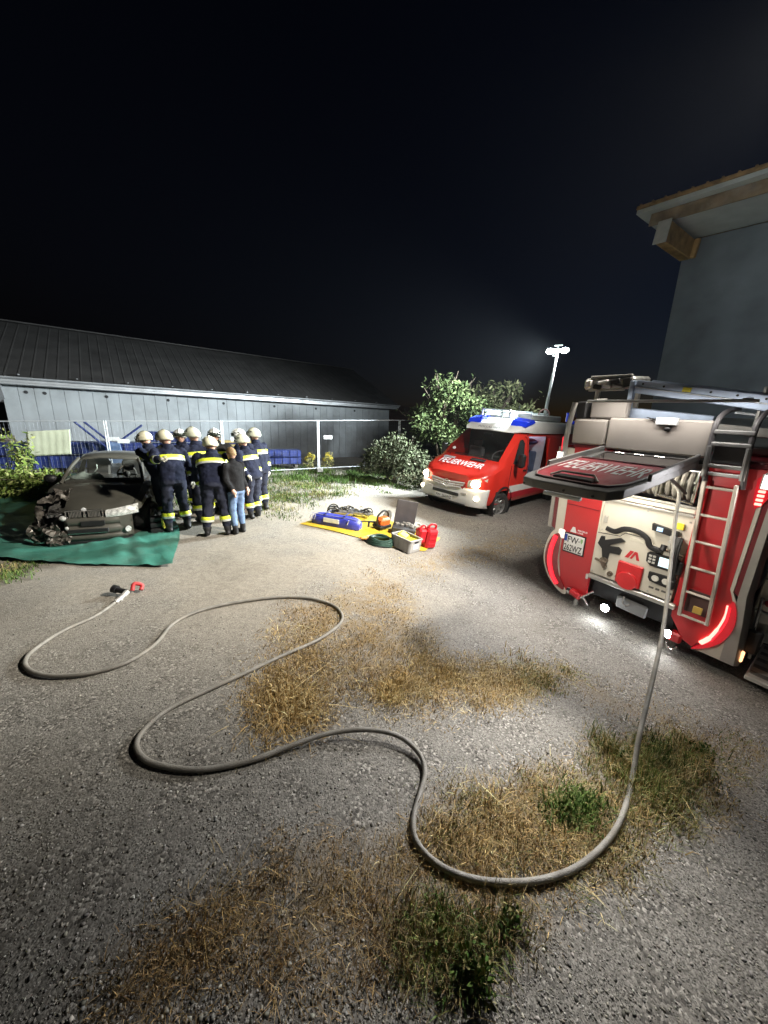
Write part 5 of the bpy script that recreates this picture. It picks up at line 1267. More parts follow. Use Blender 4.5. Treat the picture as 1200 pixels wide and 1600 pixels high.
# --- upper rear and raised flap
tbox('upper_panel', -.60, .40, -.01, .06, 1.12, 1.50, tan, .03)
tbox('camera_mount', -.10, .10, -.06, .02, 1.44, 1.52, mat('mount_white', (.6, .62, .63), .4), .01)
MB().prism([(-.20, 1.52+TZ), (-.02, 1.45+TZ), (.06, 1.47+TZ), (-.08, 1.50+TZ)], T(0, -.05, -TZ), X3, Z3, .03, ez=Y3).build('camera_shade', blackp, trk, smooth=0)
MB().sphere(T(.02, -.025, 1.40), (.035, .03, .03), 10, 8).build('rear_camera', blackp, trk)
tbox('side_panel', -1.04, -.62, .0, .12, 1.15, 1.47, tan, .02); tbox('side_panel_upper', -.90, -.46, .10, .20, 1.48, 1.70, tan, .02)
tprism('lower_side_panel', [(-1.0, 1.14), (-.62, 1.14), (-.62, 1.02), (-1.0, 1.02)], .02, .08, tdred)
MB().tube(spline([T(-1.10, .0, .95), T(-1.11, .0, 1.18), T(-1.09, .0, 1.45), T(-1.07, .03, 1.68)], 5), .035, 8).build('corner_post', silver, trk)
tbox('corner_box', -1.06, -.92, .04, .2, 1.47, 1.69, blackp, .02)
MB().cyl(T(-1.17, .1, 1.42), T(-1.17, .1, 1.54), .035, n=12).build('side_beacon', bb, trk)
tl = MB().box(T(-1.14, .02, 1.10), (.05, .06, .26), bev=.015).build('side_tail_lamp', tail, trk)
# flap
FLP = 1.80
def FP(s, d, z=0.0): return T(s, -d, 1.10-.045*d/FLP*1.6+z)
out = [(-.61, .02), (-.615, 1.30), (-.60, 1.62), (-.54, 1.77), (-.42, 1.80), (.10, 1.80), (.24, 1.77), (.31, 1.62), (.335, 1.30), (.36, .02)]
fl = MB(); nO = len(out)
top = [FP(a, b, .0) for a, b in out]; bot = [FP(a, b, -.085) for a, b in out]
fl.add(top+bot, [tuple(range(nO))[::-1], tuple(range(nO, 2*nO))]+[(i, (i+1) % nO, nO+(i+1) % nO, nO+i) for i in range(nO)])
flap = fl.build('rear_flap', mat('flap_frame', (.17, .17, .168), .55, .2, var=.1, scale=4), trk, smooth=0)
bv = flap.modifiers.new('b', 'BEVEL'); bv.width = .012; bv.segments = 2
ins = [(-.57, .62), (-.575, 1.28), (-.55, 1.52), (-.47, 1.66), (-.38, 1.68), (.07, 1.68), (.19, 1.65), (.26, 1.5), (.285, 1.28), (.30, .62)]
MB().add([FP(a, b, .004) for a, b in ins]+[FP(a, b, -.02) for a, b in ins], [tuple(range(10))]+[(i, (i+1) % 10, 10+(i+1) % 10, 10+i) for i in range(10)]).build('red_skin', mat('flap_red', (.34, .03, .045), .5, var=.12, scale=4, dirt=.2, dirtcol=(.2, .08, .08)), flap, smooth=0)
pr = MB(); pr.tube([FP(a, b, .012) for a, b in ins]+[FP(*ins[0], .012)], .010, 6); pr.build('skin_trim', mat('trim_pinkgrey', (.30, .22, .22), .4), flap)
wi = [(-.52, .10), (-.50, .52), (-.30, .58), (.10, .58), (.26, .52), (.28, .10)]
MB().add([FP(a, b, .006) for a, b in wi]+[FP(a, b, -.02) for a, b in wi], [tuple(range(6))]+[(i, (i+1) % 6, 6+(i+1) % 6, 6+i) for i in range(6)]).build('flap_window', mat('flap_glass', (.035, .03, .03), .1, coat=1), flap, smooth=0)
for q in range(3): MB().box(FP(-.36+q*.2, .14, .012), (.10, .02, .012), bev=.004).build('catch', chrome, flap)
for s0 in (-.60, .345): 
    MB().box((FP(s0, .02, .03)+FP(s0, 1.25, .03))/2, (.03, 1.24, .07), R=Matrix.Rotation(math.atan2(.04, 1.2), 3, 'X'), bev=.008).build('flap_rim', mat('flap_frame', (.27, .27, .265), .4), flap)
fx = (FP(1, 1)-FP(0, 1)).normalized(); fy = (FP(0, 0)-FP(0, 1)).normalized()
MB().text('FEUERWEHR', FP(-.53, 1.20, .0), fx, fy, .78, .40, lift=.010, bold=.012).build('lettering', mat('silver_letters', (.80, .80, .81), .45, var=.15, scale=9), flap, smooth=0)
hd = MB(); hd.tube([FP(-.36, 1.60, .02), FP(-.30, 1.50, .045), FP(.0, 1.50, .045), FP(.08, 1.60, .02)], .012, 6); hd.build('flap_handle', alu, flap)
MB().box(FP(-.14, 1.57, .012), (.36, .12, .03), bev=.01).build('handle_recess', blackp, flap)
for a in (-.50, -.1, .15): MB().cyl(FP(a, 1.803, -.05), FP(a, 1.81, -.05), .012, n=8).build('bolt', blackp, flap)
for s0 in (-.56, .31): MB().tube([T(s0, -.01, .72), FP(s0, .62, -.09)], .016, 8).build('gas_strut', blackp, flap)
# light strip added under the flap to brighten the control panel
ls = MB().box(FP(-.12, .42, -.094), (.76, .05, .016), bev=.004).build('added_panel_strip', mat('added_strip_lit', (1, .96, .86), .3, emit=(1, .93, .78), estr=9), flap)
# --- roof load
rb_ = empty('roof_light_bank'); rb_.parent = trk
MB().box(T(-.86, .62, 1.91), (.62, .50, .15), bev=.03).build('lamp_case', mat('lamp_bank', (.50, .49, .46), .4, .3, var=.3, scale=9), rb_)
for q, (a, b, c, d_, mm) in enumerate([(-1.13, -1.05, 1.86, 1.96, 'w'), (-1.03, -.93, 1.84, 1.90, 'k'), (-.98, -.84, 1.905, 1.95, 'w'), (-.91, -.80, 1.85, 1.90, 'w'), (-.82, -.70, 1.90, 1.96, 'k'), (-.78, -.66, 1.845, 1.89, 'g'), (-.67, -.57, 1.86, 1.965, 'k')]):
    MB().box(T((a+b)/2, .36, (c+d_)/2), (b-a, .05, d_-c), R=Matrix.Rotation(radians(12 if q % 2 else -10), 3, 'Y'), bev=.012).build('lamp_pod', {'w': mat('pod_white', (.70, .69, .66), .35), 'k': blackp, 'g': mat('pod_grey', (.33, .33, .32), .4)}[mm], rb_)
MB().box(T(-.84, .40, 2.0), (.50, .06, .025), bev=.008).build('guard_bar', alu, rb_); MB().box(T(-.86, .36, 1.825), (.44, .04, .02), bev=.006).build('guard_bar', alu, rb_)
for a in (-1.08, -.58): MB().box(T(a, .62, 1.60), (.05, .06, .52), bev=.008).build('bank_post', alu, rb_)
lad2 = empty('roof_ladder_rack'); lad2.parent = trk
def slant(s0, z0, s1, z1, d, h, th, m, nm):
    p, q = T(s0, d, z0), T(s1, d, z1); dd = (q-p); R = Matrix((dd.normalized(), Y3, dd.normalized().cross(Y3))).transposed()
    return MB().box((p+q)/2, (dd.length, th, h), R=R, bev=.008).build(nm, m, lad2)
rl_ = slant(-.50, 1.86, 1.05, 1.60, .32, .15, .06, bluealu, 'rail'); slant(-.50, 1.855, 1.05, 1.595, .285, .016, .02, mat('rail_bright', (.62, .66, .70), .35, .5), 'rail_groove')
slant(-.50, 1.86, 1.05, 1.60, .75, .15, .06, bluealu, 'rail')
for q in range(7): 
    u = q/6; MB().cyl(T(-.4+1.3*u, .32, 1.845-.218*u), T(-.4+1.3*u, .75, 1.845-.218*u), .016, n=8).build('rung', bluealu, lad2)
    MB().cyl(T(-.42+1.3*u, .286, 1.885-.218*u), T(-.42+1.3*u, .292, 1.885-.218*u), .012, n=8).build('rivet', blackp, lad2)
slant(-.02, 1.812, .06, 1.80, .286, .05, .012, mat('label_yellow', (.80, .70, .05), .5), 'rail_label')
slant(-.52, 1.54, .32, 1.46, .26, .15, .06, bluealu, 'cross_beam'); slant(.30, 1.42, .85, 1.38, .2, .09, .06, alu, 'cross_beam')
MB().box(T(-.53, .3, 1.68), (.05, .08, .5), bev=.008).build('upright', bluealu, lad2)
MB().box(T(.62, .4, 1.62), (.03, .05, .4), bev=.006).build('upright', alu, lad2)
slant(.42, 1.56, 1.0, 1.50, .5, .03, .03, mat('rail_bright', (.62, .66, .70), .35, .5), 'hand_bar')
# --- open locker on the right flank: pulled out drawer, folded step
lk = empty('open_locker'); lk.parent = trk
lw_ = mat('locker_white', (.62, .64, .62), .5)
MB().box(T(1.13, .58, -.28), (.15, .60, 1.24), bev=.01).build('locker_frame', alu, lk)
MB().box(T(1.22, .50, -.48), (.30, .48, .03), bev=.006).build('drawer', lw_, lk); MB().box(T(1.22, .50, -.10), (.30, .48, .03), bev=.006).build('drawer', lw_, lk)
MB().box(T(1.24, .60, -.72), (.26, .40, .34), bev=.02).build('drawer_box', lw_, lk)
MB().cyl(T(1.26, .32, -.06), T(1.26, .32, .22), .06, n=14).build('red_bottle', tred, lk); MB().box(T(1.22, .30, -.36), (.20, .12, .07), bev=.02).build('red_pouch', tred, lk)
MB().tube([T(1.10, .24, -.30), T(1.12, .22, -.72)], .014, 8).build('handle_bar', chrome, lk)
MB().box(T(1.145, .17, -.80), (.12, .06, .28), bev=.02).build('mud_flap', chas, lk)
MB().box(T(1.105, .06, -.96), (.05, .04, .13), bev=.01).build('side_marker', mat('marker_orange', (.9, .35, .1), .2, emit=(1, .45, .2), estr=2.5), lk)
stp = MB().box(T(1.52, .52, -1.20), (.68, .86, .05), bev=.008).build('fold_down_step', mat('step_frame', (.66, .65, .60), .5), lk)
for q in range(5): MB().box(T(1.52, .20+q*.165, -1.174), (.64, .07, .012), bev=.003).build('tread', mat('tread_grey', (.26, .26, .24), .6), stp)
for q in (1.3, 1.7): MB().box(T(q-.16, .52, -1.10), (.03, .05, .2), bev=.005).build('step_hinge', alu, stp)
bpy.context.view_layer.update()
TWm = trk.matrix_world

# ================================================================== hose
HP = [(182, 940), (150, 962), (100, 985), (60, 1010), (40, 1030), (46, 1047), (80, 1056), (140, 1052), (200, 1034), (243, 1006), (270, 975), (310, 955), (370, 941), (440, 933), (490, 936), (525, 949), (534, 970), (500, 998), (440, 1025), (380, 1053), (320, 1080), (265, 1107), (230, 1135), (213, 1162), (226, 1186), (265, 1199), (320, 1202), (390, 1189), (450, 1167), (510, 1147), (570, 1140), (620, 1149), (653, 1175), (664, 1206), (655, 1245), (646, 1280), (651, 1315), (682, 1349), (730, 1371), (790, 1379), (850, 1374), (905, 1353), (950, 1313), (974, 1270), (988, 1215)]
HR = 0.0165
pts = []
for i, (px, py) in enumerate(HP):
    lift = HR+.004
    if 28 <= i <= 32: lift += (.01, .03, .05, .04, .015)[i-28]
    pts.append(on_ground(px, py, lift)); 
    pts[-1].z = ghf(pts[-1].x, pts[-1].y)+lift
g_end = pts[-1]; dep0 = (g_end-Vector((0, 0, CAM_H))).dot(_F)
reel_exit = TWm @ T(.20, -.055, .80); d1 = (reel_exit-Vector((0, 0, CAM_H))).dot(_F)
air = [(999, 1150, .11), (1013, 1090, .25), (1026, 1035, .43), (1036, 985, .62), (1043, 930, .78), (1049, 870, .90), (1055, 815, .96), (1061, 770, .98)]
for px, py, f in air: pts.append(at_depth(px, py, dep0+(d1-.16-dep0)*f))
pts.append(reel_exit+Vector((0, 0, .0))); pts.append(TWm @ T(.16, .08, .84)); pts.append(TWm @ T(.12, .20, .99))
hs = empty('fire_hose', Matrix.Translation((0, 0, 0)), 'long grey hose snaking from the fire engine reel across the gravel', 'hose')
MB().tube(spline(pts, 7), HR, 12).build('hose_tube', mat('hose_rubber', (0.24, 0.228, 0.20), 0.5, var=.3, scale=9, bump=.5, bscale=160, dirt=.6, dirtcol=(.25, .22, .17)), hs, smooth=70)
# nozzle
a0 = pts[0]; dr_ = (pts[0]-pts[1]); dr_.z = 0; dr_.normalize(); sd_ = Vector((-dr_.y, dr_.x, 0))
nz = MB(); nz.cyl(a0-dr_*.02, a0+dr_*.10+Z3*.01, .026, n=16); nz.cyl(a0+dr_*.03, a0+dr_*.06, .032, n=12); nz.cyl(a0+dr_*.10+Z3*.01, a0+dr_*.17+Z3*.025, .03, .034, n=16)
noz = nz.build('nozzle', mat('nozzle_alloy', (.62, .60, .56), .35, .5), hs)
t0 = a0+dr_*.17+Z3*.03+sd_*.02; up_ = (dr_*.2+sd_*.9+Z3*.15).normalized()
MB().cyl(t0-up_*.03, t0+up_*.10, .03, n=14).cyl(t0+up_*.10, t0+up_*.15, .042, .046, n=16).build('spray_head', blackp, noz)
h0 = a0+dr_*.20+Z3*.03-sd_*.04
MB().tube(spline([h0, h0+dr_*.05+Z3*.06, h0+dr_*.10+Z3*.02-sd_*.05, h0+dr_*.06-sd_*.06-Z3*.02], 5), [.022]*16, 10).build('grip', mat('grip_red', (.45, .03, .03), .45), noz)

# ================================================================== equipment on the yellow sheet
def G(px, py, dz=0): return on_ground(px, py)+Z3*dz
sh = [G(468, 819), G(545, 797), G(600, 812), G(688, 842), G(664, 862), G(610, 856)]
rr = []
cen = sum(sh, Vector())/6
ed = []
for i in range(6):
    for q in range(6): ed.append(sh[i].lerp(sh[(i+1) % 6], q/6))
for j in range(15):
    f = j/14; row = []
    for p in ed:
        q = cen.lerp(p, f); row.append(vec(q.x, q.y, ghf(q.x, q.y)+.010+.012*abs(sin(q.x*11+q.y*7))*random.uniform(.7, 1)))
    row.append(row[0]); rr.append(row)
ysh = MB().loft(rr).build('ground_sheet', mat('yellow_sheet', (.62, .44, .04), .5, var=.15, scale=5, bump=.2), smooth=80)
tag(ysh, 'yellow ground sheet spread under the rescue tools', 'sheet')
# long blue bag
pa, pb = G(490, 816), G(563, 829); ax = (pb-pa); bl_ = ax.length; byaw = atan2(ax.y, ax.x); md = (pa+pb)/2
bag = empty('tool_bag', ground_frame(md.x, md.y, byaw, .012), 'long blue bag with a white label on the yellow sheet', 'bag')
mb = MB(); rr = []
for u in np.linspace(-1, 1, 15):
    sc_ = (1-abs(u)**8*.35); w = .14*sc_; h = .22*sc_
    rr.append([vec(u*bl_/2, -w, .01), vec(u*bl_/2, -w*1.06, h*.45), vec(u*bl_/2, -w*.95, h*.85), vec(u*bl_/2, -w*.5, h*1.0+.006*sin(u*9)), vec(u*bl_/2, w*.5, h*1.0), vec(u*bl_/2, w*.95, h*.85), vec(u*bl_/2, w*1.06, h*.45), vec(u*bl_/2, w, .01)])
mb.loft(rr, closed=True, cap0=True, cap1=True).build('body', mat('blue_bag', (.035, .045, .34), .45, var=.12, scale=6, bump=.15), bag, smooth=50)
MB().box((-.06, -.152, .13), (.34, .012, .09), bev=.01).build('label', mat('label_white', (.72, .74, .68), .5), bag)
MB().tube([vec(u*bl_/2*.97, -.10, .215) for u in np.linspace(-1, 1, 9)], .008, 6).build('zip', mat('zip_light', (.25, .27, .5), .5), bag)
for x in (-.52, -.47, -.42, .30): MB().box((x, -.151, .15), (.018, .008, .11), R=Matrix.Rotation(.3, 3, 'Y'), bev=.002).build('stripe', mat('strap_white', (.5, .52, .62), .6), bag)
for x in (-.2, .2): MB().box((x, -.0, .262), (.04, .26, .006), bev=.003).build('strap', mat('navy_bag', (.04, .05, .14), .8), bag)
# hydraulic tools with coiled hoses
steel = mat('tool_steel', (.32, .32, .31), .35, .8, var=.3, scale=14)
def coil(t, c, r, n, nm, m, tube=.014):
    mb = MB()
    for q in range(n):
        o = Vector(c)+vec(random.uniform(-.06, .06), random.uniform(-.06, .06), random.uniform(0, .05)); tl = random.uniform(-.9, .9); a2 = random.uniform(0, 6)
        mb.tube([o+vec(cos(a)*r*cos(a2)-sin(a)*r*sin(a2)*.7, cos(a)*r*sin(a2)+sin(a)*r*cos(a2)*.7, abs(sin(a+tl)*r*.8)) for a in np.linspace(0, 2*pi, 20, endpoint=False)], tube, 7, closed=True)
    mb.build(nm, m, t)
p = G(540, 808); tl_ = empty('rescue_spreader', ground_frame(p.x, p.y, .2, .02), 'steel rescue spreader with coiled black hoses behind the blue bag', 'rescue tool')
mb = MB(); mb.cyl((-.32, .04, .09), (.05, .0, .09), .065, n=16); mb.cyl((.05, 0, .09), (.16, -.02, .09), .085, n=16); mb.build('cylinder', steel, tl_)
for s in (-1, 1): MB().prism([(0, -.03), (.22, s*.06-.02), (.42, s*.02), (.42, s*.02+.03), (.2, s*.06+.05), (0, .03)], (.15, 0, .06), X3, Y3, .05).build('jaw', steel, tl_)
coil(tl_, (-.22, .06, .06), .15, 3, 'hose', blackp); coil(tl_, (.08, .1, .04), .14, 3, 'hose', blackp)
p = G(560, 807); tl_ = empty('rescue_cutter', ground_frame(p.x, p.y, -.5, .02), 'rescue cutter with white and black hoses right of the spreader', 'rescue tool')
mb = MB(); mb.cyl((-.2, 0, .08), (.12, 0, .08), .06, n=16); mb.build('cylinder', steel, tl_)
for s in (-1, 1): MB().prism([(0, 0), (.1, s*.07), (.22, s*.09), (.18, s*.02)], (.12, 0, .06), X3, Y3, .035).build('blade', steel, tl_)
coil(tl_, (-.1, .05, .05), .13, 2, 'hose', mat('hose_white', (.6, .58, .54), .6)); coil(tl_, (.15, .05, .04), .12, 3, 'hose', blackp)
p = G(572, 818); tl_ = empty('pry_bar', ground_frame(p.x, p.y, .35, .025), 'black pry bar lying on the yellow sheet behind the blue bag', 'bar')
MB().tube(spline([(-.32, -.06, .03), (-.27, 0, .02), (0, .02, .02), (.28, 0, .02), (.36, .03, .03)], 4), .016, 7).build('bar', blackp, tl_); MB().cyl((-.34, -.08, .03), (-.30, -.03, .03), .03, n=8).build('claw', steel, tl_)
# chainsaw-like motor tool
p = G(597, 826); tl_ = empty('power_saw', ground_frame(p.x, p.y, .9, .02), 'orange power saw with black handles on the yellow sheet', 'saw')
mb = MB(); mb.box((0, 0, .14), (.30, .22, .20), bev=.05); mb.build('housing', mat('saw_orange', (.70, .14, .03), .45), tl_)
MB().box((-.02, 0, .06), (.36, .26, .08), bev=.03).build('base', blackp, tl_)
MB().tube(spline([(-.18, 0, .10), (-.20, 0, .28), (-.02, 0, .38), (.14, 0, .30), (.16, 0, .16)], 5), .02, 8).build('front_handle', blackp, tl_)
MB().lathe([(.001, 0), (.17, 0), (.17, .006), (.001, .006)], (.30, .13, .14), (0, 1, 0), 26).build('blade', steel, tl_)
MB().tube(spline([(-.16, .08, .12), (-.32, .1, .16), (-.36, .08, .06)], 4), .022, 8).build('rear_handle', blackp, tl_)
# orange gloves, green hose coil
p = G(571, 845); tl_ = empty('work_gloves', ground_frame(p.x, p.y, .3, .02), 'orange and cream work gloves lying in front of the green coil', 'gloves')
for q in range(2):
    mb = MB(); c = vec(q*.14-.05, q*.08, .035); mb.sphere(c, (.07, .05, .03), 12, 8)
    for f_ in range(4): mb.tube([c+vec(.04, -.035+f_*.024, 0), c+vec(.13, -.05+f_*.034, .0)], .013, 7)
    mb.tube([c+vec(0, .04, 0), c+vec(.06, .09, 0)], .014, 7)
    mb.build('glove', mat('glove_orange', (.75, .30, .06), .7) if q == 0 else mat('glove_cream', (.72, .62, .30), .7), tl_)
p = G(594, 850); tl_ = empty('hose_coil', ground_frame(p.x, p.y, 0, .015), 'dark green coiled hose beside the grey crate', 'hose coil')
mb = MB()
for q in range(7):
    r = .24-.012*q; mb.tube([vec(cos(a)*r, sin(a)*r*.8, .02+.028*(q % 4)+.01*sin(a*3+q)) for a in np.linspace(0, 2*pi, 28, endpoint=False)], .020, 7, closed=True)
mb.build('coil', mat('green_hose', (.018, .05, .035), .5, var=.3, scale=10), tl_); MB().cyl((.2, .1, .05), (.34, .16, .06), .028, n=10).build('coupling', steel, tl_)
# upright grey case lid, open crate, red canister
p = G(627, 832); tl_ = empty('open_case', ground_frame(p.x, p.y, -.12, .012), 'dark grey open case with its lid standing upright', 'case')
MB().box((.02, .16, .34), (.44, .04, .60), R=Matrix.Rotation(radians(-6), 3, 'X'), bev=.015).build('lid', mat('case_grey', (.085, .08, .085), .5, var=.15), tl_)
MB().box((.04, -.06, .09), (.48, .40, .15), bev=.02).build('body', mat('case_black', (.04, .04, .042), .6), tl_)
mb = MB()
for q in range(9): mb.box((random.uniform(-.12, .22), random.uniform(-.2, .05), .17+random.uniform(0, .03)), (.09, .07, .06), R=Matrix.Rotation(random.uniform(0, 3), 3, 'Z'), bev=.01)
mb.build('contents', mat('case_tools', (.20, .19, .17), .5, .3, var=.5, scale=18), tl_)
p = G(655, 832); tl_ = empty('rope_bundle', ground_frame(p.x, p.y, .2, .015), 'pale rope and red webbing bundle behind the red canister', 'rope')
coil(tl_, (-.08, 0, .02), .13, 5, 'rope', mat('rope_white', (.60, .58, .50), .8), .013); coil(tl_, (.05, -.14, .02), .12, 3, 'webbing', mat('webbing_red', (.30, .08, .06), .8), .013)
p0, p1 = G(611, 853), G(638, 865); ax = p1-p0; p = (p0+p1)/2
cr = empty('plastic_crate', ground_frame(p.x+.10, p.y+.12, atan2(ax.y, ax.x)-.05, .012), 'grey plastic crate holding yellow bags, nearest on the sheet', 'crate')
gm = mat('crate_grey', (.36, .35, .33), .5, var=.1, scale=8)
W, D_, H_ = .44, .34, .24
MB().box((0, 0, .012), (W, D_, .024), bev=.005).build('floor', gm, cr)
for (c, sz) in [((0, -D_/2, H_/2), (W, .018, H_)), ((0, D_/2, H_/2), (W, .018, H_)), ((-W/2, 0, H_/2), (.018, D_-.02, H_)), ((W/2, 0, H_/2), (.018, D_-.02, H_))]: MB().box(c, sz, bev=.003).build('side', gm, cr)
for (c, sz) in [((0, -D_/2-.008, H_-.014), (W+.03, .03, .026)), ((0, D_/2+.008, H_-.014), (W+.03, .03, .026)), ((-W/2-.006, 0, H_-.014), (.03, D_-.01, .026)), ((W/2+.006, 0, H_-.014), (.03, D_-.01, .026))]: MB().box(c, sz, bev=.004).build('rim', gm, cr)
for x in (-.2, -.12, -.02, .08, .16, .2): MB().box((x, -D_/2-.013, H_/2-.02), (.016, .012, H_-.05), bev=.003).build('rib', gm, cr)
MB().box((W/2+.012, 0, H_*.45), (.008, .16, .09), bev=.003).build('label', mat('label_white', (.72, .74, .68), .5), cr)
MB().box((W/2+.012, 0, H_*.80), (.006, .12, .03), bev=.003).build('grip_slot', blackp, cr)
MB().box((-.08, -.02, .18), (.20, .22, .16), R=Matrix.Rotation(.4, 3, 'Y') @ Matrix.Rotation(.3, 3, 'Z'), bev=.03).build('yellow_bag', mat('bag_yellow', (.72, .60, .04), .55), cr)
MB().box((.09, .0, .14), (.22, .24, .14), R=Matrix.Rotation(-.1, 3, 'Y'), bev=.03).build('yellow_bag', mat('bag_yellow', (.72, .60, .04), .55), cr)
p = G(664, 858)
cn = empty('fuel_canister', ground_frame(p.x+.03, p.y+.10, .5, .008), 'red double fuel canister standing at the end of the yellow sheet', 'canister')
rm = mat('canister_red', (.55, .015, .025), .38, var=.1)
mb = MB(); mb.box((.04, 0, .19), (.24, .20, .38), bev=.035); mb.build('body', rm, cn); MB().box((-.17, .02, .24), (.17, .18, .28), bev=.035).build('small_tank', rm, cn)
MB().tube(spline([(.13, 0, .36), (.12, 0, .45), (.0, 0, .46), (-.06, 0, .38)], 5), .020, 8).build('handle', rm, cn); MB().tube(spline([(-.10, 0, .37), (-.14, 0, .44), (-.22, 0, .42), (-.24, 0, .34)], 5), .016, 8).build('handle', rm, cn)
MB().cyl((-.04, 0, .37), (-.04, 0, .43), .03, n=12).build('cap', rm, cn)
for z in (.10, .2, .3): MB().box((.04, -.102, z), (.16, .01, .03), bev=.004).build('rib', rm, cn)

# ================================================================== people
navy = mat('navy_cloth', (0.010, 0.013, 0.030), 0.9, var=0.35, scale=7, bump=.5, bscale=22, spec=.25)
navy2 = mat('grey_navy_cloth', (0.020, 0.023, 0.038), 0.9, var=0.35, scale=7, bump=.5, bscale=22, spec=.25)
bootm = mat('boot_leather', (0.012, 0.012, 0.013), 0.55, var=.3)
skin = mat('skin', (0.50, 0.30, 0.22), 0.6, var=.1, scale=20)
glove = mat('glove_pale', (0.55, 0.53, 0.45), 0.8, var=.2, scale=20)
hel = mat('helmet_pale', (0.82, 0.84, 0.66), 0.35, var=.05, coat=.5)
helw = mat('helmet_white', (0.78, 0.80, 0.76), 0.3, var=.04, coat=.5)
bandm = [mat('band_yellow', (0.76, 0.86, 0.05), 0.5, var=.08, scale=20, emit=(.8, .85, .05), estr=0.0), mat('band_silver', (0.66, 0.69, 0.64), 0.4, .2, var=.08, scale=20)]
def capsule(mb, p0, r0, p1, r1, n=10):
    p0, p1 = Vector(p0), Vector(p1); d = (p1-p0); L = d.length; d = d.normalized()
    P, R = [], []
    for a in np.linspace(-pi/2, 0, 4): P.append(p0+d*(sin(a)*r0)); R.append(max(1e-3, r0*cos(a)))
    for a in np.linspace(0, pi/2, 4): P.append(p1+d*(sin(a)*r1)); R.append(max(1e-3, r1*cos(a)))
    mb.tube(P, R, n)
def remeshed(mb, voxel, tmpmat):
    me = bpy.data.meshes.new('tmp'); me.from_pydata(mb.v, [], mb.f)
    bm = bmesh.new(); bm.from_mesh(me); bmesh.ops.recalc_face_normals(bm, faces=bm.faces); bm.to_mesh(me); bm.free()
    ob = bpy.data.objects.new('tmp', me); COL.objects.link(ob)
    r = ob.modifiers.new('r', 'REMESH'); r.mode = 'VOXEL'; r.voxel_size = voxel
    s = ob.modifiers.new('s', 'SMOOTH'); s.factor = .5; s.iterations = 3
    dg = bpy.context.evaluated_depsgraph_get(); out = bpy.data.meshes.new_from_object(ob.evaluated_get(dg))
    bpy.data.objects.remove(ob); bpy.data.meshes.remove(me)
    return out
def hand(mb, w, d, side):
    """five bent fingers on a palm; w wrist, d direction of the hand"""
    d = Vector(d).normalized(); s = d.orthogonal().normalized(); n_ = d.cross(s)
    capsule(mb, w, .030, w+d*.07, .036, 8)
    for q, (o, l) in enumerate(((-.030, .060), (-.010, .075), (.010, .072), (.028, .055))):
        b = w+d*.085+s*o; mb.tube([b, b+d*l*.55+n_*.012, b+d*l*.85+n_*.035], [.0105, .0095, .008], 6)
    b = w+d*.03+s*(.036*side); mb.tube([b, b+s*.03*side+d*.03, b+s*.035*side+d*.06+n_*.02], [.012, .011, .009], 6)
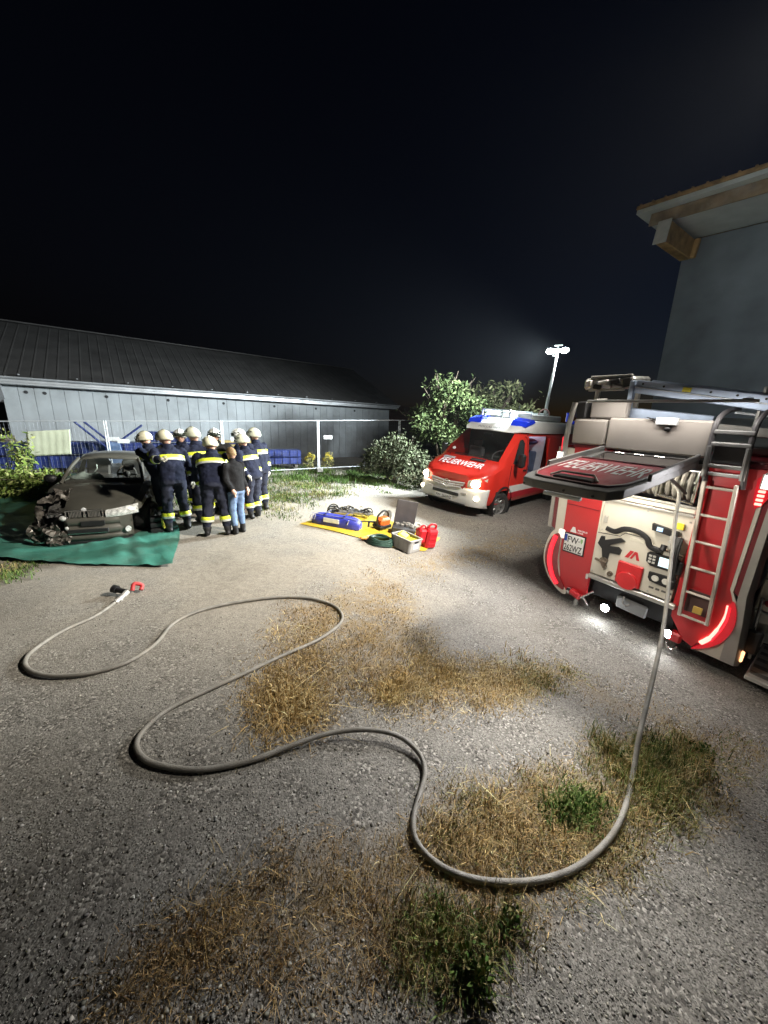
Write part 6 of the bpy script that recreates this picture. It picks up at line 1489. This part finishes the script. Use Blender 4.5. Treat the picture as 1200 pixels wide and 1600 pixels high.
def person(pos, yaw, h=1.76, lean=0.0, side=0.0, head=(0, 0), arms=None, stance=.16, step=0.0, kind='fire', label='', helmet=None, legband=True, mats_=None, gloves=True):
    """one person; arms: per side (elbow offset, hand offset) from the shoulder, in body axes"""
    P = Vector(pos); t = empty('person', Matrix.Translation(P) @ Matrix.Rotation(yaw, 4, 'Z'), label, 'person', 'people beside the wrecked car')
    S = h/1.76; fire = kind == 'fire'; bulk = random.uniform(1.10, 1.24) if fire else .98
    hip = vec(0, 0, .93*S); sp = vec(side, sin(lean), cos(lean)*1.0).normalized()
    rt = vec(1, 0, 0); fw = sp.cross(rt)*-1
    chest = hip+sp*.42*S; neck = hip+sp*.56*S; hd_dir = vec(head[0], sin(lean*.6)+head[1], 1).normalized(); headc = neck+hd_dir*.145*S
    segs = []   # p0,r0,p1,r1,tag  0 jacket 1 trousers 2 boots 3 hand 4 skin
    mb = MB()
    def seg(a, ra, b, rb, tg): capsule(mb, a, ra*S, b, rb*S, 12); segs.append((Vector(a), ra*S, Vector(b), rb*S, tg))
    # torso as an oval loft
    rr = []
    prof = [(-.10, .150, .115), (-.02, .182, .135), (.10, .178, .130), (.26, .190, .135), (.40, .205, .135), (.49, .185, .115), (.545, .10, .085), (.565, .05, .05)]
    for f, a, b in prof:
        c = hip+sp*f*S; rr.append([c+rt*cos(q)*a*bulk*S+fw*sin(q)*b*bulk*S for q in np.linspace(0, 2*pi, 20, endpoint=False)])
    mb.loft(rr, closed=True, cap0=True, cap1=True)
    segs.append((hip-sp*.06*S, .15*S, neck, .10*S, 0)); segs.append((hip+rt*.09*S, .13*S, hip+sp*.3*S+rt*.09*S, .13*S, 0)); segs.append((hip-rt*.09*S, .13*S, hip+sp*.3*S-rt*.09*S, .13*S, 0))
    knees = []; ank = []
    for s in (-1, 1):
        hp = hip+rt*s*.095*S-vec(0, 0, .04*S); ft = vec(s*stance*.5+s*.03, step*s, 0)*1.0
        kn = hp.lerp(vec(ft.x, ft.y, .09*S), .5)+vec(0, .03+.10*max(0, lean)*.3, 0); an = vec(ft.x, ft.y, .095*S)
        seg(hp, .103*bulk, kn, .074*bulk, 1); seg(kn, .076*bulk, an+vec(0, 0, .12*S), .066*bulk, 1)
        seg(an+vec(0, 0, .15*S), .062*bulk, an-vec(0, .01, .02), .054, 2); seg(an-vec(0, .035, .045), .048, an+vec(0, .135, -.055), .040, 2)
        knees.append(kn); ank.append(an)
    hands = []; elb = []
    arms = arms or {-1: ((-.07, .02, -.28), (-.06, .16, -.46)), 1: ((.07, .02, -.28), (.06, .16, -.46))}
    for s in (-1, 1):
        sh_ = hip+sp*.475*S+rt*s*.185*bulk*S; eo, ho = arms[s]
        ax_ = lambda o: rt*o[0]*S+fw*o[1]*S+vec(0, 0, o[2])*S
        el = sh_+ax_(eo); wr_ = sh_+ax_(ho)
        seg(sh_, .078*bulk, el, .060*bulk, 0); seg(el, .060*bulk, wr_, .046*bulk, 0)
        hands.append((wr_, (wr_-el).normalized(), s)); elb.append((sh_, el, wr_))
    seg(neck-sp*.03, .058, headc-hd_dir*.03, .055, 4)
    me = remeshed(mb, .018, None)
    from mathutils import noise as mnoise
    sv = Vector((pos[0]*7, pos[1]*5, 0))
    nrm_ = [v.normal.copy() for v in me.vertices]
    for v, n_v in zip(me.vertices, nrm_):
        q = v.co.copy(); f_ = mnoise.noise(Vector((q.x*9, q.y*9, q.z*13))+sv)+.5*mnoise.noise(Vector((q.x*22, q.y*22, q.z*30))+sv)
        v.co = q+n_v*(.017*f_*(1 if fire else .6))
    jm_, tm_ = mats_ or (navy, navy2)
    for m_ in (jm_, tm_, bootm, glove if gloves else skin, skin): me.materials.append(m_)
    cs = np.array([p.center[:] for p in me.polygons]); best = np.full(len(cs), 1e9); tg_ = np.zeros(len(cs), int)
    for a, ra, b, rb, tg in segs:
        a = np.array(a); b = np.array(b); d = b-a; L = (d@d); u = np.clip(((cs-a)@d)/L, 0, 1); q = np.linalg.norm(cs-a-u[:, None]*d, axis=1)-(ra+(rb-ra)*u)
        m_ = q < best; best[m_] = q[m_]; tg_[m_] = tg
    # the jacket skirt ends below the hips
    tg_[(tg_ == 0) & (((cs-np.array(hip))@np.array(sp)) < -.04*S)] = 1
    bmh = MB()
    for w, d, s in hands: hand(bmh, w, d, s)
    # head with face: brow, nose, chin, ears, eyes
    R = Matrix((rt, (rt.cross(hd_dir)*-1).normalized(), hd_dir)).transposed()
    hh = MB()
    hh.sphere(headc, (.074*S, .092*S, .112*S), 16, 12, R=R)
    F_ = R @ vec(0, 1, 0); U_ = R @ vec(0, 0, 1); X_ = R @ vec(1, 0, 0)
    hh.sphere(headc+F_*.055*S-U_*.065*S, (.045*S, .040*S, .045*S), 10, 8, R=R)
    hh.tube([headc+F_*.088*S+U_*.02*S, headc+F_*.108*S-U_*.02*S, headc+F_*.088*S-U_*.032*S], [.009*S, .015*S, .012*S], 7)
    for s in (-1, 1): hh.sphere(headc+X_*s*.075*S-U_*.01*S, (.012*S, .022*S, .032*S), 8, 6, R=R)
    nb = len(me.vertices); 
    bm = bmesh.new(); bm.from_mesh(me)
    for i, f in enumerate(bm.faces): f.material_index = int(tg_[i]); f.smooth = True
    for part, mi in ((bmh, 3), (hh, 4)):
        vs = [bm.verts.new(v) for v in part.v]
        for f in part.f:
            try: nf = bm.faces.new([vs[i] for i in f]); nf.material_index = mi; nf.smooth = True
            except ValueError: pass
    bm.to_mesh(me); bm.free(); me.name = 'body'
    ob = bpy.data.objects.new('body', me); COL.objects.link(ob); ob.parent = t
    ey = MB()
    for s in (-1, 1): ey.sphere(headc+X_*s*.030*S+F_*.083*S+U_*.012*S, (.012*S, .008*S, .008*S), 8, 6, R=R)
    ey.tube([headc+F_*.089*S-U_*.066*S-X_*.022*S, headc+F_*.095*S-U_*.068*S, headc+F_*.089*S-U_*.066*S+X_*.022*S], .005*S, 5)
    ey.build('face_features', mat('eye_dark', (.05, .03, .03), .4), t)
    def band(c, ax_, ra, rb_, w, exr, m=bandm, split=.62):
        ax_ = ax_.normalized(); ex_ = (exr-ax_*exr.dot(ax_)).normalized(); ey_ = ax_.cross(ex_); b = MB(); N_ = 24
        lv = [-w/2, -w/2+.004, -w/2+w*(1-split), w/2-.004, w/2]; ro = [.99, 1.035, 1.04, 1.035, .99]
        rg = [[c+ax_*l+ex_*cos(q)*ra*o+ey_*sin(q)*rb_*o for q in np.linspace(0, 2*pi, N_, endpoint=False)] for l, o in zip(lv, ro)]
        b.loft(rg[2:], closed=True, mi=0); b.loft(rg[:3], closed=True, mi=1)
        return b.build('reflective_band', list(m), t, smooth=60)
    if fire:
        band(hip+sp*.36*S, sp, .209*bulk*S, .142*bulk*S, .095*S, rt)
        for sh_, el, wr_ in elb: band(el.lerp(wr_, .45), (el-wr_), .060*bulk*S, .060*bulk*S, .085*S, rt)
        if legband:
            for kn, an in zip(knees, ank): band(vec(an.x, an.y, .0)+vec((kn.x-an.x)*.45, (kn.y-an.y)*.45, .30*S), vec(kn.x-an.x, kn.y-an.y, kn.z-an.z), .083*bulk*S, .083*bulk*S, .095*S, rt)
        cb_ = MB(); c0 = neck+sp*.0; 
        cb_.loft([[c0+sp*z*S+rt*cos(q)*r_*S+fw*sin(q)*r_*.95*S for q in np.linspace(0, 2*pi, 18, endpoint=False)] for z, r_ in ((-.05, .115), (.0, .098), (.05, .088), (.05, .074), (.0, .08))], closed=True).build('collar', jm_, t)
        hm_ = helmet or random.choice((hel, mat('helmet_cream', (.80, .78, .58), .4, var=.1, dirt=.25), mat('helmet_worn', (.72, .74, .60), .45, var=.12, dirt=.35))); he = MB(); nu, nv_ = 26, 12; rings_ = []
        for i in range(nv_+1):
            th = (i/nv_)*1.0; row = []
            for j in range(nu):
                q = 2*pi*j/nu; back = max(0, -sin(q)); front = max(0, sin(q))
                lim = pi*(.53+.15*back-.04*front+.06*abs(cos(q))); a = th*lim
                row.append(headc+R @ vec(sin(a)*cos(q)*.124*S, sin(a)*sin(q)*(.148+.012*back)*S-.004, cos(a)*.135*S+.028*S))
            rings_.append(row)
        he.loft(rings_, closed=True); ho = he.build('helmet', hm_, t, smooth=60)
        sd = ho.modifiers.new('t', 'SOLIDIFY'); sd.thickness = .012
        vi = MB(); vi.loft([[headc+R @ vec(sin(q)*(.127)*S, cos(q)*.157*S, z) for q in np.linspace(-1.15, 1.15, 15)] for z in (.095*S, .03*S)]); vv = vi.build('visor', mat('visor_dark', (.03, .035, .03), .15, coat=1), ho, smooth=60); vv.modifiers.new('t', 'SOLIDIFY').thickness = .006
        MB().tube([headc+R @ vec(0, cos(a)*.152*S, sin(a)*.140*S+.026*S) for a in np.linspace(.45, 2.75, 13)], .013*S, 7).build('comb', hm_, ho)
        for s in (-1, 1):
            for q in (0, 1): MB().box(headc+R @ vec(s*.112*S, (.03-.07*q)*S, .085*S), (.02*S, .05*S, .016*S), R=R @ Matrix.Rotation(.5, 3, 'X'), bev=.004).build('vent', blackp, ho)
            MB().cyl(headc+R @ vec(s*.118*S, .04*S, .03*S), headc+R @ vec(s*.134*S, .04*S, .03*S), .022*S, n=12).build('visor_pivot', mat('pivot_grey', (.2, .2, .19), .5), ho)
        MB().tube([headc+R @ vec(cos(a)*.082*S, .03*S, sin(a)*.125*S) for a in np.linspace(pi*1.02, pi*1.98, 11)], .006, 5).build('chin_strap', blackp, ho)
    else:
        V, T_, c = leaf_cloud([tuple(headc+U_*.02*S-F_*.012*S)], [(.082*S, .096*S, .106*S)], 10, .01, [(.1, .1, .1)])
        hr = MB(); rows = []
        for i in range(11):
            row = []
            for j in range(26):
                q = 2*pi*j/26; lim = pi*(.50+.14*max(0, -sin(q))-.14*max(0, sin(q))); a = i/10*lim; o = 1+.05*sin(j*5+i*3)+.04*random.random()
                row.append(headc+R @ vec(sin(a)*cos(q)*.083*S*o, sin(a)*sin(q)*.101*S*o-.008, cos(a)*.121*S*o+.006))
            rows.append(row)
        hr.loft(rows, closed=True).build('hair', mat('hair_blond', (.24, .155, .07), .7, var=.3, scale=40, bump=.6, bscale=90), t, smooth=50)
    return t
def pg(px, py): return on_ground(px, py)
# the two leaning into the car
person(pg(262, 815), radians(75), 1.76, .42, .0, (0, .25), {-1: ((-.04, .22, -.18), (-.02, .46, -.12)), 1: ((.06, .2, -.2), (.0, .42, -.22))}, label='firefighter in pale helmet leaning into the car, leftmost of the group', step=.1)
person(pg(280, 829), radians(48), 1.78, .30, .05, (-.1, .2), {-1: ((-.10, .22, -.16), (-.05, .42, -.20)), 1: ((.10, .02, -.30), (.10, .10, -.54))}, label='firefighter with back turned bending toward the car, yellow bands on chest, right arm and shins', stance=.24)
person(pg(296, 801), radians(205), 1.74, .05, .0, (.05, .05), {-1: ((-.07, .05, -.28), (-.02, .22, -.42)), 1: ((.07, .05, -.28), (.02, .22, -.42))}, label='firefighter in white helmet facing us behind the two at the car', helmet=helw)
person(pg(322, 815), radians(55), 1.80, .14, .0, (-.15, .15), {-1: ((-.09, .04, -.28), (-.02, .24, -.40)), 1: ((.08, .04, -.28), (.0, .22, -.42))}, label='tall firefighter in pale helmet looking left, half hidden by the bent one in front')
person(pg(341, 836), radians(20), 1.74, .50, -.02, (-.12, .10), {-1: ((-.08, -.10, -.28), (.06, -.16, -.50)), 1: ((.10, -.06, -.28), (.0, -.17, -.47))}, label='firefighter bending forward with hands behind the back, nearest to us', stance=.26)
person(pg(347, 800), radians(200), 1.77, .04, .0, (.05, .08), {-1: ((-.07, .08, -.27), (.05, .24, -.34)), 1: ((.07, .08, -.27), (-.05, .24, -.34))}, label='firefighter in white helmet facing us in the middle of the group', helmet=helw, mats_=(mat('black_cloth', (.012, .012, .012), .85, var=.3, scale=7), navy2))
person(pg(374, 833), radians(62), 1.53, .06, .0, (-.05, .12), {-1: ((-.06, .05, -.26), (.02, .12, -.46)), 1: ((.06, -.06, -.26), (.05, .06, -.47))}, kind='youth', label='bare headed youth in black jacket and blue jeans', mats_=(mat('black_jacket', (.011, .011, .012), .9, var=.3, scale=6, bump=.4, spec=.2), mat('blue_jeans', (.13, .20, .33), .85, var=.2, scale=12, bump=.3)), gloves=False, stance=.10)
person(pg(398, 809), radians(72), 1.70, .24, .0, (-.05, .2), {-1: ((-.07, .06, -.28), (-.02, .2, -.46)), 1: ((.08, .02, -.29), (.03, .10, -.52))}, label='firefighter in pale helmet leaning left just behind the youth')
person(pg(410, 798), radians(70), 1.80, .12, .0, (-.05, .15), {-1: ((-.07, .05, -.28), (-.02, .18, -.48)), 1: ((.08, .0, -.29), (.05, .06, -.54))}, label='firefighter in pale helmet standing at the right end of the group')
person(pg(386, 793), radians(100), 1.76, .08, .0, (0, .1), None, label='firefighter in white helmet mostly hidden behind the right end of the group', helmet=helw)
# things lying on the ground behind the people
p = pg(365, 798); t = empty('red_tool_roll', ground_frame(p.x, p.y, .4), 'small red tool bag on the ground behind the youth', 'bag')
MB().box((0, 0, .10), (.5, .24, .19), bev=.07).build('body', mat('bag_red', (.45, .05, .03), .6), t); MB().tube(spline([(-.15, 0, .18), (-.1, 0, .26), (.1, 0, .26), (.15, 0, .18)], 4), .012, 6).build('handle', blackp, t)

# ================================================================== lamps: those of the place, and added ones
mt = VW @ Vector((MXY[0], MXY[1]-.15, 4.84))
for s in (-1, 1):
    q = VW @ Vector((MXY[0]+s*.21, MXY[1]-.13, 4.84))
    spot('mast_lamp', q, (-6.0, 12.4+s*1.0, 0.6), 9600, 112, .97, (.88, .97, 1.0), .38)
# light mast added to the engine roof, out of view, lights the yard
TM = (.80, 1.35)
ms = MB(); ms.cyl(T(TM[0], TM[1], 1.0), T(TM[0], TM[1], 2.4), .07, n=12); ms.cyl(T(TM[0], TM[1], 2.3), T(TM[0], TM[1], 3.9), .055, n=12); ms.cyl(T(TM[0], TM[1], 3.8), T(TM[0], TM[1], 5.2), .045, n=12)
added_mast = ms.build('light_mast', mat('mast_white', (.78, .80, .80), .35), trk)
for q_ in (-1, 1):
    for r_ in (0, 1):
        hd = MB().box(T(TM[0]+q_*.1, TM[1]+q_*.25, 5.1+r_*.28), (.16, .34, .24), bev=.03).build('floodlight', mat('lamp_case', (.5, .52, .52), .4, .5), added_mast)
        MB().box(T(TM[0]+q_*.1-.085, TM[1]+q_*.25, 5.1+r_*.28), (.012, .30, .20), bev=.004).build('lit_lens', mat('added_floodlight_lit', (1, 1, 1), .2, emit=(1, .95, .86), estr=16.0), hd)
q = TWm @ T(TM[0]-.12, TM[1], 5.25)
spot('added_mast_lamp', q, (-4.6, 6.5, 0.2), 9500, 77, 1.0, (1.0, .93, .82), .3)
spot('added_mast_lamp', q, (.5, 10.2, .4), 3000, 74, 1.0, (1.0, .95, .88), .3)  # second head of the added mast, brightens the van front
spot('added_mast_side_lamp', TWm @ T(TM[0]+.15, TM[1]+.3, 5.25), (14.5, 9.5, 5.0), 2300, 96, 1.0, (.85, .95, 1.0), .2)  # another added head, brightens the building on the right
mr_ = VW @ Vector((MXY[0]-.1, MXY[1]+.14, 4.84))
MB().box((MXY[0]-.1, MXY[1]+.10, 4.74), (.14, .06, .10), bev=.02).build('added_rear_lamp', mat('lamp_case', (.5, .52, .52), .4, .5), mast)
spot('added_rear_light', mr_, (1.5, 18, 1.5), 800, 150, .9, (.88, .97, 1.0), .08)  # lamp added behind the mast head to brighten trees and hall
# lamps added in the flap lip: one lights the rear, one the ground
lip_ = MB().box(FP(-.12, 1.70, -.098), (.30, .05, .02), bev=.004).build('added_flap_lamp', mat('added_strip_lit', (1, .96, .86), .3), flap)
MB().box(FP(-.12, 1.79, -.105), (.34, .05, .035), bev=.006).build('added_lip_lamp', mat('lamp_case', (.5, .52, .52), .4, .5), flap)
spot('added_lip_light', TWm @ FP(-.12, 1.84, -.13), (.90, 1.30, -.3), 260, 82, 1.0, (1, .97, .93), .07)
spot('added_flap_light', TWm @ FP(-.12, 1.66, -.14), TWm @ T(.1, 0, -.25), 62, 150, 1.0, (1, .94, .84), .06)
# lamps added at both upper rear corners to light the ground behind
for (a, w_) in ((-1.13, 430), (.90, 80)):
    lc_ = MB().box(T(a, -.03, .96), (.10, .07, .16), bev=.015).build('added_corner_lamp', mat('lamp_case', (.5, .52, .52), .4, .5), trk)
    MB().box(T(a, -.069, .96), (.07, .008, .12), bev=.003).build('added_lamp_glass', mat('added_strip_lit', (1, .96, .86), .3), lc_)
    spot('added_corner_light', TWm @ T(a, -.12, .96), TWm @ T(a-(.9 if a < 0 else .6), -3.2, -1.4), w_, 130, 1.0, (.98, .98, 1.0), .12)
# light of the strip added under the flap
q = TWm @ FP(-.12, .42, -.13)
a_ = bpy.data.lights.new('added_panel_lamp', 'AREA'); a_.shape = 'RECTANGLE'; a_.size = .76; a_.size_y = .05; a_.energy = 15; a_.color = (1, .93, .80)
ao = bpy.data.objects.new('added_panel_lamp', a_); COL.objects.link(ao)
tg = TWm @ T(-.12, -.1, -.5); ao.matrix_world = Matrix.Translation(q) @ (tg-q).to_track_quat('-Z', 'X').to_matrix().to_4x4()
# strip lamp added above the raised flap to light the upper rear
MB().box(T(-.05, -.20, 1.70), (1.5, .04, .03), bev=.006).build('added_deck_lamp', mat('lamp_case', (.5, .52, .52), .4, .5), trk)
for a in (-.70, .60): MB().box(T(a, -.08, 1.71), (.03, .26, .03), bev=.005).build('added_lamp_bracket', alu, trk)
q = TWm @ T(-.05, -.21, 1.675)
b_l = bpy.data.lights.new('added_deck_light', 'AREA'); b_l.shape = 'RECTANGLE'; b_l.size = 1.45; b_l.size_y = .03; b_l.energy = 7.5; b_l.color = (1, .95, .88)
bo2 = bpy.data.objects.new('added_deck_light', b_l); COL.objects.link(bo2)
tg = TWm @ T(-.05, -.02, 1.1); bo2.matrix_world = Matrix.Translation(q) @ Matrix((e2, (tg-q).normalized().cross(e2)*-1, -(tg-q).normalized())).transposed().to_4x4()
for (a, b) in ((-.235, -1.05), (.49, -1.03)):
    q = TWm @ T(a, -.05, b); spot('work_light', q, TWm @ T(a-.1, -2.2, -1.5), 6, 140, .9, (.93, .97, 1), .04)
for s in (-1, 1):
    q = VW @ Vector((s*.72, -.06, 1.0)); spot('headlamp', q, VW @ Vector((s*.72, -9, -.1)), 45, 70, .9, (1, .84, .6), .05)
q = VW @ Vector((.3, 2.75, 2.15)); point('cabin_lamp', q, 12, (.75, .82, 1.0), .1)

# ================================================================== thin haze added to give the lamps a glow
hz = MB().box((0, 30, 4.5), (150, 110, 13.0)).build('haze', bpy.data.materials.new('glow_haze'), smooth=0)
tag(hz, 'thin haze added for a glow round the lamps', 'haze', kind='stuff')
hmat = hz.data.materials[0]; hmat.use_nodes = True; hn = hmat.node_tree; hn.nodes.clear()
pv = hn.nodes.new('ShaderNodeVolumePrincipled'); pv.inputs['Density'].default_value = 0.0002; pv.inputs['Color'].default_value = (.85, .92, 1, 1); pv.inputs['Anisotropy'].default_value = 0.55
om = hn.nodes.new('ShaderNodeOutputMaterial'); hn.links.new(pv.outputs[0], om.inputs['Volume'])
